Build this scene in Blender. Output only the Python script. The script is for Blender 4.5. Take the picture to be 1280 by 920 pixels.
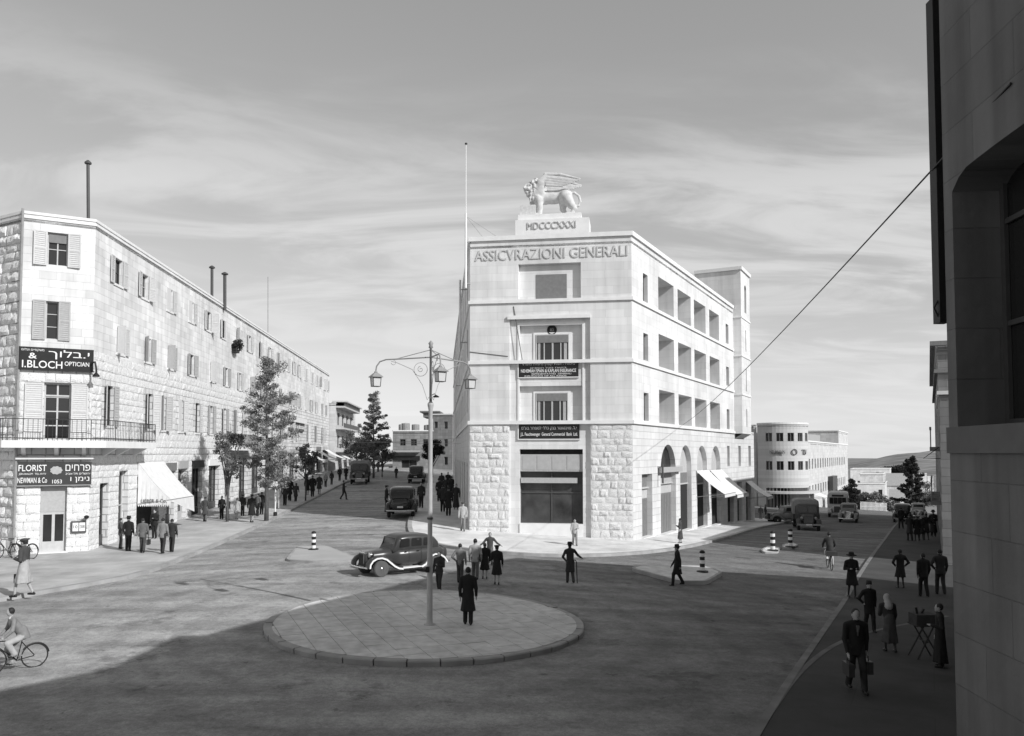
import bpy, bmesh, math, random
import numpy as np
from mathutils import Vector, Matrix

SC = bpy.context.scene
COL = SC.collection
for o in list(bpy.data.objects):
    bpy.data.objects.remove(o)

# ---------------------------------------------------------------- camera
FPX = 1000.0            # focal length in photograph pixels (1280 wide)
TT = 0.045              # upward tilt (tan)
YH = 566.0              # horizon row
YP = YH - FPX * TT      # row of the optical axis
CAMZ = 5.3
tilt = math.atan(TT)
ct, st = math.cos(tilt), math.sin(tilt)
cam = bpy.data.cameras.new('camera')
cam.sensor_width = 36.0
cam.lens = 36.0 * FPX / 1280.0
cam.shift_y = (YP - 460.0) / 1280.0
cam.clip_start = 0.1
cam.clip_end = 6000.0
camo = bpy.data.objects.new('camera', cam)
camo.location = (0, 0, CAMZ)
camo.rotation_euler = (math.radians(90) + tilt, 0, 0)
COL.objects.link(camo)
SC.camera = camo

# ---------------------------------------------------------------- light and sky
SUN_EL = math.radians(32.5)
sd = Vector((0.765, -0.645, 0)).normalized()
SUNV = Vector((sd.x * math.cos(SUN_EL), sd.y * math.cos(SUN_EL), math.sin(SUN_EL)))
w = bpy.data.worlds.new('World')
SC.world = w
w.use_nodes = True
nt = w.node_tree
nt.nodes.clear()
wo = nt.nodes.new('ShaderNodeOutputWorld')
bg = nt.nodes.new('ShaderNodeBackground')
sky = nt.nodes.new('ShaderNodeTexSky')
sky.sky_type = 'NISHITA'
sky.sun_disc = False
sky.sun_elevation = SUN_EL
sky.sun_rotation = math.atan2(sd.x, sd.y)
sky.altitude = 800
sky.dust_density = 0.7
sky.air_density = 1.0
bw = nt.nodes.new('ShaderNodeRGBToBW')          # a black-and-white plate sees only brightness
nt.links.new(sky.outputs[0], bw.inputs[0])
gam = nt.nodes.new('ShaderNodeMath'); gam.operation = 'POWER'; gam.inputs[1].default_value = 0.6   # tone response of the plate
nt.links.new(bw.outputs[0], gam.inputs[0])
# thin stretched cloud bands on a plane high above
tc = nt.nodes.new('ShaderNodeTexCoord')
sep = nt.nodes.new('ShaderNodeSeparateXYZ')
nt.links.new(tc.outputs['Generated'], sep.inputs[0])
zz = nt.nodes.new('ShaderNodeMath'); zz.operation = 'MAXIMUM'; zz.inputs[1].default_value = 0.0
nt.links.new(sep.outputs[2], zz.inputs[0])
za = nt.nodes.new('ShaderNodeMath'); za.operation = 'ADD'; za.inputs[1].default_value = 0.14
nt.links.new(zz.outputs[0], za.inputs[0])
dx = nt.nodes.new('ShaderNodeMath'); dx.operation = 'DIVIDE'
nt.links.new(sep.outputs[0], dx.inputs[0]); nt.links.new(za.outputs[0], dx.inputs[1])
dy = nt.nodes.new('ShaderNodeMath'); dy.operation = 'DIVIDE'
nt.links.new(sep.outputs[1], dy.inputs[0]); nt.links.new(za.outputs[0], dy.inputs[1])
cv = nt.nodes.new('ShaderNodeCombineXYZ')
nt.links.new(dx.outputs[0], cv.inputs[0]); nt.links.new(dy.outputs[0], cv.inputs[1])
mp = nt.nodes.new('ShaderNodeMapping')
mp.inputs['Rotation'].default_value = (0, 0, math.radians(-12))
mp.inputs['Scale'].default_value = (0.8, 1.7, 1)
mp.inputs['Location'].default_value = (1.35, 0.55, 0)
nt.links.new(cv.outputs[0], mp.inputs[0])
n1 = nt.nodes.new('ShaderNodeTexNoise')
n1.inputs['Scale'].default_value = 1.25
n1.inputs['Detail'].default_value = 12
n1.inputs['Roughness'].default_value = 0.58
n1.inputs['Distortion'].default_value = 1.0
nt.links.new(mp.outputs[0], n1.inputs['Vector'])
cr = nt.nodes.new('ShaderNodeMapRange')
cr.inputs['From Min'].default_value = 0.36
cr.inputs['From Max'].default_value = 0.66
cr.inputs['To Min'].default_value = 0.0
cr.inputs['To Max'].default_value = 0.68
cr.interpolation_type = 'SMOOTHERSTEP'
nt.links.new(n1.outputs[0], cr.inputs[0])
SKY_STRENGTH = 0.15
mixc = nt.nodes.new('ShaderNodeMix'); mixc.data_type = 'FLOAT'
lowb = nt.nodes.new('ShaderNodeMapRange')       # the cloud bank lies low, clear above
lowb.inputs['From Min'].default_value = 0.45; lowb.inputs['From Max'].default_value = 0.29
nt.links.new(sep.outputs[2], lowb.inputs[0])
cf = nt.nodes.new('ShaderNodeMath'); cf.operation = 'MULTIPLY'
nt.links.new(cr.outputs[0], cf.inputs[0]); nt.links.new(lowb.outputs[0], cf.inputs[1])
nt.links.new(cf.outputs[0], mixc.inputs['Factor'])
nt.links.new(gam.outputs[0], mixc.inputs[2])
mixc.inputs[3].default_value = 3.1
nt.links.new(mixc.outputs[0], bg.inputs['Color'])
bg.inputs['Strength'].default_value = SKY_STRENGTH
nt.links.new(bg.outputs[0], wo.inputs[0])
sun = bpy.data.lights.new('sun', 'SUN')
sun.energy = 2.35
sun.angle = math.radians(0.53)
sun.color = (1.0, 1.0, 1.0)
suno = bpy.data.objects.new('sun', sun)
suno.rotation_euler = SUNV.to_track_quat('Z', 'Y').to_euler()
suno.location = SUNV * 100
COL.objects.link(suno)
SC.view_settings.view_transform = 'Standard'
SC.view_settings.look = 'None'
SC.view_settings.gamma = 1.0
SC.view_settings.use_curve_mapping = False
SC.view_settings.exposure = 0.78
SC.render.engine = 'CYCLES'
SC.cycles.max_bounces = 6
SC.cycles.diffuse_bounces = 3
SC.cycles.use_denoising = True

# ---------------------------------------------------------------- helpers
def rng(seed): return random.Random(seed)

def ray(px, py):
    cx = (px - 640.0) / FPX; cy = (YP - py) / FPX
    return Vector((cx, ct - cy * st, st + cy * ct))

def at(px, py, d):
    """world point on the photograph ray at distance d along +Y"""
    r = ray(px, py)
    return Vector((0, 0, CAMZ)) + r * (d / r.y)

# terrain: smooth surface through surveyed spot heights
SPOTS = [(-15,12,.2),(0,8,.12),(6,12,.1),(7,17,.08),(-10,17,.2),(0,24,.12),(-24,39,.2),(-21,41,.22),(-15,35,.28),(-5,31,.38),
 (-2.6,49,.47),(2.4,48.4,.22),(7.2,47.6,-.02),(13,31,-.38),(17,33,-.45),(24,44,-.68),(21,71,-1.1),(23,80,-1.45),(-6,55,.85),(-14,55,.72),
 (-14,83,1.75),(-14,130,2.75),(-22,60,.75),(-24,80,1.45),(-28,125,2.5),(-8,90,1.9),(36,70,-1.35),(50,110,-2.75),(38,105,-2.3),(43,92,-2.0),
 (75,150,-7.5),(66,135,-4.9),(60,170,-8),(110,220,-17),(90,120,-6),(-60,40,.6),(-60,120,3),(-20,180,3.2),(30,170,-4),(60,30,-1.6),(0,-30,.5),(40,-20,.2),(-40,-10,.5),
 (14,58,-.5),(-40,250,3.5),(200,300,-25),(-200,200,3),(200,0,-8),(0,400,-6),(-100,-100,1)]
_P = np.array([(a, b) for a, b, c in SPOTS], float); _Z = np.array([c for a, b, c in SPOTS], float)
def _phi(r): return -np.sqrt(r * r + 9.0)
_n = len(_P)
_A = np.zeros((_n + 3, _n + 3))
_A[:_n, :_n] = _phi(np.linalg.norm(_P[:, None] - _P[None], axis=2)) + np.eye(_n) * -0.4
_A[:_n, _n] = 1; _A[:_n, _n + 1:] = _P; _A[_n, :_n] = 1; _A[_n + 1:, :_n] = _P.T
_c = np.linalg.solve(_A, np.concatenate([_Z, [0, 0, 0]]))
def gzs(XY):
    XY = np.asarray(XY, float).reshape(-1, 2)
    ctr = np.array([0.0, 80.0])
    dd = XY - ctr; rr = np.linalg.norm(dd, axis=1); rm = 330.0
    k = np.where(rr > rm, rm / np.maximum(rr, 1e-6), 1.0)
    q = ctr + dd * k[:, None]
    ph = _phi(np.linalg.norm(q[:, None] - _P[None], axis=2))
    return ph @ _c[:_n] + _c[_n] + q @ _c[_n + 1:]
def gz(x, y): return float(gzs([(x, y)])[0])
KERB = 0.13
def G(px, py, lift=0.0):
    r = ray(px, py); z = 0.0
    for _ in range(40):
        t = (z - CAMZ) / r.z
        zn = gz(r.x * t, r.y * t) + lift
        z = z * 0.5 + zn * 0.5
    t = (z - CAMZ) / r.z
    return Vector((r.x * t, r.y * t, z))

# ---------------------------------------------------------------- materials (a black-and-white photograph: every colour is a grey)
MATS = {}
def _g(v): return (v, v, v, 1.0)
def plain(name, v, rough=0.85, var=0.12, scale=4.0, bump=0.0, metal=0.0, detail=4.0, spec=0.3, coord='Object', var2=0.0, scale2=0.4):
    if name in MATS: return MATS[name]
    m = bpy.data.materials.new(name); m.use_nodes = True
    t = m.node_tree; b = t.nodes['Principled BSDF']
    b.inputs['Roughness'].default_value = rough
    b.inputs['Metallic'].default_value = metal
    b.inputs['Specular IOR Level'].default_value = spec
    if var > 0:
        c = t.nodes.new('ShaderNodeTexCoord')
        n = t.nodes.new('ShaderNodeTexNoise'); n.inputs['Scale'].default_value = scale; n.inputs['Detail'].default_value = detail
        t.links.new(c.outputs[coord], n.inputs['Vector'])
        r = t.nodes.new('ShaderNodeMapRange'); r.inputs['From Min'].default_value = .25; r.inputs['From Max'].default_value = .75
        r.inputs['To Min'].default_value = v * (1 - var); r.inputs['To Max'].default_value = min(1, v * (1 + var))
        t.links.new(n.outputs[0], r.inputs[0])
        out = r.outputs[0]
        if var2 > 0:
            n2 = t.nodes.new('ShaderNodeTexNoise'); n2.inputs['Scale'].default_value = scale2; n2.inputs['Detail'].default_value = 5
            t.links.new(c.outputs[coord], n2.inputs['Vector'])
            r2 = t.nodes.new('ShaderNodeMapRange'); r2.inputs['From Min'].default_value = .3; r2.inputs['From Max'].default_value = .7
            r2.inputs['To Min'].default_value = 1 - var2; r2.inputs['To Max'].default_value = 1 + var2
            t.links.new(n2.outputs[0], r2.inputs[0])
            mm = t.nodes.new('ShaderNodeMath'); mm.operation = 'MULTIPLY'
            t.links.new(out, mm.inputs[0]); t.links.new(r2.outputs[0], mm.inputs[1]); out = mm.outputs[0]
        t.links.new(out, b.inputs['Base Color'])
        if bump > 0:
            bp = t.nodes.new('ShaderNodeBump'); bp.inputs['Strength'].default_value = 1.0; bp.inputs['Distance'].default_value = bump
            t.links.new(n.outputs[0], bp.inputs['Height']); t.links.new(bp.outputs[0], b.inputs['Normal'])
    else:
        b.inputs['Base Color'].default_value = _g(v)
    MATS[name] = m
    return m

def ashlar(name, v, bw_, bh, var=0.12, mortar=0.015, mval=0.75, bump=0.012, rough_bump=0.0, stain=0.1):
    """dressed stone courses from metre UVs"""
    if name in MATS: return MATS[name]
    m = bpy.data.materials.new(name); m.use_nodes = True
    t = m.node_tree; b = t.nodes['Principled BSDF']
    b.inputs['Roughness'].default_value = .9; b.inputs['Specular IOR Level'].default_value = .2
    uv = t.nodes.new('ShaderNodeUVMap')
    br = t.nodes.new('ShaderNodeTexBrick')
    br.inputs['Scale'].default_value = 1.0
    br.inputs['Brick Width'].default_value = bw_; br.inputs['Row Height'].default_value = bh
    br.inputs['Mortar Size'].default_value = mortar; br.inputs['Mortar Smooth'].default_value = .4; br.inputs['Bias'].default_value = 0.0
    br.offset = .43; br.squash = 1.25; br.squash_frequency = 3
    br.inputs['Color1'].default_value = _g(v * (1 - var)); br.inputs['Color2'].default_value = _g(min(1, v * (1 + var)))
    br.inputs['Mortar'].default_value = _g(v * mval)
    t.links.new(uv.outputs[0], br.inputs['Vector'])
    n = t.nodes.new('ShaderNodeTexNoise'); n.inputs['Scale'].default_value = .35; n.inputs['Detail'].default_value = 6
    t.links.new(uv.outputs[0], n.inputs['Vector'])
    r = t.nodes.new('ShaderNodeMapRange'); r.inputs['From Min'].default_value = .3; r.inputs['From Max'].default_value = .7
    r.inputs['To Min'].default_value = 1 - stain; r.inputs['To Max'].default_value = 1 + stain * .6
    t.links.new(n.outputs[0], r.inputs[0])
    # rain streaks run down the stone
    mpp = t.nodes.new('ShaderNodeMapping'); mpp.inputs['Scale'].default_value = (1.7, .12, 1)
    t.links.new(uv.outputs[0], mpp.inputs[0])
    n3 = t.nodes.new('ShaderNodeTexNoise'); n3.inputs['Scale'].default_value = 1.3; n3.inputs['Detail'].default_value = 5
    t.links.new(mpp.outputs[0], n3.inputs['Vector'])
    r3 = t.nodes.new('ShaderNodeMapRange'); r3.inputs['From Min'].default_value = .3; r3.inputs['From Max'].default_value = .6
    r3.inputs['To Min'].default_value = 1 - stain * .9; r3.inputs['To Max'].default_value = 1.0
    t.links.new(n3.outputs[0], r3.inputs[0])
    m1 = t.nodes.new('ShaderNodeMix'); m1.data_type = 'RGBA'; m1.blend_type = 'MULTIPLY'; m1.inputs['Factor'].default_value = 1
    t.links.new(br.outputs['Color'], m1.inputs[6]); t.links.new(r.outputs[0], m1.inputs[7])
    m2 = t.nodes.new('ShaderNodeMix'); m2.data_type = 'RGBA'; m2.blend_type = 'MULTIPLY'; m2.inputs['Factor'].default_value = 1
    t.links.new(m1.outputs[2], m2.inputs[6]); t.links.new(r3.outputs[0], m2.inputs[7])
    t.links.new(m2.outputs[2], b.inputs['Base Color'])
    inv = t.nodes.new('ShaderNodeMath'); inv.operation = 'SUBTRACT'; inv.inputs[0].default_value = 1.0
    t.links.new(br.outputs['Fac'], inv.inputs[1])
    hgt = inv.outputs[0]
    if rough_bump > 0:
        nb = t.nodes.new('ShaderNodeTexNoise'); nb.inputs['Scale'].default_value = 5; nb.inputs['Detail'].default_value = 4
        t.links.new(uv.outputs[0], nb.inputs['Vector'])
        mu = t.nodes.new('ShaderNodeMath'); mu.operation = 'MULTIPLY_ADD'; mu.inputs[1].default_value = rough_bump
        t.links.new(nb.outputs[0], mu.inputs[0]); t.links.new(hgt, mu.inputs[2]); hgt = mu.outputs[0]
    bp = t.nodes.new('ShaderNodeBump'); bp.inputs['Strength'].default_value = 1.0; bp.inputs['Distance'].default_value = bump
    t.links.new(hgt, bp.inputs['Height']); t.links.new(bp.outputs[0], b.inputs['Normal'])
    MATS[name] = m
    return m

M_GEN = ashlar('generali_smooth_stone', .74, 1.1, .48, var=.055, mortar=.009, mval=.86, bump=.004, stain=.14)
M_GENR = ashlar('generali_course_stone', .7, .8, .44, var=.07, mortar=.012, mval=.8, bump=.012, rough_bump=.35, stain=.1)
M_LIM = ashlar('limestone_upper', .78, .75, .40, var=.1, mortar=.012, mval=.85, bump=.006, rough_bump=.25, stain=.2)
M_LIMR = ashlar('limestone_rough', .74, .62, .40, var=.12, mortar=.03, mval=.6, bump=.03, rough_bump=.8, stain=.14)
M_FAR = ashlar('far_stone', .52, .9, .45, var=.1, mortar=.02, mval=.75, bump=.01, stain=.15)
M_FARD = ashlar('far_stone_shaded', .26, .9, .45, var=.12, mortar=.02, mval=.75, bump=.01, stain=.2)  # darker copy of the far stone, shade put into its colour
M_FARW = ashlar('far_white_stone', .6, .9, .45, var=.09, mortar=.015, mval=.85, bump=.006, stain=.1)
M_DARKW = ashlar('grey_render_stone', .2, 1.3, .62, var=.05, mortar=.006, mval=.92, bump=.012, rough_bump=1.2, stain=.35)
M_ROCK = plain('rock_faced_stone', .7, var=.22, scale=13, bump=.028, coord='Object')
M_ROCKL = plain('rock_faced_limestone', .72, var=.24, scale=13, bump=.028)
M_TRIM = plain('trim_stone', .76, var=.07, scale=2)
M_STATUE = plain('statue_stone', .6, var=.16, scale=5, bump=.01)
M_GLASS = plain('window_glass', .025, rough=.08, var=0, spec=.6)
M_SHOPG = plain('shop_glass', .06, rough=.12, var=.6, scale=.9, spec=.6)  # lighter mottled tone stands in for reflections and the interior behind
M_DARK = plain('dark_interior', .03, rough=.9, var=.2)
M_FRAME = plain('painted_frame', .5, rough=.6, var=.1)
M_FRAMED = plain('dark_frame', .08, rough=.5, var=.1)
M_SHUT = plain('louvred_shutter', .42, rough=.7, var=.1, scale=9)
M_SHUTL = plain('pale_shutter', .58, rough=.7, var=.07, scale=9)
M_ROLL = plain('roller_shutter', .2, rough=.6, var=.12, scale=5)
M_SIGN = plain('sign_black', .02, rough=.35, var=.2, spec=.4)
M_WHITE = plain('white_paint', .8, rough=.6, var=.06)
M_BLACK = plain('black_iron', .02, rough=.5, var=.15)
M_STEEL = plain('grey_steel', .3, rough=.45, var=.15)
M_CANV = plain('white_canvas', .72, rough=.9, var=.09, scale=3, bump=.01)
M_CANVG = plain('grey_canvas', .24, rough=.9, var=.15, scale=4)
M_ROOF = plain('roof_felt', .3, var=.2)
M_WOOD = plain('dark_wood', .05, var=.25, scale=8)
M_KERB = plain('kerb_stone', .36, var=.25, scale=1.5, coord='Object')
M_HANDRAIL = plain('railing_iron', .035, rough=.5, var=.1)

# ---------------------------------------------------------------- mesh builder and scene graph
I4 = Matrix.Identity(4)
WM = {}
class MB:
    def __init__(s): s.v = []; s.f = []; s.uv = []; s.mi = []
    def add(s, vs, fs, uvs=None, mi=0):
        o = len(s.v); s.v += [tuple(p) for p in vs]
        for i, f in enumerate(fs):
            s.f.append(tuple(o + j for j in f)); s.uv.append(uvs[i] if uvs else None); s.mi.append(mi)
        return s
    def quad(s, a, b, c, d, uv=None, mi=0): return s.add([a, b, c, d], [(0, 1, 2, 3)], [uv] if uv else None, mi)
    def box(s, x0, x1, y0, y1, z0, z1, M=None, mi=0):
        p = [Vector((x, y, z)) for z in (z0, z1) for y in (y0, y1) for x in (x0, x1)]
        if M is not None: p = [M @ q for q in p]
        return s.add(p, [(0, 2, 3, 1), (4, 5, 7, 6), (0, 1, 5, 4), (2, 6, 7, 3), (0, 4, 6, 2), (1, 3, 7, 5)], None, mi)
    def cyl(s, a, b, r0, r1=None, n=10, caps=True, mi=0):
        a = Vector(a); b = Vector(b); r1 = r0 if r1 is None else r1
        z = (b - a).normalized(); x = z.orthogonal().normalized(); y = z.cross(x)
        vs = [a + (x * math.cos(2 * math.pi * i / n) + y * math.sin(2 * math.pi * i / n)) * r0 for i in range(n)]
        vs += [b + (x * math.cos(2 * math.pi * i / n) + y * math.sin(2 * math.pi * i / n)) * r1 for i in range(n)]
        fs = [(i, (i + 1) % n, n + (i + 1) % n, n + i) for i in range(n)]
        if caps: fs += [tuple(range(n - 1, -1, -1)), tuple(range(n, 2 * n))]
        return s.add(vs, fs, None, mi)
    def tube(s, pts, r, n=6, mi=0):
        pts = [Vector(p) for p in pts]; k = len(pts); vs = []; x = None
        for i, p in enumerate(pts):
            t = (pts[min(i + 1, k - 1)] - pts[max(i - 1, 0)]).normalized()
            if x is None: x = t.orthogonal().normalized()
            else: x = (x - t * x.dot(t)).normalized()
            y = t.cross(x); rr = r[i] if isinstance(r, (list, tuple)) else r
            vs += [p + (x * math.cos(2 * math.pi * j / n) + y * math.sin(2 * math.pi * j / n)) * rr for j in range(n)]
        fs = [(i * n + j, i * n + (j + 1) % n, (i + 1) * n + (j + 1) % n, (i + 1) * n + j) for i in range(k - 1) for j in range(n)]
        fs += [tuple(range(n - 1, -1, -1)), tuple(range((k - 1) * n, k * n))]
        return s.add(vs, fs, None, mi)
    def lathe(s, prof, n=16, c=(0, 0, 0), M=None, mi=0):
        """profile [(r, z)] turned about Z"""
        vs = []; c = Vector(c)
        for r, z in prof:
            for j in range(n):
                a = 2 * math.pi * j / n; q = Vector((r * math.cos(a), r * math.sin(a), z)) + c
                vs.append(M @ q if M is not None else q)
        k = len(prof)
        fs = [(i * n + j, i * n + (j + 1) % n, (i + 1) * n + (j + 1) % n, (i + 1) * n + j) for i in range(k - 1) for j in range(n)]
        fs += [tuple(range(n - 1, -1, -1)), tuple(range((k - 1) * n, k * n))]
        return s.add(vs, fs, None, mi)
    def prism(s, poly, z0, z1, M=None, mi=0):
        """polygon in XY (counter-clockwise) raised from z0 to z1"""
        n = len(poly); vs = [Vector((x, y, z0)) for x, y in poly] + [Vector((x, y, z1)) for x, y in poly]
        if M is not None: vs = [M @ q for q in vs]
        fs = [tuple(range(n - 1, -1, -1)), tuple(range(n, 2 * n))] + [(i, (i + 1) % n, n + (i + 1) % n, n + i) for i in range(n)]
        return s.add(vs, fs, None, mi)
    def mesh(s, name, mats, smooth=False):
        me = bpy.data.meshes.new(name)
        me.from_pydata(s.v, [], s.f)
        if any(u is not None for u in s.uv):
            l = me.uv_layers.new(name='UVMap'); k = 0
            for f, u in zip(s.f, s.uv):
                for j in range(len(f)):
                    l.data[k].uv = u[j] if u else (0, 0)
                    k += 1
        for m in (mats if isinstance(mats, (list, tuple)) else [mats]): me.materials.append(m)
        if isinstance(mats, (list, tuple)) and len(mats) > 1: me.polygons.foreach_set('material_index', s.mi)
        if smooth: me.polygons.foreach_set('use_smooth', [True] * len(me.polygons))
        me.update()
        return me
    def build(s, name, mats, parent=None, M=None, smooth=False): return put(name, s.mesh(name, mats, smooth), parent, M)

def put(name, me, parent=None, M=None):
    o = bpy.data.objects.new(name, me); COL.objects.link(o)
    M = M if M is not None else I4
    if parent is not None:
        o.parent = parent; o.matrix_parent_inverse = WM[parent.name].inverted()
    o.matrix_basis = M; WM[o.name] = M.copy()
    return o
def tag(o, label=None, cat=None, group=None, kind=None):
    if label: o['label'] = label
    if cat: o['category'] = cat
    if group: o['group'] = group
    if kind: o['kind'] = kind
    return o
def empty(name, loc, rz=0.0, label=None, cat=None, group=None):
    o = put(name, None, None, Matrix.Translation(loc) @ Matrix.Rotation(rz, 4, 'Z'))
    o.empty_display_size = .3
    return tag(o, label, cat, group)

class Fr:
    """vertical plane of a facade; u runs to the right as seen from the street, v is height, w is outward"""
    def __init__(s, a, b):
        s.o = Vector((a[0], a[1])); s.e = Vector((b[0], b[1])); dd = s.e - s.o
        s.L = dd.length; s.d = dd.normalized(); s.n = Vector((s.d.y, -s.d.x))
    def pt(s, u, v, w=0.0):
        q = s.o + s.d * u + s.n * w
        return Vector((q.x, q.y, v))
    def uv(s, px, py):
        r = ray(px, py); a = Vector((r.x, r.y))
        det = a.x * (-s.d.y) - a.y * (-s.d.x)
        t = (s.o.x * (-s.d.y) - s.o.y * (-s.d.x)) / det
        p = a * t
        return (p - s.o).dot(s.d), CAMZ + r.z * t
    def u(s, px, py=YH): return s.uv(px, py)[0]
    def M(s, u, v, w=0.0):
        p = s.pt(u, v, w)
        return Matrix(((s.d.x, -s.n.x, 0, p.x), (s.d.y, -s.n.y, 0, p.y), (0, 0, 1, p.z), (0, 0, 0, 1)))
    def box(s, mb, u0, u1, v0, v1, w0, w1, mi=0):
        return mb.box(u0, u1, -w1, -w0, v0, v1, s.M(0, 0, 0), mi)

def wall(mb, fr, u0, u1, v0, v1, holes=(), w=0.0):
    """wall face with openings (ua, ub, va, vb, depth, back?) and their reveals"""
    us = sorted({u0, u1} | {q for h in holes for q in h[:2] if u0 < q < u1}); vs = sorted({v0, v1} | {q for h in holes for q in h[2:4] if v0 < q < v1})
    for i in range(len(us) - 1):
        for j in range(len(vs) - 1):
            a, b, c, d = us[i], us[i + 1], vs[j], vs[j + 1]; mu, mv = (a + b) / 2, (c + d) / 2
            if any(h[0] < mu < h[1] and h[2] < mv < h[3] for h in holes): continue
            mb.quad(fr.pt(a, c, w), fr.pt(b, c, w), fr.pt(b, d, w), fr.pt(a, d, w), [(a, c), (b, c), (b, d), (a, d)])
    for h in holes:
        a, b, c, d, dp = h[:5]; e = w - dp
        mb.quad(fr.pt(a, c, w), fr.pt(a, d, w), fr.pt(a, d, e), fr.pt(a, c, e), [(a, c), (a, d), (a + dp, d), (a + dp, c)])
        mb.quad(fr.pt(b, d, w), fr.pt(b, c, w), fr.pt(b, c, e), fr.pt(b, d, e), [(b, d), (b, c), (b - dp, c), (b - dp, d)])
        mb.quad(fr.pt(a, d, w), fr.pt(b, d, w), fr.pt(b, d, e), fr.pt(a, d, e), [(a, d), (b, d), (b, d - dp), (a, d - dp)])
        mb.quad(fr.pt(b, c, w), fr.pt(a, c, w), fr.pt(a, c, e), fr.pt(b, c, e), [(b, c), (a, c), (a, c - dp), (b, c - dp)])
        if len(h) > 5 and h[5]:
            mb.quad(fr.pt(a, c, e), fr.pt(b, c, e), fr.pt(b, d, e), fr.pt(a, d, e), [(a, c), (b, c), (b, d), (a, d)])
    return mb

def band(mb, pts, out, z0, z1):
    """string course along a facade polyline (outward = right-hand normal of travel), mitred"""
    P = [Vector(p) for p in pts]; n = len(P); outer = []; nr = []
    for i in range(n - 1):
        d = (P[i + 1] - P[i]).normalized(); nr.append(Vector((d.y, -d.x)))
    for i in range(n):
        a = nr[max(i - 1, 0)]; b = nr[min(i, n - 2)]; m = (a + b).normalized(); outer.append(P[i] + m * (out / max(.2, m.dot(b))))
    for i in range(n - 1):
        a, b, c, d = P[i], P[i + 1], outer[i + 1], outer[i]
        def q(p, z): return (p.x, p.y, z)
        mb.quad(q(d, z0), q(c, z0), q(c, z1), q(d, z1), [(0, 0), ((b - a).length, 0), ((b - a).length, z1 - z0), (0, z1 - z0)])
        mb.quad(q(d, z1), q(c, z1), q(b, z1), q(a, z1)); mb.quad(q(a, z0), q(b, z0), q(c, z0), q(d, z0))
    for i in (0, n - 1):
        mb.quad((P[i].x, P[i].y, z0), (outer[i].x, outer[i].y, z0), (outer[i].x, outer[i].y, z1), (P[i].x, P[i].y, z1))
    return mb

# lettering -> mesh parts
def letters(text, parent, M, height, mat, depth=0.01, width=None, name='lettering', align='CENTER', bold=0.0):
    cu = bpy.data.curves.new('lettering', 'FONT')
    cu.body = text; cu.align_x = align; cu.align_y = 'CENTER'; cu.size = 1.0; cu.extrude = 0.5; cu.offset = bold
    cu.resolution_u = 3
    ob = bpy.data.objects.new('lettering_tmp', cu); COL.objects.link(ob)
    dg = bpy.context.evaluated_depsgraph_get()
    me = bpy.data.meshes.new_from_object(ob.evaluated_get(dg))
    bpy.data.objects.remove(ob); bpy.data.curves.remove(cu)
    n = len(me.vertices)
    if n == 0: return None
    co = np.empty(n * 3); me.vertices.foreach_get('co', co); co = co.reshape(-1, 3)
    lo = co.min(0); hi = co.max(0); ctr = (lo + hi) / 2
    s = height / (hi[1] - lo[1]); sx = s if width is None else width / (hi[0] - lo[0])
    out = np.empty_like(co)
    out[:, 0] = (co[:, 0] - ctr[0]) * sx; out[:, 2] = (co[:, 1] - ctr[1]) * s; out[:, 1] = -co[:, 2] * depth   # faces -Y
    me.vertices.foreach_set('co', out.reshape(-1)); me.materials.clear(); me.materials.append(mat); me.update()
    return put(name, me, parent, M)
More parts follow.
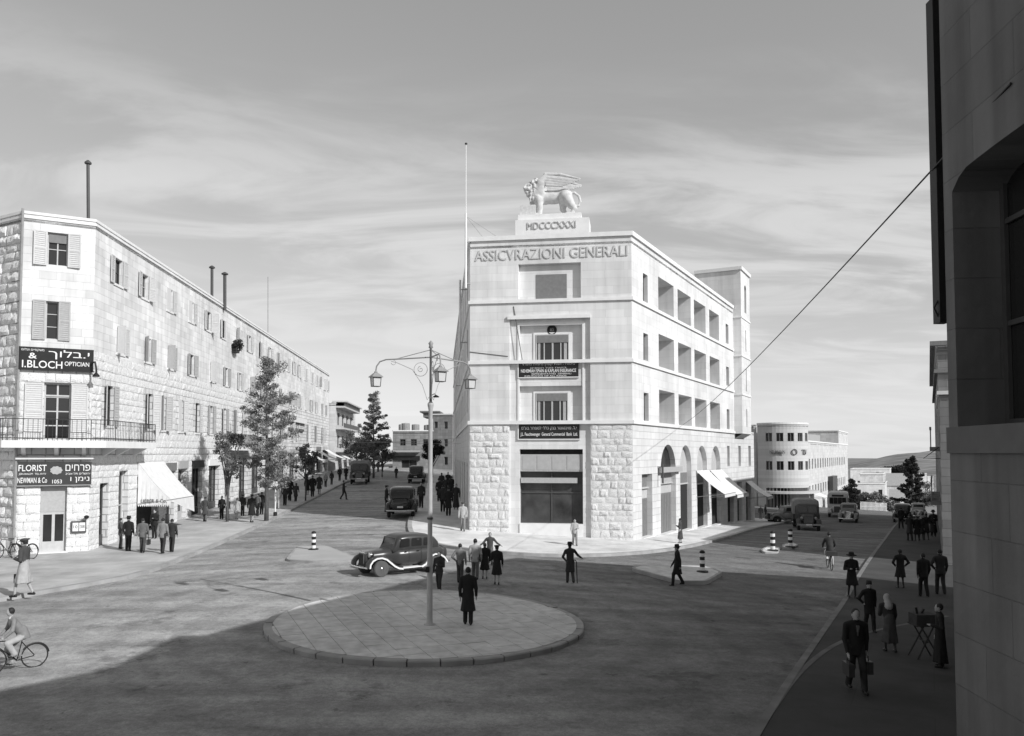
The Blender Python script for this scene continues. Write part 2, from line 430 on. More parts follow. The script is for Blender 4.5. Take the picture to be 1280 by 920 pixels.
# ---------------------------------------------------------------- ground, roads, pavements
def ground_mat():
    m = bpy.data.materials.new('asphalt'); m.use_nodes = True
    t = m.node_tree; b = t.nodes['Principled BSDF']
    b.inputs['Roughness'].default_value = .92; b.inputs['Specular IOR Level'].default_value = .2
    g = t.nodes.new('ShaderNodeNewGeometry')
    def noise(sc, det, rot=0, scl=(1, 1, 1), rough=.55):
        mpn = t.nodes.new('ShaderNodeMapping'); mpn.inputs['Rotation'].default_value = (0, 0, rot); mpn.inputs['Scale'].default_value = scl
        t.links.new(g.outputs['Position'], mpn.inputs[0])
        n = t.nodes.new('ShaderNodeTexNoise'); n.inputs['Scale'].default_value = sc; n.inputs['Detail'].default_value = det; n.inputs['Roughness'].default_value = rough
        t.links.new(mpn.outputs[0], n.inputs['Vector']); return n.outputs[0]
    def rmp(x, a, b_, c, d):
        r = t.nodes.new('ShaderNodeMapRange'); r.inputs['From Min'].default_value = a; r.inputs['From Max'].default_value = b_
        r.inputs['To Min'].default_value = c; r.inputs['To Max'].default_value = d; t.links.new(x, r.inputs[0]); return r.outputs[0]
    def mul(x, y):
        k = t.nodes.new('ShaderNodeMath'); k.operation = 'MULTIPLY'; t.links.new(x, k.inputs[0]); t.links.new(y, k.inputs[1]); return k.outputs[0]
    big = rmp(noise(.11, 5), .3, .7, .82, 1.18)                       # broad patches of wear
    strk = rmp(noise(.5, 6, math.radians(62), (.18, 1.6, 1)), .32, .68, .8, 1.2)   # tyre-polished streaks down the right street
    strk2 = rmp(noise(.6, 5, math.radians(-28), (.2, 1.5, 1)), .35, .65, .87, 1.13)
    fine = rmp(noise(7, 6, rough=.8), .3, .7, .76, 1.26)
    stain = mul(rmp(noise(.38, 10, .4, (1, 1, 1), .72), .385, .425, .7, 1.0), mul(rmp(noise(1.9, 8, 1.4, (1, 1, 1), .7), .33, .36, .62, 1.0), rmp(noise(26, 3, rough=.8), .3, .7, .8, 1.2)))   # oil and damp stains
    # wheel tracks circling the island
    dst = t.nodes.new('ShaderNodeVectorMath'); dst.operation = 'DISTANCE'; dst.inputs[1].default_value = (-2.6, 23.7, .1); t.links.new(g.outputs['Position'], dst.inputs[0])
    wob = t.nodes.new('ShaderNodeMath'); wob.operation = 'MULTIPLY_ADD'; wob.inputs[1].default_value = 2.6; t.links.new(noise(.14, 3), wob.inputs[0]); t.links.new(dst.outputs['Value'], wob.inputs[2])
    wv = t.nodes.new('ShaderNodeMath'); wv.operation = 'SINE'
    w2 = t.nodes.new('ShaderNodeMath'); w2.operation = 'MULTIPLY'; w2.inputs[1].default_value = 3.3; t.links.new(wob.outputs[0], w2.inputs[0]); t.links.new(w2.outputs[0], wv.inputs[0])
    trk = rmp(wv.outputs[0], .2, 1.0, 1.0, .86)
    mott = rmp(noise(1.6, 7, .9, (1, 1, 1), .7), .38, .62, .84, 1.14)
    v = mul(mul(mul(big, strk), mul(fine, strk2)), mul(stain, mul(trk, mott)))
    k = t.nodes.new('ShaderNodeMath'); k.operation = 'MULTIPLY'; 
    # paler tone in the square, darker towards the right-hand street
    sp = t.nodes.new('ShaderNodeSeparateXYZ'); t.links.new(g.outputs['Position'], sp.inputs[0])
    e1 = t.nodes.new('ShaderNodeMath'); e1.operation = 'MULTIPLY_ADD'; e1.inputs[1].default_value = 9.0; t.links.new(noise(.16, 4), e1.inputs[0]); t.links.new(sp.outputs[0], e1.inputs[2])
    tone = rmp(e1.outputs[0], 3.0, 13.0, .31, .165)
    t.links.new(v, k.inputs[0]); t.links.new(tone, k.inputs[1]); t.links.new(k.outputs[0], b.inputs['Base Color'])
    bp = t.nodes.new('ShaderNodeBump'); bp.inputs['Distance'].default_value = .012
    t.links.new(noise(14, 5, rough=.7), bp.inputs['Height']); t.links.new(bp.outputs[0], b.inputs['Normal'])
    return m
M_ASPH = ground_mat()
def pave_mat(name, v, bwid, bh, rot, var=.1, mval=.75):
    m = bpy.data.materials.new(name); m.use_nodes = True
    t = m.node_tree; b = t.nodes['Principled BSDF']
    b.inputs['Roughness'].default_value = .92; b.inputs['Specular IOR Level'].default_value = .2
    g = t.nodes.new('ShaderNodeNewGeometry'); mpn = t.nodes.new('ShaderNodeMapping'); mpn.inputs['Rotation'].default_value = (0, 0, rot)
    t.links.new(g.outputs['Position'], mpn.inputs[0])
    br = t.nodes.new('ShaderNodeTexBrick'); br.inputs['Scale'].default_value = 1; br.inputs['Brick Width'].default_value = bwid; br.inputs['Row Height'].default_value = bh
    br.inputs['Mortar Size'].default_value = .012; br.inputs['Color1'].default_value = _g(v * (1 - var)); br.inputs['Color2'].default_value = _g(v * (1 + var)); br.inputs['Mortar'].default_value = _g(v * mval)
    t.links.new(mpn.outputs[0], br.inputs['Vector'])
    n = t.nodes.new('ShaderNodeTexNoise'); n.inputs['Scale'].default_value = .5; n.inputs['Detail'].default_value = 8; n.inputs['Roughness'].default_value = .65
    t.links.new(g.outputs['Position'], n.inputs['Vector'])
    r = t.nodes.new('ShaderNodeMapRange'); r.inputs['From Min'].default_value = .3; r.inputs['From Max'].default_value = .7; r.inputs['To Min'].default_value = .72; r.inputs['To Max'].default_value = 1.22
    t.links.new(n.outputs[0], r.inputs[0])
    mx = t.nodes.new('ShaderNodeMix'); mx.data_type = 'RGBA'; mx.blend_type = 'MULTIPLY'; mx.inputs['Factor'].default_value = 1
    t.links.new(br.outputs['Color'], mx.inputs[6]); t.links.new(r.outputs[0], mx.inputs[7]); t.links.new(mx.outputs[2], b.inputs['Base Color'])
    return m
M_PAVL = pave_mat('pale_pavement', .46, 1.2, .6, .08, var=.05, mval=.82)
M_PAVG = pave_mat('corner_pavement', .68, 1.2, .6, .25, var=.04, mval=.88)
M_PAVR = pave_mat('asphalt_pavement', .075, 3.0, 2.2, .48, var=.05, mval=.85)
M_SLAB = plain('concrete_slab', .6, var=.2, scale=3, bump=.008, var2=.14, scale2=.5, coord='Object')
M_SOIL = plain('dry_earth', .2, var=.3, scale=.02, coord='Object')
M_HILL = plain('hillside_scrub', .21, var=.6, scale=.03, detail=10, coord='Object')  # base tone lifted to stand in for distance haze

def axis(a, b, fine0, fine1, step, grow=1.25):
    xs = list(np.arange(fine0, fine1 + 1e-6, step)); s = step
    while xs[-1] < b: s *= grow; xs.append(xs[-1] + s)
    s = step
    while xs[0] > a: s *= grow; xs.insert(0, xs[0] - s)
    return xs
def sheet(name, xs, ys, dz, mat):
    XY = np.array([(x, y) for y in ys for x in xs]); Z = gzs(XY) + dz
    nx = len(xs); mb = MB(); mb.v = [(x, y, z) for (x, y), z in zip(XY.tolist(), Z.tolist())]
    mb.f = [(j * nx + i, j * nx + i + 1, (j + 1) * nx + i + 1, (j + 1) * nx + i) for j in range(len(ys) - 1) for i in range(nx - 1)]
    mb.uv = [None] * len(mb.f); mb.mi = [0] * len(mb.f)
    o = mb.build(name, mat, smooth=True); tag(o, kind='structure'); return o
sheet('ground', axis(-2600, 2600, -60, 110, 4), axis(-400, 3200, -30, 230, 4), -.35, M_SOIL)
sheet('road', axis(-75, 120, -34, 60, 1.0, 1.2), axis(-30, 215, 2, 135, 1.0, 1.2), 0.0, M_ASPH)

def resample(pts, n):
    P = np.array([(p[0], p[1]) for p in pts], float); s = np.r_[0, np.cumsum(np.linalg.norm(np.diff(P, axis=0), axis=1))]
    t = np.linspace(0, s[-1], n)
    return np.c_[np.interp(t, s, P[:, 0]), np.interp(t, s, P[:, 1])]
def smoothpts(pts, it=2):
    P = [Vector((p[0], p[1])) for p in pts]
    for _ in range(it):
        Q = [P[0]]
        for a, b in zip(P[:-1], P[1:]): Q += [a * .75 + b * .25, a * .25 + b * .75]
        P = Q + [P[-1]]
    return P
def pavement(name, kerb, inner, mat, n=90, m=7, h=KERB, kerbw=.28, kmat=None):
    """raised strip between a kerb line and an inner line; the kerb stones are its part"""
    K = resample(kerb, n); Q = resample(inner, n); mb = MB(); kb = MB()
    D = np.gradient(K, axis=0); D /= np.linalg.norm(D, axis=1)[:, None]; N = np.c_[-D[:, 1], D[:, 0]]
    sgn = np.sign(np.sum(N * (Q - K), axis=1)); sgn[sgn == 0] = 1; N *= sgn[:, None]
    K2 = K + N * kerbw
    rows = [K2 * (1 - t) + Q * t for t in np.linspace(0, 1, m)]
    Z = [gzs(r) + h for r in rows]
    V = [[(rows[j][i][0], rows[j][i][1], Z[j][i]) for i in range(n)] for j in range(m)]
    for j in range(m - 1):
        for i in range(n - 1): mb.quad(V[j][i], V[j][i + 1], V[j + 1][i + 1], V[j + 1][i])
    mb.v = [tuple(p) for p in mb.v]
    zo = gzs(K)
    for i in range(n - 1):
        a, b = K[i], K[i + 1]; c, d = K2[i + 1], K2[i]
        kb.quad((*a, zo[i] + h + .012), (*b, zo[i + 1] + h + .012), (*c, Z[0][i + 1] + .012), (*d, Z[0][i] + .012))
        kb.quad((*a, zo[i] - .1), (*b, zo[i + 1] - .1), (*b, zo[i + 1] + h + .012), (*a, zo[i] + h + .012))
        kb.quad((*c, Z[0][i + 1] - .05), (*d, Z[0][i] - .05), (*d, Z[0][i] + .012), (*c, Z[0][i + 1] + .012))
    o = mb.build(name, mat, smooth=True); tag(o, kind='structure'); kb.build('kerb', kmat or M_KERB, o)
    return o

# building corners (metres; the camera stands at the origin looking along +Y)
LC0 = at(21, YH, 39.3).xy; LC1 = at(113, YH, 40.8).xy
LDIR = Vector((-.078, .997)).normalized(); LEND = LC1 + LDIR * 80.5
LRET = LC0 + Vector((-1.3, .72)).normalized() * 14
GL = at(587, YH, 49.05).xy; GR = at(791, YH, 47.6).xy
GDIR = Vector((.4648, .8854)).normalized()
GLD = Vector((-.088, .996)).normalized()
GTOW = GR + GDIR * 27.6
GEND = GR + GDIR * 36.5
GLEND = GL + GLD * 66

lk = [(-40, 760), (30, 747), (100, 735), (178, 721), (232, 699), (280, 679), (330, 657), (362, 640), (400, 620), (440, 601)]
lk = [G(a, b).xy for a, b in lk]
lk = [lk[0] + Vector((-12, -.5))] + lk + [LEND + Vector((7.5, 4)), LEND + Vector((6.5, 45))]
li = [LRET + Vector((-3, 0)), LRET, LC0 + Vector((-.6, .8)), LC1 + Vector((-1.0, .5)), LC1 + LDIR * 12 + Vector((-1, 0)), LC1 + LDIR * 30 + Vector((-1, 0)), LEND + Vector((-1, 0)), LEND + LDIR * 46]
pavement('pavement_left', smoothpts(lk, 2), li, M_PAVL, n=120)
gk = [GLEND + Vector((-3.6, 0)), GL + GLD * 30 + Vector((-3.5, 0)), G(516, 640).xy, G(507, 660).xy, G(517, 675).xy, G(548, 684).xy, G(600, 691).xy, G(690, 697.5).xy, G(775, 695.5).xy, G(835, 690).xy, G(885, 681).xy, G(945, 662).xy]
e = gk[-1]; gk += [e + GDIR * 8, GEND + (e - GR).dot(Vector((GDIR.y, -GDIR.x))) * Vector((GDIR.y, -GDIR.x)) + GDIR * 3]
gi = [GLEND + Vector((1, 0)), GL + GLD * 30 + Vector((1, 0)), GL + GLD * 8 + Vector((1, 0)), GL + Vector((.6, .9)), GL + Vector((.6, .9)) + (GR - GL) * .3, GL + Vector((.3, .9)) + (GR - GL) * .6, GR + Vector((-.8, .7)), GR + GDIR * 12 + Vector((-1, .4)), GEND + Vector((-1, .4)), GEND + GDIR * 3 + Vector((-1, .4))]
pavement('pavement_corner', smoothpts(gk, 2), gi, M_PAVG, n=150)
rk = [G(945, 916).xy, G(1010, 816).xy, G(1060, 742).xy, G(1110, 668).xy]
d0 = (rk[0] - rk[1]).normalized(); d1 = Vector((.466, .885)).normalized()
rk = [rk[0] + d0 * 18] + rk + [rk[-1] + d1 * 30, rk[-1] + d1 * 60]
ri = [p + Vector((13, -6.8)) for p in rk]
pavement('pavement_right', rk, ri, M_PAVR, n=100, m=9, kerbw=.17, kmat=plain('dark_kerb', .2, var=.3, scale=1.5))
# pale kerb line of an older pavement edge let into the right pavement
ol = smoothpts([G(962, 892, KERB).xy, G(1000, 838, KERB).xy, G(1045, 803, KERB).xy, G(1100, 786, KERB).xy, G(1185, 770, KERB).xy], 2)
mb = MB(); O = resample(ol, 60); DD = np.gradient(O, axis=0); DD /= np.linalg.norm(DD, axis=1)[:, None]; NN = np.c_[-DD[:, 1], DD[:, 0]] * .07
A = O + NN; B = O - NN; za = gzs(A) + KERB + .006; zb = gzs(B) + KERB + .006
for i in range(59): mb.quad((*B[i], zb[i]), (*B[i + 1], zb[i + 1]), (*A[i + 1], za[i + 1]), (*A[i], za[i]))
tag(mb.build('kerb_inlay', plain('old_kerb', .15, var=.3, scale=1.5)), kind='structure')

# ---- round traffic island with concrete slabs
ic = (G(527, 741) + G(527, 834)) / 2; ia = (G(728, 784).x - G(326, 787).x) / 2; ib = (G(527, 741).y - G(527, 834).y) / 2
ix = (G(728, 784).x + G(326, 787).x) / 2
IH = .15
def tilt_at(x, y): return gz(x, y)
isl = empty('traffic_island', (ix, ic.y, gz(ix, ic.y)), 0, 'low round concrete traffic island around the lamp post', 'traffic island')
NI = 72
ring = [(ix + ia * math.cos(2 * math.pi * i / NI), ic.y + ib * math.sin(2 * math.pi * i / NI)) for i in range(NI)]
ring2 = [(ix + (ia - .2) * math.cos(2 * math.pi * i / NI), ic.y + (ib - .2) * math.sin(2 * math.pi * i / NI)) for i in range(NI)]
zr = gzs(ring); zr2 = gzs(ring2)
rk_ = rng(8)
for i in range(0, NI, 2):     # separate kerb stones
    mb = MB(); dz = rk_.uniform(-.012, .012); dr = rk_.uniform(-.012, .012); g0 = .04; P4 = []
    for t in (i + g0, i + 1, i + 2 - g0):
        th = 2 * math.pi * t / NI
        for rr0 in (dr, -.2): P4.append((ix + (ia + rr0) * math.cos(th), ic.y + (ib + rr0) * math.sin(th)))
    zz_ = gzs(P4)
    top = [(p[0], p[1], z + IH + dz) for p, z in zip(P4, zz_)]; lowv = [(p[0], p[1], z - .1) for p, z in zip(P4, zz_)]
    out2 = [(p[0] + (p[0] - ix) * .006, p[1] + (p[1] - ic.y) * .006, z + IH + dz - .03) for p, z in zip(P4[0::2], zz_[0::2])]
    V_ = top + lowv + out2
    mb.add(V_, [(0, 2, 3, 1), (2, 4, 5, 3), (12, 13, 2, 0), (13, 14, 4, 2), (6, 8, 13, 12), (8, 10, 14, 13), (0, 1, 7, 6), (5, 4, 10, 11), (1, 3, 9, 7), (3, 5, 11, 9)])
    mb.build('kerb_stone', M_KERB, isl)
mb = MB(); c0 = (ix, ic.y, gz(ix, ic.y) + IH - .02)
for i in range(NI): mb.add([c0, (*ring2[i], zr2[i] + IH - .02), (*ring2[(i + 1) % NI], zr2[(i + 1) % NI] + IH - .02)], [(0, 1, 2)])
mb.build('bedding', plain('island_joint', .24, var=.2), isl)
def clip(poly, conv):
    out = poly
    for k in range(len(conv)):
        a = conv[k]; b = conv[(k + 1) % len(conv)]; res = []
        def side(p): return (b[0] - a[0]) * (p[1] - a[1]) - (b[1] - a[1]) * (p[0] - a[0])
        for i in range(len(out)):
            p, q = out[i], out[(i + 1) % len(out)]; sp, sq = side(p), side(q)
            if sp >= 0: res.append(p)
            if (sp >= 0) != (sq >= 0):
                t = sp / (sp - sq); res.append((p[0] + (q[0] - p[0]) * t, p[1] + (q[1] - p[1]) * t))
        out = res
        if len(out) < 3: return []
    return out
rr = rng(3); ang = math.radians(24); ca, sa = math.cos(ang), math.sin(ang); SL = .62
# the pole passes through one slab; slabs run on a turned grid
for i in range(-12, 13):
    for j in range(-12, 13):
        g_ = .008; off = (i % 2) * 0.0
        loc = [(i * SL + g_, j * SL + g_), ((i + 1) * SL - g_, j * SL + g_), ((i + 1) * SL - g_, (j + 1) * SL - g_), (i * SL + g_, (j + 1) * SL - g_)]
        pl = [(ix + x * ca - y * sa, ic.y + x * sa + y * ca) for x, y in loc]
        pl = clip(pl, ring2)
        if len(pl) < 3: continue
        cx_ = sum(p[0] for p in pl) / len(pl); cy_ = sum(p[1] for p in pl) / len(pl)
        ar = abs(sum(pl[k][0] * pl[(k + 1) % len(pl)][1] - pl[(k + 1) % len(pl)][0] * pl[k][1] for k in range(len(pl)))) / 2
        if ar < .012: continue
        dz = rr.uniform(-.004, .004); tx = rr.uniform(-.006, .006)
        mb = MB(); zs = gzs(pl) + IH + dz; n = len(pl)
        vs = [(p[0], p[1], z + tx * (p[0] - cx_)) for p, z in zip(pl, zs)]
        mb.add(vs + [(p[0], p[1], p[2] - .04) for p in vs], [tuple(range(n))] + [(k, n + k, n + (k + 1) % n, (k + 1) % n) for k in range(n)])
        mb.build('paving_slab', M_SLAB, isl)

# ---- smaller refuges with striped bollards
def refuge(name, pxs, label, mat, h=.13):
    P = smoothpts([G(a, b).xy for a, b in pxs] , 0); P = [P[i] for i in range(len(P))]
    Q = []
    for i in range(len(P)):
        a, b, c = P[i - 1], P[i], P[(i + 1) % len(P)]
        for t in (.0, .25, .5, .75, 1): Q.append((a * .18 + b * .82) * (1 - t) ** 2 + b * 2 * t * (1 - t) + (c * .18 + b * .82) * t ** 2)
    area = sum(Q[i].x * Q[(i + 1) % len(Q)].y - Q[(i + 1) % len(Q)].x * Q[i].y for i in range(len(Q)))
    if area < 0: Q.reverse()
    c = sum(Q, Vector((0, 0))) / len(Q); root = empty(name, (c.x, c.y, gz(c.x, c.y)), 0, label, 'traffic island')
    n = len(Q); z = gzs([(q.x, q.y) for q in Q]); I = [c + (q - c) * (1 - .16 / (q - c).length) for q in Q]; zi = gzs([(q.x, q.y) for q in I])
    mb = MB(); top = MB()
    for i in range(n):
        j = (i + 1) % n
        mb.quad((*Q[i], z[i] - .1), (*Q[j], z[j] - .1), (*Q[j], z[j] + h), (*Q[i], z[i] + h))
        mb.quad((*Q[i], z[i] + h), (*Q[j], z[j] + h), (*I[j], zi[j] + h), (*I[i], zi[i] + h))
        top.add([(c.x, c.y, gz(c.x, c.y) + h), (*I[i], zi[i] + h), (*I[j], zi[j] + h)], [(0, 1, 2)])
    mb.build('kerb', M_KERB, root); top.build('surface', mat, root)
    return root
refuge('traffic_island', [(356, 702), (371, 685), (408, 684), (449, 700), (440, 703), (395, 704)], 'pale low wedge-shaped island in front of the dark parked sedan', plain('whitened_concrete', .42, var=.1, scale=.8), .1)
refuge('traffic_island', [(788, 714), (800, 710), (880, 711), (904, 719), (884, 731), (850, 731)], 'grey lozenge-shaped island in the shade before the bank building', M_SLAB, .16)
refuge('traffic_island', [(951, 689), (960, 684), (975, 686), (973, 692), (955, 692)], 'tiny pale kerb pad under a striped bollard in the sunlit strip', M_PAVG, .1)
refuge('traffic_island', [(978, 682), (992, 680), (998, 683), (990, 687), (978, 686)], 'tiny kerb pad under a striped bollard before the army lorry', M_SLAB, .1)
def bollard(px, py, hpx, lift, label, dark=0):
    p = G(px, py, lift); s = hpx * p.y / FPX; root = empty('bollard', p, 0, label, 'bollard', 'striped bollards on the traffic islands')
    T = Matrix.Translation(p); r = s * .115
    MB().lathe([(r * 2.3, -.02), (r * 2.3, s * .05), (r * 1.2, s * .08)], 18).build('base', M_BLACK, root, T)
    z = s * .08; k = 5; hh = (s * .86 - z) / k
    for i in range(k):
        MB().lathe([(r, z), (r, z + hh)], 16).build('stripe', M_WHITE if i % 2 == 0 else M_BLACK, root, T); z += hh
    MB().lathe([(r, z), (r * 1.12, z + s * .02), (r * 1.0, z + s * .09), (r * .5, z + s * .135), (0.001, s)], 16).build('cap', M_BLACK, root, T, True)
bollard(392, 687, 23, .1, 'black and white striped bollard on the pale wedge island')
bollard(878, 715, 27, .16, 'dark striped bollard on the shaded lozenge island')
bollard(966, 688.5, 25, .1, 'striped bollard standing in the sunlit strip of road')
bollard(988, 684, 23, .1, 'striped bollard standing just before the army lorry')

# far hillside
mb = MB(); rh = rng(5)
def ridge(a):   # ridge height by bearing
    pxx = 640 + 1000 * math.tan(a)
    return np.interp(pxx, [300, 900, 1030, 1065, 1100, 1130, 1170, 1300, 1700], [-30, -28, -20, -17, -7, -1, 5, 14, 20])
NA, NR = 70, 16; az = [math.radians(4 + 44 * i / (NA - 1)) for i in range(NA)]; rad = [520 + 1050 * (j / (NR - 1)) for j in range(NR)]
for j, r_ in enumerate(rad):
    for a in az:
        f = min(1, j / (NR - 3)); base = -34
        z = base + (ridge(a) + 5 - base) * (f ** 1.2) + 2.2 * math.sin(a * 50 + j) * (1 - f) + 1.6 * math.sin(a * 131 + j * 1.9) * f * .6 - (0 if j < NR - 2 else 8 * (j - NR + 3))
        d_ = r_ / math.cos(a) * .93; mb.v.append((d_ * math.sin(a), d_ * math.cos(a), z))
mb.f = [(j * NA + i, j * NA + i + 1, (j + 1) * NA + i + 1, (j + 1) * NA + i) for j in range(NR - 1) for i in range(NA - 1)]
mb.uv = [None] * len(mb.f); mb.mi = [0] * len(mb.f)
tag(mb.build('hill', M_HILL, smooth=True), kind='structure')
# ---------------------------------------------------------------- stones, windows
def rock_mesh(seed, mat, dmin=.02, dmax=.075):
    r = rng(seed); nx, nz = 4, 3; mb = MB(); V = []; d0 = r.uniform(dmin, dmax); tx_, tz_ = r.uniform(-.5, .5), r.uniform(-.5, .5)
    for j in range(nz + 1):
        for i in range(nx + 1):
            e = i in (0, nx) or j in (0, nz)
            x = i / nx + (0 if i in (0, nx) else r.uniform(-.08, .08)); z = j / nz + (0 if j in (0, nz) else r.uniform(-.1, .1))
            ex, ez = r.uniform(0, .05), r.uniform(0, .09); x = ex if i == 0 else 1 - ex if i == nx else x; z = ez if j == 0 else 1 - ez if j == nz else z; V.append((.015 + x * .97, -max(.004, (r.uniform(.1, .75) * d0 if e else d0 * r.uniform(.75, 1.3)) + d0 * (tx_ * (x - .5) + tz_ * (z - .5))), .02 + z * .96))
    mb.v = V; w1 = nx + 1
    mb.f = [(j * w1 + i, j * w1 + i + 1, (j + 1) * w1 + i + 1, (j + 1) * w1 + i) for j in range(nz) for i in range(nx)]
    per = [i for i in range(w1)] + [j * w1 + nx for j in range(1, nz + 1)] + [nz * w1 + i for i in range(nx - 1, -1, -1)] + [j * w1 for j in range(nz - 1, 0, -1)]
    o = len(V); mb.v += [(V[k][0], .02, V[k][2]) for k in per]; n = len(per)
    mb.f += [(per[k], o + k, o + (k + 1) % n, per[(k + 1) % n]) for k in range(n)]
    mb.uv = [None] * len(mb.f); mb.mi = [0] * len(mb.f)
    return mb.mesh('stone', mat, False)
ROCK_G = [rock_mesh(s, M_ROCK, .025, .07) for s in range(16)]
ROCK_B = [rock_mesh(70 + s, M_ROCKL, .06, .13) for s in range(12)]
ROCK_A = [rock_mesh(90 + s, M_ROCKL, .012, .04) for s in range(16)]
ROCK_L = [rock_mesh(40 + s, M_ROCKL, .02, .06) for s in range(10)]

def free(holes, u0, u1, v0, v1):
    """pieces of [u0,u1] not covered by any hole between v0 and v1"""
    segs = [(u0, u1)]
    for h in holes:
        if h[3] <= v0 + .03 or h[2] >= v1 - .03: continue
        new = []
        for a, b in segs:
            if h[1] <= a or h[0] >= b: new.append((a, b)); continue
            if h[0] > a: new.append((a, h[0]))
            if h[1] < b: new.append((h[1], b))
        segs = new
    return [s for s in segs if s[1] - s[0] > .12]
def stones(fr, parent, u0, u1, v0, v1, ch, mw, meshes, seed, holes=(), w=0.0, joined=None):
    r = rng(seed); n = max(1, round((v1 - v0) / ch)); h = (v1 - v0) / n
    hs_ = [r.uniform(.75, 1.3) for _ in range(n)]; k_ = (v1 - v0) / sum(hs_); a0 = v0 - 0.0; nxt = v0
    for j in range(n):
        a0 = nxt; h = hs_[j] * k_; nxt = a0 + h
        for (a, b) in free(holes, u0, u1, a0, a0 + h):
            u = a; first = True
            while u < b - 1e-4:
                wd = mw * r.uniform(.65, 1.4) * (.6 if first and j % 2 else 1); first = False
                if b - (u + wd) < mw * .4: wd = b - u
                me = r.choice(meshes); M = fr.M(u, a0, w) @ Matrix.Diagonal((wd, r.uniform(.7, 1.3), h, 1))
                if joined is None: put('stone', me, parent, M)
                else: joined.add([M @ v.co for v in me.vertices], [tuple(p.vertices) for p in me.polygons])
                u += wd

def window(parent, fr, a, b, c, d, w, cols=2, rows=2, fmat=None, bar=.05, name='window', glass=None, transom=None):
    """framed window set at depth w; the pane is its sub-part"""
    fmat = fmat or M_FRAME; mb = MB()
    fr.box(mb, a, a + bar, c, d, w - .05, w); fr.box(mb, b - bar, b, c, d, w - .05, w)
    fr.box(mb, a + bar, b - bar, d - bar, d, w - .05, w - .003); fr.box(mb, a + bar, b - bar, c, c + bar, w - .05, w - .003)
    for i in range(1, cols): u = a + (b - a) * i / cols; fr.box(mb, u - bar * .5, u + bar * .5, c + bar, d - bar, w - .045, w - .006)
    for j in range(1, rows): v = c + (d - c) * j / rows; fr.box(mb, a + bar, b - bar, v - bar * .35, v + bar * .35, w - .042, w - .009)
    o = mb.build(name, fmat, parent)
    g = MB(); fr.box(g, a + .01, b - .01, c + .01, d - .01, w - .075, w - .055); g.build('pane', glass or M_GLASS, o)
    return o
def shutter(parent, fr, hinge_u, side, wd, c, d, ang, w=.03, mat=None, slats=10):
    """louvred leaf hinged at hinge_u; side -1 opens to the left; ang 0 lies flat on the wall"""
    M = fr.M(hinge_u, c, w) @ Matrix.Rotation(-side * ang, 4, 'Z'); h = d - c; mb = MB()
    x0, x1 = (0, wd) if side > 0 else (-wd, 0); t = .04; e = .07
    mb.box(x0, x0 + e, -t, 0, 0, h); mb.box(x1 - e, x1, -t, 0, 0, h); mb.box(x0 + e, x1 - e, -t + .003, -.003, 0, e); mb.box(x0 + e, x1 - e, -t + .003, -.003, h - e, h)
    mb.box(x0 + e, x1 - e, -t + .003, -.003, h * .5 - .04, h * .5 + .04)
    for k in range(slats):
        z = e + (h - 2 * e) * (k + .5) / slats; q = (h - 2 * e) / slats * .36
        mb.add([M.inverted() @ (M @ Vector(p)) for p in ((x0 + e, -.008, z + q), (x1 - e, -.008, z + q), (x1 - e, -t + .008, z - q), (x0 + e, -t + .008, z - q))], [(0, 1, 2, 3)])
    mb.box(x0 + e, x1 - e, -.012, -.006, e, h - e)
    return mb.build('shutter', mat or M_SHUT, parent, M)
def arch_fill(mb, fr, a, b, vs, vc, w, dp, seg=14, flat=1.0):
    """close a rectangular opening top (spring vs, crown vc) to a round arch"""
    cu = (a + b) / 2; ru = (b - a) / 2; rv = vc - vs
    P = [(cu - ru * math.cos(math.pi * i / seg), vs + rv * math.sin(math.pi * i / seg)) for i in range(seg + 1)]
    for (u0, v0), (u1, v1) in zip(P[:-1], P[1:]):
        mb.quad(fr.pt(u0, v0, w), fr.pt(u1, v1, w), fr.pt(u1, vc + .001, w), fr.pt(u0, vc + .001, w), [(u0, v0), (u1, v1), (u1, vc), (u0, vc)])
        mb.quad(fr.pt(u0, v0, w), fr.pt(u0, v0, w - dp), fr.pt(u1, v1, w - dp), fr.pt(u1, v1, w), [(u0, v0), (u0, v0 + dp), (u1, v1 + dp), (u1, v1)])
def panel(parent, fr, a, b, c, d, w0, w1, mat, name): 
    mb = MB(); fr.box(mb, a, b, c, d, w0, w1); return mb.build(name, mat, parent)
def rtl(s): return s[::-1]

# ---------------------------------------------------------------- the bank building with the lion
gen = empty('bank_building', (GL.x, GL.y, gz(GL.x, GL.y)), 0, 'pale stone corner bank building crowned by a winged lion statue', 'building')
FF = Fr(GL, GR); FR = Fr(GR, GEND); FL = Fr(GLEND, GL)
ZT = FF.uv(791, 289.5)[1]; ZC = FF.uv(791, 294.4)[1]; Z1 = FF.uv(791, 372.7)[1]; Z2 = FF.uv(791, 450.2)[1]; Z3 = FF.uv(791, 527.5)[1]
ZB = -2.6
def fu(px, py): return FF.uv(px, py)[0]
def fv(px, py): return FF.uv(px, py)[1]
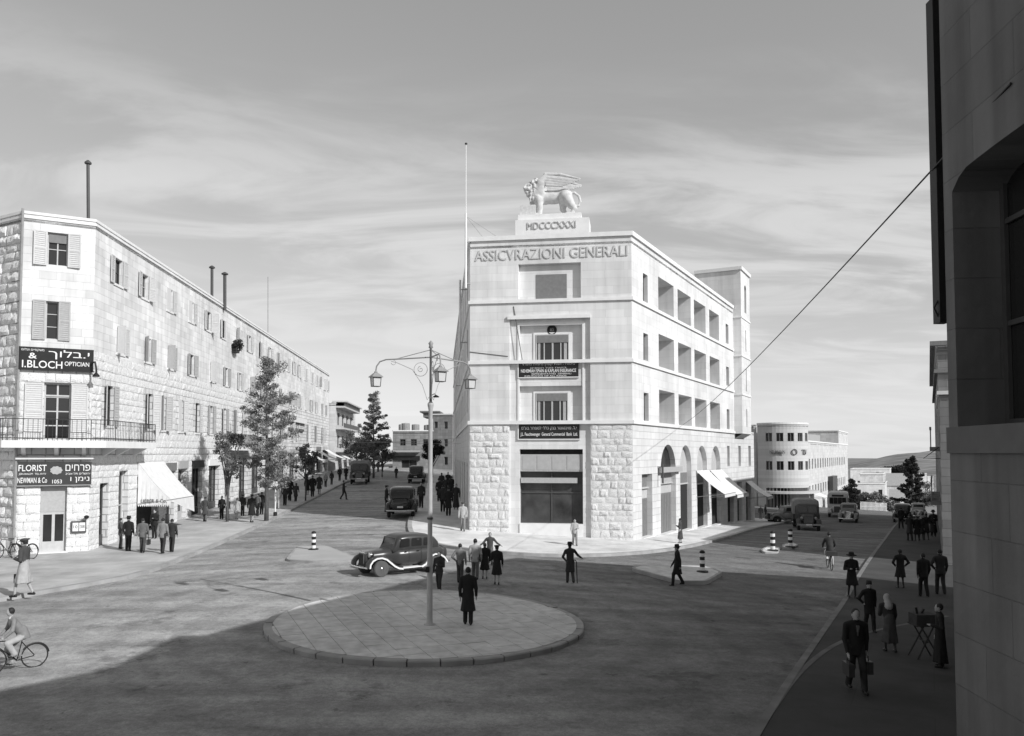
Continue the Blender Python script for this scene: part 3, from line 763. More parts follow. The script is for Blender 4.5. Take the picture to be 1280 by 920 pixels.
# front
a1, b1 = fu(648, 350), fu(726, 350); top_r = (a1, b1, Z1 + .08, fv(688, 329), .32, True)
ba, bb = fu(637, 500), fu(738, 500); bay = (ba, bb, ZB, fv(688, 398), .19)
mb = MB(); wall(mb, FF, 0, FF.L, ZB, ZT, [top_r, bay]); mb.build('wall', M_GEN, gen)
ia_, ib_ = fu(649, 500), fu(728, 500); W1 = -.19
r2 = (ia_, ib_, Z2 + .06, fv(688, 405.5), .32, True); r3 = (ia_, ib_, Z3 + .06, fv(688, 482), .32, True)
sh = (ia_, ib_, fv(688, 655), fv(688, 561.5), .45, True)
mb = MB(); wall(mb, FF, ba, bb, ZB, bay[3], [r2, r3, sh], W1); mb.build('wall', M_GEN, gen)
mb = MB(); FF.box(mb, ba - .12, bb + .02, bay[3] - .02, bay[3] + .2, 0, .14); mb.build('hood_mould', M_TRIM, gen)
mb = MB(); FF.box(mb, ia_ - .12, ia_, Z3 + .05, r2[3] + .16, W1, W1 + .06); FF.box(mb, ib_, ib_ + .12, Z3 + .05, r2[3] + .16, W1, W1 + .06); FF.box(mb, ia_, ib_, r2[3], r2[3] + .16, W1, W1 + .057); mb.build('window_surround', M_TRIM, gen)
# corner to corner string courses and cornice
path = [GL + GLD * 64, GL, GR, GTOW]
for z, hh, out in ((Z1, .2, .11), (Z2, .2, .11), (Z3, .22, .13)):
    mb = MB(); band(mb, [tuple(p) for p in path], out, z - .1, z - .1 + hh); mb.build('string_course', M_TRIM, gen)
for z in (Z2, Z3):
    mb = MB(); FF.box(mb, ba + .002, bb - .002, z - .098, z + .096, W1, -.001); mb.build('sill', M_TRIM, gen)
mb = MB(); band(mb, [tuple(p) for p in path], .12, ZC, ZT + .03); mb.build('cornice', M_TRIM, gen)
# windows in the front
panel(gen, FF, fu(669, 360), fu(708, 360), Z1 + .1, fv(688, 341.5), -.335, -.3, M_ROLL, 'roller_blind')
for (px0, px1, yt, zb) in ((669, 711, 416.5, Z2 + .07), (669, 709.5, 490, Z3 + .07)):
    a, b, d = fu(px0, 500), fu(px1, 500), fv(688, yt); W2 = W1 - .32
    mb = MB(); FF.box(mb, a - .16, a, zb, d + .12, W2, W2 + .06); FF.box(mb, b, b + .16, zb, d + .12, W2, W2 + .06); FF.box(mb, a, b, d, d + .12, W2, W2 + .055); mb.build('window_surround', M_TRIM, gen)
    wn = window(gen, FF, a, b, zb, d, W2 + .1, cols=4, rows=1, bar=.06)
    panel(wn, FF, a + .07, b - .07, d - .52, d - .06, W2 + .105, W2 + .12, M_ROLL, 'blind')
    for k, (t0, t1) in enumerate(((.06, .13), (.47, .53), (.84, .93))):
        mbc = MB(); n = 8
        for q in range(n):
            u0 = a + (b - a) * (t0 + (t1 - t0) * q / n); u1 = a + (b - a) * (t0 + (t1 - t0) * (q + 1) / n); s0 = .012 * (q % 2); s1 = .012 * ((q + 1) % 2)
            mbc.quad(FF.pt(u0, zb + .08, W2 + .075 + s0), FF.pt(u1, zb + .08, W2 + .075 + s1), FF.pt(u1, d - .5, W2 + .075 + s1), FF.pt(u0, d - .5, W2 + .075 + s0))
        mbc.build('curtain', M_SHUT, wn)
# shop front in the bay
s_top = sh[3]; sw = W1 - .45
panel(gen, FF, ia_, ib_, s_top - .42, s_top - .02, sw + .0, sw + .06, M_DARK, 'shutter_slot')
tr0, tr1 = fv(688, 587), fv(688, 570)
trm = panel(gen, FF, ia_ + .0, ib_, tr0 - .12, tr1 + .1, sw + .05, sw + .3, M_SHUT, 'transom')
for k in range(4):
    u0 = ia_ + .1 + (ib_ - ia_ - .2) * k / 4; u1 = ia_ + .1 + (ib_ - ia_ - .2) * (k + 1) / 4
    panel(trm, FF, u0 + .05, u1 - .05, tr0 - .02, tr1 + .02, sw + .3, sw + .32, plain('frosted_glass', .42, rough=.3, var=.08), 'pane')
shopw = window(gen, FF, ia_, ib_, sh[2], tr0 - .12, sw + .06, cols=2, rows=1, fmat=M_FRAMED, bar=.07, glass=M_SHOPG)
mb = MB(); FF.box(mb, ia_ + .06, ib_ - .35, fv(688, 604), fv(688, 597.5), sw + .07, sw + .4); mb.build('awning_box', M_SHUT, gen)
panel(shopw, FF, ia_ + .03, ib_ - .02, fv(688, 617), fv(688, 615.7), sw + .058, sw + .075, M_FRAMED, 'glazing_bar')
panel(gen, FF, ia_, ib_, ZB, sh[2], W1 - .001, W1 + .06, M_TRIM, 'stall_riser')
# rock-faced stones of the base
stones(FF, gen, .0, ba - .02, gz(GL.x, GL.y) - .1, Z3 - .12, .43, .62, ROCK_G, 11)
stones(FF, gen, bb + .02, FF.L, gz(GR.x, GR.y) - .15, Z3 - .12, .43, .62, ROCK_G, 12)
# signs
def signboard(parent, fr, a, b, c, d, w, mat, label, rows, name='signboard', edge=M_WHITE, thick=.06):
    o = panel(parent, fr, a, b, c, d, w, w + thick, mat, name)
    if parent is None: tag(o, label, 'sign')
    mb = MB(); t = .05
    fr.box(mb, a - t, b + t, c - t, c, w, w + thick + .03); fr.box(mb, a - t, a, c, d, w, w + thick + .028)
    if edge: mb.build('frame', edge, o)
    for (txt, uc, vc, hgt, wid) in rows:
        letters(txt, o, fr.M(a + (b - a) * uc, c + (d - c) * vc, w + thick + .006), hgt, M_WHITE, .006, wid, bold=.008 if hgt > .12 and txt.isascii() else .0)
    return o
a, b = fu(648, 500), fu(723, 500); wq = b - a
signboard(None, FF, a, b, fv(688, 471), fv(688, 452.5), W1 + .02, M_SIGN, 'upper black insurance signboard on the bank building front', [
    (rtl('ביטוח - ושות קפלן נחמיה משרד'), .5, .86, .17, wq * .88), (rtl('ביטוח מכל הסוגים'), .5, .64, .1, wq * .6), ('NEHEMIAH SPAIN & KAPLAN INSURANCE', .5, .43, .2, wq * .92), ('REPRESENTATIVES  GENERALI', .55, .22, .09, wq * .66), ('INSURANCE OF ALL KINDS', .45, .08, .08, wq * .7)])
signboard(None, FF, a, b + .05, fv(688, 548.5), fv(688, 529.5), W1 + .02, M_SIGN, 'lower black bank signboard above the large shop window', [
    (rtl('י.ל. פויכטונגר בנק כללי למסחר בע"מ'), .5, .7, .24, wq * .92), ('J.L. Feuchtwanger  General Commercial  Bank  Ltd.', .5, .28, .26, wq * .95)])
# round emblem over the window
mb = MB(); e0 = FF.M(fu(689, 411), fv(689, 411), W1 - .3) @ Matrix.Rotation(math.radians(90), 4, 'X')
mb.lathe([(.3, -.02), (.3, .05), (.26, .07), (.24, .05), (.24, .02)], 24, M=e0); em = mb.build('emblem', M_BLACK, gen)
letters('83', em, FF.M(fu(689, 411), fv(689, 411), W1 - .22), .17, M_STEEL, .01)
# raised inscription
letters('ASSICVRAZIONI GENERALI', gen, FF.M(FF.L * .5 + .05, (fv(591, 321) + fv(785, 312)) / 2, .03), .66, plain('letter_stone_shaded', .56, var=.06), .05, FF.L * .945, bold=.004)  # same stone as the wall, relief shade put into the letter colour
# right side
def ru(px, py): return FR.uv(px, py)[0]
def rv(px, py): return FR.uv(px, py)[1]
holes = []; slits = []; logg = []
for zf, (yt, slit_t, slit_b, l_t, l_b) in zip((Z1, Z2, Z3), ((346.3, 343, 377.6, 405.5, 429.5), (417.4, 417, 450.5, 458.5, 482), (487, 491, 526, 511.5, 536.5))):
    vt = rv(824, yt)
    for p0, p1 in ((823.9, 843.2), (848.2, 864.5), (868.6, 883), (887.6, 899.8)):
        h = (ru(p0, 500), ru(p1, 500), zf + .12, vt, 1.5, True); holes.append(h); logg.append(h)
    h = (ru(804, 400), ru(810, 400), rv(807, slit_b), rv(807, slit_t), .3); holes.append(h); slits.append(h)
    h = (ru(907.6, 450), ru(911, 450), rv(909, l_b), rv(909, l_t), .3); holes.append(h); slits.append(h)
doors = []
def base_v(u):
    p = FR.pt(u, 0); return gz(p.x, p.y)
for p0, p1, yt, arch in ((802.5, 815.5, 592.5, 0), (826, 845, 555.5, 1), (850.5, 864.6, 556.5, 1), (871.5, 884.3, 557, 1), (889.5, 901, 557.5, 1), (909.5, 917, 603, 0), (921.5, 928, 602, 0), (932.5, 938.5, 602, 0)):
    u0, u1 = ru(p0, 620), ru(p1, 620); h = (u0, u1, base_v(u0) - .2, rv(p0 + 6, yt), .4); holes.append(h); doors.append((h, arch, p0, yt))
for px in (910.5, 924.5, 937):
    h = (ru(px - 1.4, 570), ru(px + 1.6, 570), rv(px, 583), rv(px, 557.5), .3); holes.append(h); slits.append(h)
low = [h for h in holes if h[3] < Z3]; up = [h for h in holes if h[2] >= Z3]
mb = MB(); wall(mb, FR, 0, 27.7, Z3, ZT, up); mb.build('wall', M_GEN, gen)
mb = MB(); wall(mb, FR, 0, FR.L, ZB, Z3, low)
for h, arch, p0, yt in doors:
    if arch: arch_fill(mb, FR, h[0], h[1], h[3] - (h[1] - h[0]) / 2, h[3], 0, .4)
mb.build('wall', M_GENR, gen)
for h in slits: window(gen, FR, h[0], h[1], h[2], h[3], -.26, cols=1, rows=3, bar=.04, fmat=M_FRAMED)
for i, h in enumerate(logg):
    wn = window(gen, FR, h[0] + (h[1] - h[0]) * .3, h[1] - .25, h[2] + .02, h[3] - .45, -1.4, cols=2, rows=1, bar=.08)
for i, (h, arch, p0, yt) in enumerate(doors):
    a, b = h[0], h[1]; zb = base_v((a + b) / 2) + KERB; m = M_ROLL if i < 2 else M_DARK
    dt = zb + (3.0 if not arch else 3.3)
    dt = min(dt, h[3] - .35)
    d_ = panel(gen, FR, a, b, zb - .3, dt, -.42, -.34, m, 'door')
    if i < 2:
        for k in range(9): panel(d_, FR, a + .05 + (b - a - .1) * k / 9, a + .05 + (b - a - .1) * (k + .8) / 9, zb + .1, dt - .7, -.34, -.32, M_ROLL, 'slat')
        panel(d_, FR, a + .05, b - .05, dt - .6, dt - .1, -.34, -.325, M_FRAME, 'fanlight')
    panel(gen, FR, a, b, dt, dt + .1, -.42, -.25, M_FRAME, 'lintel')
    if not arch: panel(gen, FR, a, b, dt + .1, h[3], -.42, -.36, M_SHUT if i else M_ROLL, 'transom_panel')
    else:
        panel(gen, FR, a, b, dt + .1, dt + .85, -.42, -.33, M_SHUT if i == 1 else M_ROLL, 'transom_panel')
        panel(gen, FR, a, b, dt + .85, h[3], -.42, -.36, M_FRAME if i != 1 else M_GLASS, 'lunette')
    st_ = MB(); FR.box(st_, a - .05, b + .05, zb - .5, zb + .04, -.35, .12); st_.build('door_step', M_TRIM, gen)
# name board across the second arch
u0, u1 = ru(822.5, 590), ru(848, 590)
nb = panel(gen, FR, u0, u1, rv(835, 590), rv(835, 583.5), .05, .3, M_SHUT, 'name_board')
mb = MB(); p = FR.pt(u0 - .1, 0, .35); mb.cyl((p.x, p.y, rv(823, 604)), (p.x, p.y, rv(823, 580)), .06, n=8); FR.box(mb, u0 - .12, u0 - .08, rv(823, 584), rv(823, 583), 0, .35); mb.build('lamp_bracket', M_FRAMED, gen)
# awnings over the shops
def awning(parent, fr, a, b, vt, vb, out, mat, drop=.25, label=None, cloth=None):
    mb = MB(); n = 10
    for k in range(n):
        t0, t1 = k / n, (k + 1) / n; f = lambda t: vt + (vb - vt) * t - .12 * math.sin(math.pi * t)
        mb.quad(fr.pt(a, f(t0), .04 + out * t0), fr.pt(a, f(t1), .04 + out * t1), fr.pt(b, f(t1), .04 + out * t1), fr.pt(b, f(t0), .04 + out * t0))
    mb.quad(fr.pt(a, vb, .04 + out), fr.pt(a, vb - drop, .05 + out), fr.pt(b, vb - drop, .05 + out), fr.pt(b, vb, .04 + out))
    o = mb.build('awning', mat, parent)
    if parent is None: tag(o, label, 'awning', 'awnings along the bank side street')
    f = MB()
    for u in (a, b): f.tube([fr.pt(u, vb, .04 + out), fr.pt(u, vb - .25, .02)], .02, 5)
    f.tube([fr.pt(a, vb, .05 + out), fr.pt(b, vb, .05 + out)], .025, 5); f.build('awning_frame', M_STEEL, o)
    return o
for i, (p0, p1, yt, vb_, out, lab) in enumerate(((870, 885, 588, 2.75, 2.1, 'first white sloping awning under the arches of the bank side'), (887.5, 902, 587.5, 2.65, 2.1, 'second white sloping awning under the arches of the bank side'), (908.5, 918, 603, 2.6, 1.2, 'short grey and white awning beyond the arches'), (932, 939, 601, 2.5, 2.0, 'white awning at the far corner of the bank side'))):
    u0, u1 = ru(p0, 610), ru(p1, 610); awning(None, FR, u0, u1, rv(p0 + 5, yt), base_v(u0) + vb_, out, M_CANV, label=lab)
# left side, back and roof
holes = []
for zf, zt in ((Z3, Z2), (Z2, Z1), (Z1, ZT)):
    for k in range(11): u = FL.L - 4 - k * 5.4; holes.append((u - 1.5, u, zf + .9, zt - .95, .35, False))
for k in range(9): u = FL.L - 3.2 - k * 6; holes.append((u - 2.2, u, .9, 4.6, .4, False))
mb = MB(); wall(mb, FL, 0, FL.L, Z3, ZT, holes[:33]); mb.build('wall', M_GEN, gen)
mb = MB(); wall(mb, FL, 0, FL.L, ZB, Z3, holes[33:]); mb.build('wall', M_GENR, gen)
for h in holes: window(gen, FL, h[0], h[1], h[2], h[3], -.3, cols=2, rows=3, bar=.07, fmat=M_FRAMED)
bk = [GL, GR, GTOW, GTOW + Vector((-4, 9)), GLEND]
mb = MB(); mb.prism([tuple(p) for p in bk], ZT - .7, ZT - .55); mb.build('roof', M_ROOF, gen)
mb = MB()
for a, b in ((GTOW, bk[3]), (bk[3], GLEND)): wall(mb, Fr(a, b), 0, (b - a).length, ZB, ZT)
mb.build('wall', M_GEN, gen)
# inner parapet faces
mb = MB(); FF2 = Fr(GR + Vector((-.3, .3)), GL + Vector((.3, .3)))
wall(mb, FF2, 0, FF2.L, ZT - .6, ZT); mb.build('parapet_inner', M_GEN, gen)
# tower
FT = Fr(GR + GDIR * 27.7 + FR.n * .72, GR + GDIR * 31.6 + FR.n * .72); TZ = FT.uv(929, 336.5)[1]
tw = [FT.o, FT.e, FT.e - FR.n * 4.2, FT.o - FR.n * 4.2]
FS = Fr(tw[3], tw[0])
mb = MB(); sl = []
for yt, yb, hw in ((360, 394, 2.2), (415, 441, 1.0), (462, 490, 1.0), (512, 534, 1.0)):
    uc, v1 = FT.uv(935, yt); v0 = FT.uv(935, yb)[1]; hw_ = .42 if hw > 2 else .16; sl.append((FT.L * .5 - hw_, FT.L * .5 + hw_, v0, v1, .3))
wall(mb, FT, 0, FT.L, Z3 - .1, TZ, sl); arch_fill(mb, FT, sl[0][0], sl[0][1], sl[0][3] - .42, sl[0][3], 0, .3)
wall(mb, FS, 0, FS.L, Z3 - .1, TZ); wall(mb, Fr(tw[1], tw[2]), 0, 4.2, Z3 - .1, TZ); wall(mb, Fr(tw[2], tw[3]), 0, FT.L, Z3 - .1, TZ)
mb.prism([tuple(p) for p in tw], TZ - .2, TZ - .1); mb.quad(FT.pt(0, Z3 - .1), FT.pt(FT.L, Z3 - .1), FT.pt(FT.L, Z3 - .5, -.72), FT.pt(0, Z3 - .5, -.72))
two = mb.build('tower', M_GEN, gen)
for h in sl: window(two, FT, h[0], h[1], h[2], h[3], -.26, cols=1, rows=2, bar=.04, fmat=M_FRAMED)
mb = MB(); band(mb, [tuple(tw[3]), tuple(tw[0]), tuple(tw[1]), tuple(tw[2])], .14, TZ - .28, TZ + .02); mb.build('cornice', M_TRIM, two)
for yb in (396, 444.5, 493):
    z = FS.uv(924, yb)[1]; mb = MB(); band(mb, [tuple(tw[3]), tuple(tw[0]), tuple(tw[1]), tuple(tw[2])], .06, z - .07, z + .07); mb.build('string_course', M_TRIM, two)
mb = MB(); wall(mb, Fr(GR + GDIR * 31.6, GR + GDIR * 36.5), 0, 4.9, Z3 - .1, Z3 + .2); wall(mb, Fr(GEND, GEND + Vector((-6, 3.2))), 0, 6.8, ZB, Z3 + .2); mb.prism([tuple(p) for p in (GTOW, GEND, GEND + Vector((-6, 3.2)), GTOW + Vector((-6, 3.2)))], Z3 - .1, Z3 + .1); mb.build('rear_wing', M_GENR, gen)

# plinth and inscription for the lion
pc = (GL + GR) / 2 + Vector((.55, .0)); back = -FF.n
um = FF.u(690, 300); PD = FF.o + FF.d * um + back * 1.25
plo = empty('statue_plinth', (PD.x, PD.y, ZT - .6), 0, 'stepped stone plinth with roman numerals on the bank roof', 'plinth')
MP = Matrix(((FF.d.x, -FF.n.x, 0, PD.x), (FF.d.y, -FF.n.y, 0, PD.y), (0, 0, 1, 0), (0, 0, 0, 1)))
zp1 = at(690, 279, PD.y).z; zp2 = at(690, 271.5, PD.y).z; zl = zp2
mb = MB(); mb.box(-2.3, 2.25, -1.0, 1.0, ZT - .6, zp1, MP); mb.build('base', M_TRIM, plo)
mb = MB(); mb.box(-2.16, 1.75, -.8, .8, zp1, zp2, MP); mb.build('step', M_TRIM, plo)
letters('MDCCCXXXI', plo, MP @ Matrix.Translation((-.05, -1.03, at(690, 287, PD.y).z)), .44, plain('letter_shade', .5, var=.05), .05, 3.0)
# flagpole at the corner and its stays
fp = GL + Vector((-.25, -.25)); zf0 = at(579, 360, fp.y).z; zf1 = at(578, 181, fp.y).z
pole = empty('flagpole', (fp.x, fp.y, zf0), 0, 'tall thin white flagpole bracketed to the bank corner', 'flagpole')
mb = MB(); mb.cyl((fp.x, fp.y, zf0), (fp.x, fp.y, zf0 + (zf1 - zf0) * .52), .075, .06, 10); mb.cyl((fp.x, fp.y, zf0 + (zf1 - zf0) * .52), (fp.x, fp.y, zf1), .03, .02, 8); mb.build('shaft', M_WHITE, pole)
mb = MB(); mb.lathe([(.02, 0), (.08, .03), (.08, .1), (.01, .14)], 12, (fp.x, fp.y, zf1)); mb.build('finial', M_BLACK, pole)
mb = MB()
for z in (zf0 + .3, ZT - .3): mb.cyl((fp.x, fp.y, z), (GL.x + .02, GL.y + .02, z), .04, n=6)
mb.build('bracket', M_STEEL, pole)
mb = MB(); zk = zf0 + (zf1 - zf0) * .5
for dx_, dy_ in ((.9, .4), (1.9, .3)): mb.cyl((fp.x, fp.y, zk), (GL.x + dx_, GL.y + dy_, ZT), .012, n=4)
mb.build('stay', M_STEEL, pole)
# poles on the shaded side
for u, y0, y1, lab in ((5.2, 350, 440, 'pale rod projecting up the shaded side of the bank'), (22, 470, 640, 'white drainpipe down the shaded side of the bank')):
    q = GL + GLD * u + Vector((-.5, 0)); mb = MB(); mb.cyl((q.x, q.y, at(570, y1, q.y).z), (q.x, q.y, at(570, y0, q.y).z), .07, n=8)
    pp = mb.build('wall_pole', M_WHITE, None); tag(pp, lab, 'pole')
    b_ = MB()
    for yy in (y0 + 12, y1 - 12): z = at(570, yy, q.y).z; b_.cyl((q.x, q.y, z), (q.x + .55, q.y, z), .03, n=6)
    b_.build('bracket', M_STEEL, pp)
# ---------------------------------------------------------------- the long stone building on the left
lb = empty('stone_building', (LC0.x, LC0.y, gz(LC0.x, LC0.y)), 0, 'long pale limestone terrace with shuttered windows and corner balcony', 'building')
FC = Fr(LC0, LC1); FA = Fr(LC1, LEND); FRT = Fr(LRET, LC0)
ZLT = FA.uv(121, 275.5)[1]; ZLC = FA.uv(121, 283.7)[1]; ZLR = 10.55; ZLB = -1.5
def cu(px): return FC.u(px)
def cvv(px, py): return FC.uv(px, py)[1]
ch = {}
# corner face
holes = [(FC.uv(59.5, 300)[0], FC.uv(85, 300)[0], cvv(72, 332), cvv(72, 291), .22), (FC.uv(57, 400)[0], FC.uv(73, 400)[0], cvv(65, 424), cvv(65, 376.5), .22),
         (FC.u(53), FC.u(87), 5.95, cvv(70, 478.5), .25), (FC.u(52), FC.u(85), ZLB, 3.72, .3)]
hi = [h for h in holes if h[2] > ZLR - .4]; lo = [h for h in holes if h[2] <= ZLR - .4]
mb = MB(); wall(mb, FC, 0, FC.L, ZLR, ZLT, hi); mb.build('wall', M_LIM, lb)
mb = MB(); wall(mb, FC, 0, FC.L, ZLB, ZLR, lo); mb.build('wall', M_LIMR, lb)
h = holes[0]; wn = window(lb, FC, h[0], h[1], h[2], h[3], -.17, 2, 2, M_FRAME, .06); panel(wn, FC, h[0] + .06, h[1] - .06, h[3] - .5, h[3] - .06, -.16, -.13, M_ROLL, 'blind')
shutter(lb, FC, h[0] - .02, -1, .58, h[2] - .05, h[3] + .02, .12, mat=M_SHUTL, slats=16); shutter(lb, FC, h[1] + .02, 1, .58, h[2] - .05, h[3] + .02, .12, mat=M_SHUTL, slats=16)
h = holes[1]; window(lb, FC, h[0], h[1], h[2], h[3], -.17, 1, 3, M_FRAME, .05)
shutter(lb, FC, h[0] - .01, -1, .56, h[2] - .05, h[3] + .02, .05, mat=M_SHUT, slats=18); shutter(lb, FC, h[1] + .01, 1, .52, h[2] - .05, h[3] + .02, .05, mat=M_SHUT, slats=18)
h = holes[2]; wn = window(lb, FC, h[0], h[1], h[2], h[3], -.2, 2, 4, M_FRAME, .08, name='balcony_door')
panel(wn, FC, h[0] + .08, h[1] - .08, h[3] - .68, h[3] - .6, -.2, -.16, M_FRAME, 'transom')
shutter(lb, FC, h[0] - .02, -1, .8, h[2] + .1, h[3] - .05, .03, mat=M_SHUTL, slats=24); shutter(lb, FC, h[1] + .02, 1, .75, h[2] + .1, h[3] - .05, .03, mat=M_SHUTL, slats=24)
h = holes[3]; gb = gz(FC.pt(1.6, 0).x, FC.pt(1.6, 0).y) + KERB
panel(lb, FC, h[0], h[1], cvv(68, 640), h[3] - .12, -.27, -.2, M_SHUT, 'roller_blind')
dr = window(lb, FC, h[0], h[1], gb, cvv(68, 640), -.22, 2, 1, M_FRAME, .13, name='shop_door'); panel(dr, FC, h[0] + .1, h[1] - .1, gb + .03, gb + .55, -.24, -.205, M_FRAME, 'kick_panel')
mb = MB(); FC.box(mb, h[0] - .1, h[1] + .1, gb - .3, gb + .06, -.28, .25); mb.build('door_step', M_TRIM, lb)
block = [holes[2], (holes[2][0] - .85, holes[2][1] + .8, holes[2][2], holes[2][3]), holes[3], (FC.u(22) , FC.u(115), 3.6, 5.0), (0, 9, 5.4, 6.0), (0, 9, 9.3, ZLR)]
stones(FC, lb, 0.05, FC.L, gb - .1, 9.3, .41, .55, ROCK_L, 21, block)
# long face
def A_(px, py=YH): return FA.u(px, py)
wins = []
row1 = [148, 181.5, 213, 240, 262, 281, 299, 313.5, 327.7, 339, 350, 361, 369, 375.5, 383, 391, 397, 402, 407, 411]
row2 = [150.5, 185, 213, 240, 265.6, 283.5, 300.5, 315, 329, 341, 352, 363, 369.5, 375.5, 383, 389.5, 396, 403, 408]
row3 = [137, 187, 203.5, 226, 247, 264, 281, 294, 306, 330, 342, 352, 364, 372, 384, 394, 403]
holes = []
for px in row1:
    u = A_(px, 340); holes.append((u - .55, u + .55, 14.55, 15.98, .22, 1))
for px in row2:
    u = A_(px, 440); holes.append((u - .5, u + .5, 10.8, 12.25, .22, 2))
for i, px in enumerate(row3):
    u = A_(px, 520); holes.append((u - .45, u + .45, 6.75, 8.9, .22, 3))
shops = []
for i, (s0, s1, zt) in enumerate([(1.2, 2.3, 3.7), (3.6, 4.9, 4.3), (6.2, 9.8, 3.9), (11.0, 12.6, 4.1), (13.3, 15.0, 4.2), (16.2, 18.6, 4.2), (20.2, 23.0, 4.3), (24.6, 27.4, 4.4), (29, 32, 4.5), (33.5, 37, 4.6), (39, 43, 4.8), (45, 49, 5), (51, 55, 5.2), (57.5, 61, 5.4), (63, 67, 5.4), (69.5, 73, 5.6), (75, 79, 5.7)]):
    holes.append((s0, s1, ZLB, zt, .5, 4)); shops.append((s0, s1, zt))
lo = [h for h in holes if h[3] < ZLR]; up = [h for h in holes if h[2] >= ZLR]
def hh(hs): return [h[:5] + (h[5] == 4,) for h in hs]
mb = MB(); wall(mb, FA, 0, FA.L, ZLR, ZLT, hh(up)); mb.build('wall', M_LIM, lb)
mb = MB(); wall(mb, FA, 0, FA.L, ZLB, ZLR, hh(lo)); mb.build('wall', M_LIMR, lb)
sr = rng(77)
for i, h in enumerate(holes):
    if h[5] == 4: continue
    near = h[0] < 34
    wn = window(lb, FA, h[0], h[1], h[2], h[3], -.17, 2 if h[5] != 3 else 1, 2, M_FRAME if sr.random() < .35 else M_FRAMED, .05)
    w_ = (h[1] - h[0]) * .52; m = M_SHUTL if (h[5] == 1 or sr.random() < .5) else M_SHUT
    if h[5] == 3: w_ = .47
    for side, hu in ((-1, h[0] - .02), (1, h[1] + .02)):
        if h[5] == 3 and sr.random() < .12: continue
        shutter(wn, FA, hu, side, w_, h[2] - .05, h[3] + .02, sr.choice([.08, .12, .2, .1, .35, .08, .7, 1.3, 3.05]), mat=m, slats=14 if near else 6)
    sl_ = MB(); FA.box(sl_, h[0] - .1, h[1] + .1, h[2] - .12, h[2], -.1, .06); sl_.build('sill', M_TRIM, wn)
for i, (s0, s1, zt) in enumerate(shops):
    zb = gz(FA.pt(s0, 0).x, FA.pt(s0, 0).y) + KERB; m = [M_FRAMED, M_FRAME, M_WOOD][i % 3]
    if i != 2:
        sf = window(lb, FA, s0, s1, zb, zt, -.3, 3 if s1 - s0 > 2 else 2, 2, m, .1, name='shop_front'); panel(sf, FA, s0 + .05, s1 - .05, zb, zb + .6, -.31, -.25, m, 'stall_riser')
    else: panel(lb, FA, s0, s1, zb, zt, -.48, -.45, M_DARK, 'shop_interior')
    if i > 2: panel(lb, FA, s0 - .1, s1 + .1, zt + .02, zt + .55, .0, .12, [M_SHUT, M_SIGN, M_WHITE, M_ROLL][i % 4], 'fascia')
jn = MB(); blk = [h for h in holes] + [(h[0] - .6, h[1] + .6, h[2], h[3]) for h in holes if h[5] in (2, 3)] + [(0, 6.3, 5.4, 6.0)]
stones(FA, None, .02, 32, -.2, ZLR, .405, .62, ROCK_A, 22, blk, joined=jn)
so = jn.build('stone_courses', M_ROCKL, lb); tag(so, kind='stuff')
# entablature and big opening further along
panel(lb, FA, 49, 60, 8.9, 9.5, .01, .35, M_TRIM, 'entablature'); panel(lb, FA, 50, 59, 7.9, 8.2, .01, .2, M_FRAMED, 'entablature')
# return wall
mb = MB(); wall(mb, FRT, 0, FRT.L, ZLB, ZLT); mb.build('wall', M_LIMR, lb)
stones(FRT, lb, FRT.L - 2.6, FRT.L - .02, -.1, ZLT - .55, .5, .75, ROCK_B, 23)
# cornice line, coping, roof
pth = [LRET, LC0, LC1, LEND]
mb = MB(); band(mb, [tuple(p) for p in pth], .07, ZLC, ZLC + .1); mb.build('cornice', M_TRIM, lb)
mb = MB(); band(mb, [tuple(p) for p in pth], .05, ZLT - .12, ZLT + .02); mb.build('coping', M_TRIM, lb)
bk = [LRET, LC0, LC1, LEND, LEND + Vector((-16, 0)), LRET + Vector((-4, 8))]
mb = MB(); mb.prism([tuple(p) for p in bk], ZLT - .5, ZLT - .4); mb.build('roof', M_ROOF, lb)
mb = MB(); wall(mb, Fr(LEND, bk[4]), 0, 16, ZLB, ZLT); mb.build('wall', M_LIM, lb)
# corner drainpipe
mb = MB(); q = FC.pt(-.02, 0, .12); mb.cyl((q.x, q.y, gb), (q.x, q.y, ZLT + .1), .06, n=8); mb.build('drainpipe', M_STEEL, lb)
# balcony round the corner
bo = [FRT.pt(FRT.L - 1.35, 0, 0).xy, LC0, LC1, FA.pt(6.2, 0).xy]
mb = MB(); band(mb, [tuple(p) for p in bo], 1.05, 5.55, 5.9); bal = mb.build('balcony', M_TRIM, lb)
def offset(pts, out):
    P = [Vector(p) for p in pts]; nr = []; res = []
    for i in range(len(P) - 1): d = (P[i + 1] - P[i]).normalized(); nr.append(Vector((d.y, -d.x)))
    for i in range(len(P)): a = nr[max(i - 1, 0)]; b = nr[min(i, len(nr) - 1)]; m = (a + b).normalized(); res.append(P[i] + m * out / max(.2, m.dot(b)))
    return res
rl = offset(bo, .98); mb = MB()
for z in (6.02, 6.95): mb.tube([(p.x, p.y, z) for p in rl], .022, 5)
R_ = resample([(p.x, p.y) for p in rl], 64)
for i, p in enumerate(R_): mb.cyl((p[0], p[1], 5.9), (p[0], p[1], 6.95), .022 if i % 9 == 0 else .012, n=5)
for k in (0, -1):
    e = Vector(bo[k]); p = rl[k]
    for z in (6.02, 6.95): mb.tube([(p.x, p.y, z), (e.x, e.y, z)], .02, 5)
    for i in range(1, 6): t = i / 6; mb.cyl((p.x + (e.x - p.x) * t, p.y + (e.y - p.y) * t, 5.9), (p.x + (e.x - p.x) * t, p.y + (e.y - p.y) * t, 6.95), .012, n=5)
mb.build('railing', M_HANDRAIL, bal)
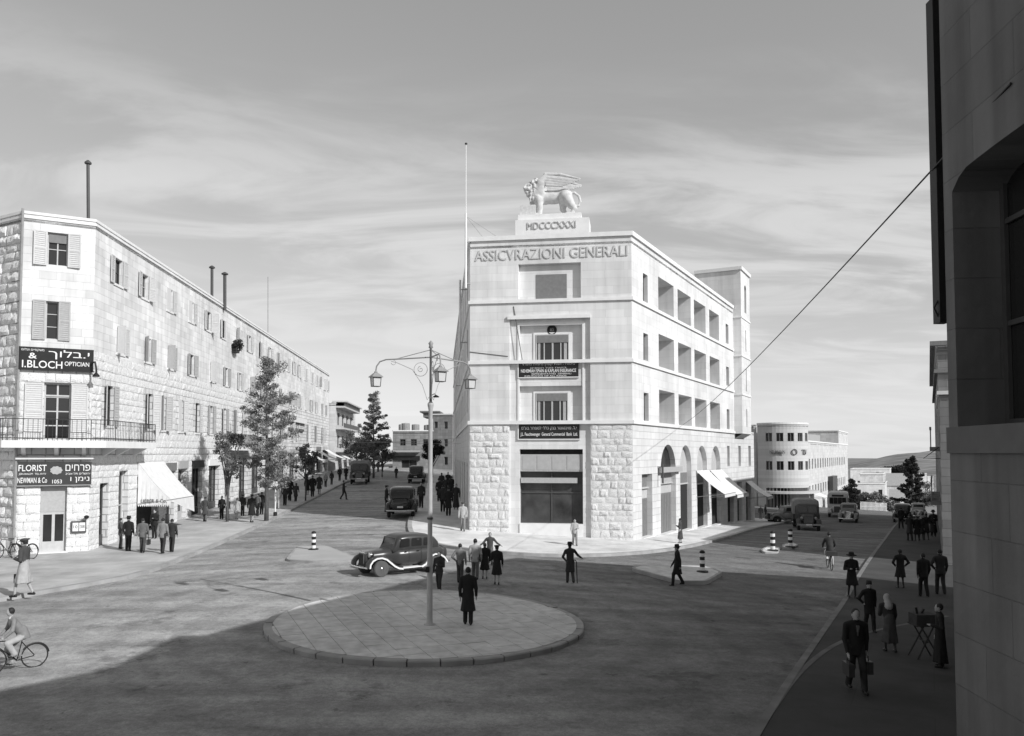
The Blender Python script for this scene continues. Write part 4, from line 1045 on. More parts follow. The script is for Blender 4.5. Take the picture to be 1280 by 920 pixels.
for fr_, us in ((FC, (.3, 1.7, 2.9)), (FA, (1.5, 3.2, 5.6))):
    for u in us:
        mb = MB(); mb.prism([(0, 0), (.75, 0), (0, -.45)], -.09, .09, fr_.M(u, 5.55, 0) @ Matrix(((0, 0, 1, 0), (-1, 0, 0, 0), (0, 1, 0, 0), (0, 0, 0, 1)))); mb.build('bracket', M_TRIM, bal)
# second balcony behind the pine tree
ub = A_(293, 540); mb = MB(); FA.box(mb, ub - 3, ub + 4.5, 5.5, 5.8, .02, 1.0); b2 = mb.build('balcony', M_TRIM, lb)
mb = MB()
for k in range(40): p = FA.pt(ub - 2.95 + 7.4 * k / 39, 0, .95); mb.cyl((p.x, p.y, 5.8), (p.x, p.y, 6.85), .014, n=5)
for z in (5.95, 6.85): mb.tube([FA.pt(ub - 2.95, z, .02), FA.pt(ub - 2.95, z, .95), FA.pt(ub + 4.45, z, .95), FA.pt(ub + 4.45, z, .02)], .02, 5)
mb.build('railing', M_HANDRAIL, b2)
# dark bushy plant hanging at an upper sill
# signs at the corner
a, b = FC.uv(25, 450)[0], FC.uv(117, 450)[0]; c, d = cvv(70, 462.5), cvv(70, 435.5); wq = b - a; hq = d - c
sg = signboard(None, FC, a, b, c, d, .1, M_SIGN, 'black and white optician signboard on the stone building corner', [
    (rtl('י.בלוך'), .66, .70, hq * .44, wq * .56), (rtl('משקפיים וצלום'), .17, .86, hq * .14, wq * .3), ('&', .17, .6, hq * .26, wq * .11), ('I.BLOCH', .3, .22, hq * .34, wq * .54), ('OPTICIAN', .77, .3, hq * .2, wq * .34)], edge=M_BLACK)
c, d = cvv(70, 606), cvv(70, 578); hq = d - c; a, b = FC.u(22.5), FC.u(115); wq = b - a
sg = signboard(None, FC, a, b, c, d, .1, plain('sign_dark', .05, rough=.5, var=.15), 'dark florist signboard with flower emblem above the shop door', [
    ('FLORIST', .2, .76, hq * .28, wq * .37), (rtl('פרחים'), .81, .76, hq * .28, wq * .34), ('JERUSALEM  TEL-AVIV', .2, .49, hq * .1, wq * .36), (rtl('ירושלים תל-אביב'), .81, .5, hq * .1, wq * .34), ('NEWMAN & Co', .2, .22, hq * .24, wq * .39), (rtl('נימן ו'), .84, .22, hq * .26, wq * .26), ('1053', .53, .15, hq * .17, wq * .13)], edge=M_STEEL)
mb = MB(); Me = FC.M((a + b) / 2 + .05, (c + d) / 2 + hq * .15, .165) @ Matrix.Rotation(math.radians(90), 4, 'X')
pts = [(.26 * (1 + .07 * math.cos(k * 9 * 2 * math.pi / 36)) * math.cos(k * 2 * math.pi / 36), .2 * (1 + .07 * math.cos(k * 9 * 2 * math.pi / 36)) * math.sin(k * 2 * math.pi / 36)) for k in range(36)]
mb.prism(pts, 0, .02, Me); mb.build('flower_emblem', M_SHUT, sg)
panel(lb, FC, FC.u(20), FC.u(117), 4.98, 5.1, 0.01, .3, M_TRIM, 'sign_hood')
# little notice case and lamp
nc = panel(None, FC, FC.u(91), FC.u(110), cvv(100, 665.5), cvv(100, 651), .06, .14, M_FRAMED, 'notice_case'); tag(nc, 'small framed notice case beside the florist door', 'notice')
for k in range(2):
    q = panel(nc, FC, FC.u(93 + 8.3 * k), FC.u(100.3 + 8.3 * k), cvv(100, 663.5), cvv(100, 653), .14, .15, M_WHITE, 'notice_sheet')
    letters(['10', '38'][k], q, FC.M((FC.u(93 + 8.3 * k) + FC.u(100.3 + 8.3 * k)) / 2, cvv(100, 658), .155), .16, M_BLACK, .005)
mb = MB(); p = FC.pt(FC.u(110), cvv(110, 646), .0); q = FC.pt(FC.u(110), cvv(110, 646), .3); mb.cyl(p, q, .025, n=6); mb.lathe([(.01, -.1), (.1, -.05), (.12, .05), (.05, .1)], 14, q); tag(mb.build('wall_lamp', M_BLACK), 'small dark round wall lamp above the notice case', 'lamp')
mb = MB(); p = FC.pt(FC.L - .1, cvv(117, 460), 0); mb.tube([p, p + Vector((.2, -.2, .25)), p + Vector((.45, -.4, .25)), p + Vector((.55, -.45, -.1)), p + Vector((.55, -.45, -.35))], .05, 8); mb.lathe([(.05, 0), (.16, -.12), (.16, -.2)], 12, p + Vector((.55, -.45, -.3))); tag(mb.build('gooseneck_lamp', M_BLACK), 'black gooseneck lamp at the end of the optician signboard', 'lamp')
# the big white shop awning with its side flap
s0, s1 = A_(171.5, 600), A_(171.5, 600) + 4.2; out = 1.9; vt, vb = 4.75, 2.55
aw = awning(None, FA, s0, s1, vt, vb, out, M_CANV, drop=.05); tag(aw, 'large white shop awning with lettered side flap by the corner', 'awning')
mb = MB(); n = 8
top = [(0.04 + out * k / n, vt + (vb - vt) * k / n - .12 * math.sin(math.pi * k / n)) for k in range(n + 1)]
for (w0, v0), (w1, v1) in zip(top[:-1], top[1:]):
    bow = lambda w: .06 * math.sin(w * 3.1)
    mb.quad(FA.pt(s0 + .01, 2.25, w0), FA.pt(s0 + .01 + bow(w1), 2.25, w1), FA.pt(s0 + .01, v1, w1), FA.pt(s0 + .01, v0, w0))
for k in range(16):
    w0, w1 = .04 + out * k / 16, .04 + out * (k + 1) / 16; mb.add([FA.pt(s0 + .01, 2.25, w0), FA.pt(s0 + .01, 2.25, w1), FA.pt(s0 + .01, 2.13, (w0 + w1) / 2)], [(0, 1, 2)])
mb.quad(FA.pt(s0, vb, out + .05), FA.pt(s1, vb, out + .05), FA.pt(s1, vb - 1.0, out + .1), FA.pt(s0, vb - .1, out + .07))
fl = mb.build('side_flap', M_CANV, aw)
MS = Matrix(((FA.n.x, FA.d.x, 0, 0), (FA.n.y, FA.d.y, 0, 0), (0, 0, 1, 0), (0, 0, 0, 1)))
p = FA.pt(s0 - .03, 2.48, .98); MS.translation = p
letters('LIEBER & Co.', fl, MS, .22, M_FRAMED, .006, 1.45)
# roof posts
for px, yb, yt, dd, r_, lab, nm in ((111, 280, 206, 42.5, .085, 'dark capped stove pipe standing on the roof corner', 'stove_pipe'), (265, 375, 336, 62, .11, 'short dark roof stack halfway along the terrace roof', 'stove_pipe'), (281, 386, 344, 64, .13, 'slightly taller dark roof stack beside the short one', 'stove_pipe'), (335, 420, 346, 80, .035, 'thin pale aerial mast on the terrace roof', 'aerial_mast')):
    p0 = at(px, yb, dd); p1 = at(px - (1 if px < 200 else 0), yt, dd); mb = MB(); mb.cyl((p0.x, p0.y, ZLT - .5), (p1.x, p1.y, p1.z), r_, n=10)
    o = mb.build(nm, M_FRAMED if r_ > .05 else M_STEEL); tag(o, lab, 'chimney' if r_ > .05 else 'mast')
    if r_ > .05: m2 = MB(); m2.lathe([(r_ * 2, 0), (r_ * 2.1, .08), (r_ * .6, .2)], 12, p1 + Vector((0, 0, .05))); m2.build('cap', M_FRAMED, o)

# ---------------------------------------------------------------- generic distant block
def block(name, label, pts, z0, z1, mat, rows, roofm=None, cols_px=None, cat='building', wmat=None, par=.4, frames=True):
    """pts counter-clockwise outline; rows: list of (facade index, [(u0,u1,v0,v1)...])"""
    P = [Vector(p) for p in pts]; c = sum(P, Vector((0, 0))) / len(P); root = empty(name, (c.x, c.y, z0), 0, label, cat)
    n = len(P); fs = [Fr(P[i], P[(i + 1) % n]) for i in range(n)]
    for i, f in enumerate(fs):
        hs = [h for k, hl in rows if k == i for h in hl]; mb = MB(); wall(mb, f, 0, f.L, z0, z1, [h + (.25,) for h in hs]); mb.build('wall', mat, root)
        for h in hs: window(root, f, *h, -.2, 2, 1, wmat or M_FRAMED, .08)
    mb = MB(); mb.prism([tuple(p) for p in P], z1 - par - .1, z1 - par); mb.build('roof', roofm or M_ROOF, root)
    mb = MB(); band(mb, [tuple(p) for p in P] + [tuple(P[0])], .1, z1 - .15, z1 + .04); mb.build('coping', M_TRIM, root)
    return root, fs
# white building with deep balconies at the end of the terrace
E0 = LEND + Vector((.9, .6)); E1 = E0 + Vector((-.07, .997)).normalized() * 24; Ew = Fr(E0, E1); zt = at(417, 503, E0.y).z
E2 = E1 + Vector((-10, 0)); E3 = E0 + Vector((-10, 0))
wl = [(2 + 5 * k, 4.6 + 5 * k, v, v + 1.9) for k in range(4) for v in (6.1, 9.6)]
wb, wf = block('balcony_building', 'white building with deep dark balconies at the terrace end', [E3, E0, E1, E2], 0, zt, M_FARW, [(1, wl), (0, [(1.5 + 2.8 * k, 2.7 + 2.8 * k, v, v + 1.7) for k in range(3) for v in (5.8, 9.4)])])
for v in (5.4, 8.9, 12.2):
    mb = MB(); wf[1].box(mb, .3, 20, v, v + .25, .0, 1.3); o = mb.build('balcony', M_FARW, wb); mb = MB(); wf[1].box(mb, .3, 20, v + .25, v + .95, 1.2, 1.28); mb.build('railing', M_FRAMED if v > 8 else M_FARW, o)
mb = MB(); wf[1].box(mb, -.2, 20, zt + .05, zt + .25, -.5, 1.7); mb.build('canopy', M_FRAME, wb)
# building closing the left street
D0 = 132.0
def XD(px, d=D0): return (px - 640) / FPX * d
c0 = Vector((XD(491), D0)); c1 = Vector((XD(541), D0)); c2 = Vector((XD(566, D0), D0 - 1))
za = at(500, 538, D0).z; zb_ = at(550, 517.5, D0).z
def hpx(f, l): return [(f.uv(a, y0)[0], f.uv(b, y0)[0], f.uv(a, y1)[1], f.uv(a, y0)[1]) for a, b, y0, y1 in l]
f1 = Fr(c0, c1); f2 = Fr(c1, c2)
r1, q1 = block('street_end_house', 'shaded two-storey house closing the end of the left street', [c0, c1, c1 + Vector((0, 12)), c0 + Vector((0, 12))], 1, za, M_FARD, [(0, hpx(f1, [(500, 507, 549, 557), (513.5, 521, 549, 557), (529, 535, 549, 557), (502, 521, 573, 585)]))])
r2_, q2 = block('street_end_house', 'taller shaded house with flat roof right behind the lamp post', [c1 + Vector((.02, 0)), c2, c2 + Vector((0, 14)), c1 + Vector((.02, 14))], 1, zb_, M_FARD, [(0, hpx(f2, [(543, 547, 527, 535), (555, 559.5, 527, 536), (555, 559.5, 549, 558), (555, 559.5, 571, 581), (543, 547, 549, 557)]))])
mb = MB(); f1.box(mb, f1.u(491), f1.u(525), za - 3.6, za - 3.3, .02, 1.2); o = mb.build('balcony', M_FAR, r1); mb = MB(); f1.box(mb, f1.u(491), f1.u(525), za - 4.9, za - 4.2, .02, .3); mb.build('fascia', M_SIGN, r1)
for px, hq, wq, lab in ((500, 1.3, .45, 'first water tank'), (505.5, 1.5, .7, 'second water tank'), (518, 1.3, .65, 'third water tank'), (533, 1.2, .6, 'fourth water tank')):
    p = Vector((XD(px), D0 + 1.5)); mb = MB(); mb.lathe([(wq, 0), (wq, hq), (wq * .9, hq + .08), (.05, hq + .14)], 12, (p.x, p.y, za - .35)); o = mb.build('water_tank', M_STEEL); tag(o, lab + ' from the left on the flat roof closing the street', 'water tank', 'roof tanks on the street end house')
mb = MB(); mb.box(XD(524), XD(549), D0 + .5, D0 + 8, zb_ + .3, zb_ + .55); mb.box(XD(528), XD(546), D0 + 1, D0 + 7, zb_ - .5, zb_ + .3); mb.build('roof_room', M_FARD, r2_)

# ---------------------------------------------------------------- rounded corner shop building down the right street
RD = 112.0; rc = Vector(((977 - 640) / FPX * RD + .1, RD + 1.0)); RR_ = 3.75; z0r = -4.0; zr1 = at(977, 528.5, RD - 2.5).z
rnd = empty('rounded_building', (rc.x, rc.y, z0r), 0, 'white modern corner building with rounded front and canopy', 'building')
NS = 28; angs = [math.radians(180 + 18 + (212 - 0) * i / NS) for i in range(NS + 1)]
arc = [rc + Vector((RR_ * math.cos(a), RR_ * math.sin(a))) for a in angs]
def zrow(py): return at(977, py, RD - 2.7).z
wy = [(zrow(551.5), zrow(541)), (zrow(587.5), zrow(576.5))]
mb = MB(); uacc = 0; panes = []
for i in range(NS):
    f = Fr(arc[i], arc[i + 1]); hs = []
    if i % 3 in (0, 1) and 2 < i < 26: hs = [(0 if i % 3 == 1 else f.L * .08, f.L if i % 3 == 0 else f.L * .92, a_, b_, .25) for a_, b_ in wy]
    if 3 <= i <= 23: hs.append((0, f.L, z0r, zrow(610), .8))
    wall(mb, f, 0, f.L, z0r, zr1, [h for h in hs])
    panes += [(f, h) for h in hs]
mb.build('wall', M_FARW, rnd)
for f, h in panes:
    o = MB(); f.box(o, h[0], h[1], h[2], h[3], -h[4] - .02, -h[4] + .03); o.build('window' if h[4] < .5 else 'shop_window', M_GLASS, rnd)
mb = MB(); band(mb, [tuple(p) for p in arc[2:25]], 1.3, zrow(617), zrow(614)); mb.build('canopy', M_FARW, rnd)
mb = MB(); band(mb, [tuple(p) for p in arc], .08, zr1 - .2, zr1 + .05); mb.build('coping', M_TRIM, rnd)
mb = MB(); mb.prism([tuple(p) for p in arc], zr1 - .5, zr1 - .4); mb.build('roof', M_ROOF, rnd)
for f, h in panes[::1]:
    pass
fgl = Fr(rc + Vector((-3.6, -RR_ - .25)), rc + Vector((3.6, -RR_ - .25)))
rng_ = [(rtl('עמר'), .62, .7, .95), ('O', .18, .85, .85), ('NEUMANN', -.42, .5, 2.0)]
for t, uc, hgt, wd in rng_:
    a = math.radians(270) + uc; q = rc + Vector((math.cos(a), math.sin(a))) * (RR_ + .1); n_ = Vector((math.cos(a), math.sin(a))); d_ = Vector((-n_.y, n_.x))
    letters(t, rnd, Matrix(((d_.x, -n_.x, 0, q.x), (d_.y, -n_.y, 0, q.y), (0, 0, 1, zrow(565)), (0, 0, 0, 1))), hgt, M_FRAMED, .05, wd)
# left wing and long right wing
lw0 = rc + Vector((-RR_ * .95, -.9)); lwp = [lw0 + Vector((-4, .8)), lw0, lw0 + Vector((1, 8)), lw0 + Vector((-4, 8))]; f = Fr(lwp[0], lwp[1])
block('rounded_building_wing', 'shaded flat wing beside the rounded corner building', lwp, z0r, zr1 - .1, M_FARW, [(0, [(2.2, 3.0, wy[1][0], wy[1][1]), (.6, 1.4, wy[1][0], wy[1][1])])])
sdir = Vector((.466, .885)).normalized(); w0 = rc + Vector((RR_ * .9, -.6)); w1 = w0 + sdir * 62; fw = Fr(w0, w1); zw = at(1018, 551, w0.y + 3).z
hs = [(3 + 3.2 * k, 4.4 + 3.2 * k, v, v + 1.5) for k in range(17) for v in (zw - 4.1, zw - 8)]
block('long_white_building', 'long white building receding down the right street', [w0, w1, w1 + Vector((-12, 6)), w0 + Vector((-10, 6))], z0r - 4, zw, M_FARW, [(0, hs)])
w2 = w0 + sdir * 44 + FR.n * .02; zq = at(1058, 539.5, (w2 + sdir * 10).y).z
block('white_stair_block', 'tall white end block of the long receding building', [w2, w2 + sdir * 18.5, w2 + sdir * 18.5 + Vector((-6, 3)), w2 + Vector((-6, 3))], zw - 1, zq, M_FARW, [])
mb = MB(); q = w0 + sdir * 12 + Vector((-4, 2.5)); mb.prism([(q.x, q.y), (q.x + 14, q.y + 22), (q.x + 9, q.y + 25), (q.x - 5, q.y + 4)], zw - .5, zw + 1.5); o = mb.build('roof_shed', M_FAR); tag(o, 'low grey shed on the roof of the long white building', 'shed')
pn = panel(None, fw, 26, 33, z0r - 1, at(1040, 595, fw.pt(29, 0).y).z, .02, .8, M_FRAMED, 'dark_gate'); tag(pn, 'tall dark doorway panel in the long white building', 'gate')
ak = awning(None, fw, 3, 8, -.2, -1.1, 2.2, M_CANV); tag(ak, 'white awning beside the rounded corner building', 'awning', 'awnings along the bank side street')

# ---------------------------------------------------------------- right-hand buildings
n0 = Vector((5.30, 7.75)); n1 = Vector((5.44, 9.95))
ND = Vector((.4648, .8854)).normalized()
nb = empty('near_building', (n1.x, n1.y, gz(n1.x, n1.y)), 0, 'dark shaded building close by with a tall arched window', 'building')
e0 = Vector((6.15, 10.0)); e1 = Vector((14.85, 26.6)); HN = 12.5; ZN = -2
FN = Fr(n1, n1 + (n0 - n1).normalized() * 3.2)       # the face we look along
za_, zs_ = at(1193, 230, 9.85).z, at(1193, 534, 9.85).z
ua = FN.u(1194, 400); ubb = ua + 2.85; DW = .62
mb = MB(); hN = (ua, ubb, zs_, za_ + 1.0, DW, False)
wall(mb, FN, 0, FN.L, ZN, HN, [hN])
N_ = 16; Pq = [(ua + (ubb - ua) * i / N_, za_ + .07 * math.sin(math.pi * i / N_) ** .45 - (.14 * max(0, 1 - i / 1.5))) for i in range(N_ + 1)]
for (u0, v0), (u1, v1) in zip(Pq[:-1], Pq[1:]):
    mb.quad(FN.pt(u0, v0), FN.pt(u1, v1), FN.pt(u1, za_ + 1.0), FN.pt(u0, za_ + 1.0), [(u0, v0), (u1, v1), (u1, za_ + 1), (u0, za_ + 1)])
    mb.quad(FN.pt(u0, v0), FN.pt(u0, v0, -DW), FN.pt(u1, v1, -DW), FN.pt(u1, v1), [(u0, v0), (u0, v0), (u1, v1), (u1, v1)])
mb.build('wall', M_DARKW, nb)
wn = window(nb, FN, ua, ubb, zs_, za_ + .7, -DW + .06, 3, 3, M_FRAMED, .09)
panel(nb, FN, -.004, ubb + .12, zs_ - .32, zs_, .0, .035, plain('grey_sill', .14, var=.1), 'sill')
ftop = FN.pt(FN.L, 0).xy
nn_ = Vector((2.95, 4.0))
outl = [n1, e0, e1, e1 + Vector((16, -3.2)), Vector((24, -2)), nn_ + Vector((6.5, -3.4)), nn_, ftop]
for i in range(7):
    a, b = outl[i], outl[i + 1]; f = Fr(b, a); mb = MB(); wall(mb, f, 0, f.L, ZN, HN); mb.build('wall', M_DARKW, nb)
mb = MB(); mb.prism([tuple(p) for p in reversed(outl)], HN - .3, HN - .2); mb.build('roof', M_ROOF, nb)
# lower front part of the same block, behind the camera
low_ = [Vector((2.7, 3.6)), Vector((-9.3, -19.3)), Vector((4, -26)), Vector((9, -.5))]
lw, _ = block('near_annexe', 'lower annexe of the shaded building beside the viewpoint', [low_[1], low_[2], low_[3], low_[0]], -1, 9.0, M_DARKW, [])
# dark upright board fixed to the far end of that wall
b0 = at(1171.5, YH, 10.6); mb = MB(); z0_, z1_ = at(1180, 405, 10.6).z, 11.4
mb.box(b0.x, b0.x + .14, 10.45, 10.62, z0_, z1_); bd = mb.build('wall_board', M_BLACK); tag(bd, 'tall dark upright board on the corner of the near wall', 'board')
mb = MB(); mb.tube([(b0.x + .02, 10.5, z0_ + .05), (b0.x - .05, 10.5, z0_ + .2), (b0.x + .02, 10.5, z0_ + .32)], .012, 5)
for z in (z0_ + .4, z1_ - .6): mb.cyl((b0.x + .1, 10.5, z), (b0.x + .5, 10.6, z), .03, n=6)
mb.build('bracket', M_BLACK, bd)
# next building beyond the gap
def L_(y, o): return Vector((.525 * y + o, y))
k0 = L_(56, .5); k1 = L_(90, .35); FK = Fr(k1, k0); zk = at(1172, 431, 56).z
hs = []
for k in range(6):
    u = FK.L - 4.2 - 5.4 * k
    for v in (3.4, 6.9, 10): hs.append((u, u + 1.3, v, v + 1.8))
    hs.append((u - .4, u + 1.8, -1.6, 1.5))
sdv = Vector((13, -5.5))
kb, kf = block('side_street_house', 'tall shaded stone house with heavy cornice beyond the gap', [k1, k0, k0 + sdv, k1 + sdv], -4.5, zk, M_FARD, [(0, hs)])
mb = MB(); band(mb, [tuple(k1), tuple(k0), tuple(k0 + sdv)], .45, zk - .1, zk + .22); mb.build('cornice', M_FARD, kb)
mb = MB(); band(mb, [tuple(k1), tuple(k0), tuple(k0 + sdv)], .22, zk - 2.0, zk - 1.75); mb.build('string_course', M_FARD, kb)
m0 = L_(41.9, .42); m1 = L_(55.9, .42); FM = Fr(m1, m0)
hs = []
for k in range(3):
    u = FM.L - 3.4 - 4.4 * k
    for v in (3.0, 5.9): hs.append((u, u + 1.2, v, v + 1.8))
    hs.append((u - .3, u + 1.7, -1.2, 1.8))
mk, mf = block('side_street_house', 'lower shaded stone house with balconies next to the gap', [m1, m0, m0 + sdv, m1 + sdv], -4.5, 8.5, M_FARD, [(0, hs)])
FKs, FK, kb_, kb = FK, FM, kb, mk
for v, u0, u1 in ((2.5, 1.2, 5), (5.4, 1.2, 5), (2.5, 8, 13)):
    mb = MB(); FK.box(mb, FK.L - u1, FK.L - u0, v, v + .22, .0, .5); o = mb.build('balcony', M_FARD, kb); mb = MB()
    for q in range(22): p = FK.pt(FK.L - u1 + .05 + (u1 - u0 - .1) * q / 21, 0, .45); mb.cyl((p.x, p.y, v + .22), (p.x, p.y, v + 1.2), .03, n=5)
    FK.box(mb, FK.L - u1, FK.L - u0, v + 1.2, v + 1.3, .4, .5); mb.build('balustrade', M_FARD, o)
mb = MB(); p = FK.pt(FK.L - .4, 5.0, 0); q = FK.pt(FK.L - .4, 5.0, .8); mb.tube([p, q, FK.pt(FK.L - .4, 5.6, .05)], .025, 5); mb.build('bracket', M_BLACK, kb)

# ---------------------------------------------------------------- town below the far end of the right street
def house(px0, px1, yt, yb, d, depth, label, mat, gable=False, wins=()):
    a = Vector(((px0 - 640) / FPX * d, d)); b = Vector(((px1 - 640) / FPX * d, d + .5)); z0, z1 = at(px0, yb, d).z, at(px0, yt, d).z
    f = Fr(a, b); root, fs = block('far_house', label, [a, b, b + Vector((depth * .5, depth)), a + Vector((depth * .5, depth))], z0 - 4, z1, mat, [(0, hpx(f, wins))] if wins else [], par=.3)
    if gable:
        mb = MB(); a3, b3 = Vector((a.x - .3, a.y - .3, z1)), Vector((b.x + .3, b.y - .3, z1)); c3 = Vector((b.x + depth * .5, b.y + depth, z1)); d3 = Vector((a.x + depth * .5, a.y + depth, z1)); up = Vector((0, 0, (z1 - z0) * .45)); m1, m2 = (a3 + d3) / 2 + up, (b3 + c3) / 2 + up
        mb.add([a3, b3, c3, d3, m1, m2], [(0, 1, 5, 4), (2, 3, 4, 5), (0, 4, 3), (1, 2, 5)]); mb.build('pitched_roof', M_ROOF, root)
house(1066, 1106, 604, 652, 178, 14, 'white house with terrace in the hollow below the street', M_FARW, wins=[(1098, 1103, 612, 622), (1070, 1076, 612, 620)])
house(1074, 1104, 592, 604, 190, 10, 'grey hut on the terrace roof in the hollow', M_FAR)
house(1062, 1112, 586, 600, 260, 18, 'long low white house below the hillside', M_FARW, wins=[(1095, 1099, 590, 594)])
house(1106, 1134, 607, 640, 200, 12, 'grey pitched-roof house behind the dark conifer', M_FAR, True, [(1112, 1116, 612, 617)])
house(1110, 1132, 624, 650, 168, 8, 'small stone house with pale pitched roof near the conifer', M_FARW, True)
house(1148, 1158, 592, 604, 330, 10, 'tiny white house on the lower hillside', M_FARW)
house(1158, 1166, 596, 603, 340, 8, 'smaller white cube house on the lower hillside', M_FARW)
house(1104, 1124, 596, 612, 300, 10, 'pale flat house half hidden by shrubs below the hill', M_FAR)
house(1128, 1142, 588, 600, 380, 10, 'faint grey house at the foot of the hill', M_FAR)
# white paling fence and steps at the end of the street
fa, fb = at(1076, 645, 128), at(1108, 645, 128); root = empty('paling_fence', (fa.x, fa.y, gz(fa.x, fa.y)), 0, 'white paling fence at the foot of the street', 'fence')
for k in range(22):
    x = fa.x + (fb.x - fa.x) * k / 21; z = gz(x, fa.y); MB().box(-.05, .05, -.02, .02, -.1, 1.3).build('paling', M_WHITE, root, Matrix.Translation((x, fa.y, z)))
mb = MB(); mb.box(fa.x, fb.x, fa.y + .022, fa.y + .06, gz(fa.x, fa.y) + .5, gz(fa.x, fa.y) + .6); mb.build('rail', M_WHITE, root)
# ---------------------------------------------------------------- smooth implicit figures (one continuous surface each)
def cap(a, b, r1, r2=None, m=0, k=.03, sc=(1, 1, 1)): return ('c', np.array(a, float), np.array(b, float), r1, r1 if r2 is None else r2, m, k, np.array(sc, float))
def cut(a, b, r1, r2, m, k, sc, zmin): return cap(a, b, r1, r2, m, k, sc) + (zmin,)
def ell(c, r, m=0, k=.03): return ('e', np.array(c, float), np.array(r, float), m, k)
def rbox(c, hs, rd, m=0, k=.02): return ('b', np.array(c, float), np.array(hs, float), rd, m, k)
def sdf_mesh(prims, h):
    """-> vertices, quads, material per quad (surface nets)"""
    lo = np.full(3, 1e9); hi = -lo; bb = []
    for p in prims:
        if p[0] == 'c': r = max(p[3], p[4]) * p[7]; l = np.minimum(p[1], p[2]) - r; u = np.maximum(p[1], p[2]) + r; l = np.array([l[0], l[1], max(l[2], p[8])]) if len(p) > 8 else l
        elif p[0] == 'e': l = p[1] - p[2]; u = p[1] + p[2]
        else: l = p[1] - p[2] - p[3]; u = p[1] + p[2] + p[3]
        bb.append((l, u)); lo = np.minimum(lo, l); hi = np.maximum(hi, u)
    lo -= 3 * h; n = np.ceil((hi + 3 * h - lo) / h).astype(int) + 1
    ax = [lo[i] + h * np.arange(n[i]) for i in range(3)]
    D = np.full(n, 10.0, np.float32); best = np.full(n, 10.0, np.float32); ID = np.zeros(n, np.int8)
    for p, (l, u) in zip(prims, bb):
        k = p[6] if p[0] == 'c' else p[4] if p[0] == 'e' else p[5]; mg = 2.5 * h + k * 1.2
        s = [slice(max(0, int((l[i] - mg - lo[i]) / h)), min(n[i], int((u[i] + mg - lo[i]) / h) + 2)) for i in range(3)]
        X = ax[0][s[0]][:, None, None]; Y = ax[1][s[1]][None, :, None]; Z = ax[2][s[2]][None, None, :]
        if p[0] == 'c':
            sc = p[7]; a = p[1] / sc; b = p[2] / sc; x, y, z = X / sc[0] - a[0], Y / sc[1] - a[1], Z / sc[2] - a[2]; ba = b - a
            t = np.clip((x * ba[0] + y * ba[1] + z * ba[2]) / max(ba.dot(ba), 1e-9), 0, 1)
            d = (np.sqrt((x - t * ba[0]) ** 2 + (y - t * ba[1]) ** 2 + (z - t * ba[2]) ** 2) - (p[3] + (p[4] - p[3]) * t)) * sc.min(); m = p[5]
            if len(p) > 8: d = np.maximum(d, p[8] - Z + 0 * X + 0 * Y)
        elif p[0] == 'e':
            x, y, z = X - p[1][0], Y - p[1][1], Z - p[1][2]; r = p[2]
            k0 = np.sqrt((x / r[0]) ** 2 + (y / r[1]) ** 2 + (z / r[2]) ** 2); k1 = np.sqrt((x / r[0] ** 2) ** 2 + (y / r[1] ** 2) ** 2 + (z / r[2] ** 2) ** 2)
            d = k0 * (k0 - 1) / np.maximum(k1, 1e-6); m = p[3]
        else:
            q = [np.abs(X - p[1][0]) - p[2][0], np.abs(Y - p[1][1]) - p[2][1], np.abs(Z - p[1][2]) - p[2][2]]
            d = np.sqrt(np.maximum(q[0], 0) ** 2 + np.maximum(q[1], 0) ** 2 + np.maximum(q[2], 0) ** 2) + np.minimum(np.maximum(np.maximum(q[0] + 0 * q[1] + 0 * q[2], q[1]), q[2]), 0) - p[3]; m = p[4]
        d = d.astype(np.float32); t3 = tuple(s); S = D[t3]
        hh_ = np.clip(.5 + .5 * (S - d) / k, 0, 1); D[t3] = S * (1 - hh_) + d * hh_ - k * hh_ * (1 - hh_)
        w_ = d < best[t3]; best[t3] = np.where(w_, d, best[t3]); ID[t3] = np.where(w_, m, ID[t3])
    ins = D < 0; nc = n - 1
    c8 = [(i, j, k) for i in (0, 1) for j in (0, 1) for k in (0, 1)]
    def sh(A, o): return A[o[0]:o[0] + nc[0], o[1]:o[1] + nc[1], o[2]:o[2] + nc[2]]
    cnt = sum(sh(ins, o).astype(np.int8) for o in c8); act = (cnt > 0) & (cnt < 8)
    idx = np.argwhere(act); num = len(idx); vid = np.full(nc, -1, np.int64); vid[act] = np.arange(num)
    acc = np.zeros((num, 3)); ec = np.zeros(num)
    vals = {o: D[idx[:, 0] + o[0], idx[:, 1] + o[1], idx[:, 2] + o[2]] for o in c8}
    for o in c8:
        for a_ in range(3):
            if o[a_]: continue
            o2 = list(o); o2[a_] = 1; o2 = tuple(o2); d0, d1 = vals[o], vals[o2]; cr_ = (d0 < 0) != (d1 < 0)
            t = np.where(cr_, d0 / np.where(cr_, d0 - d1, 1), 0); pt = np.tile(np.array(o, float), (num, 1)); pt[:, a_] += t
            acc += pt * cr_[:, None]; ec += cr_
    V = lo + (idx + acc / np.maximum(ec, 1)[:, None]) * h
    vm = ID[idx[:, 0], idx[:, 1], idx[:, 2]]
    for o in c8[1:]:
        pass
    F = []
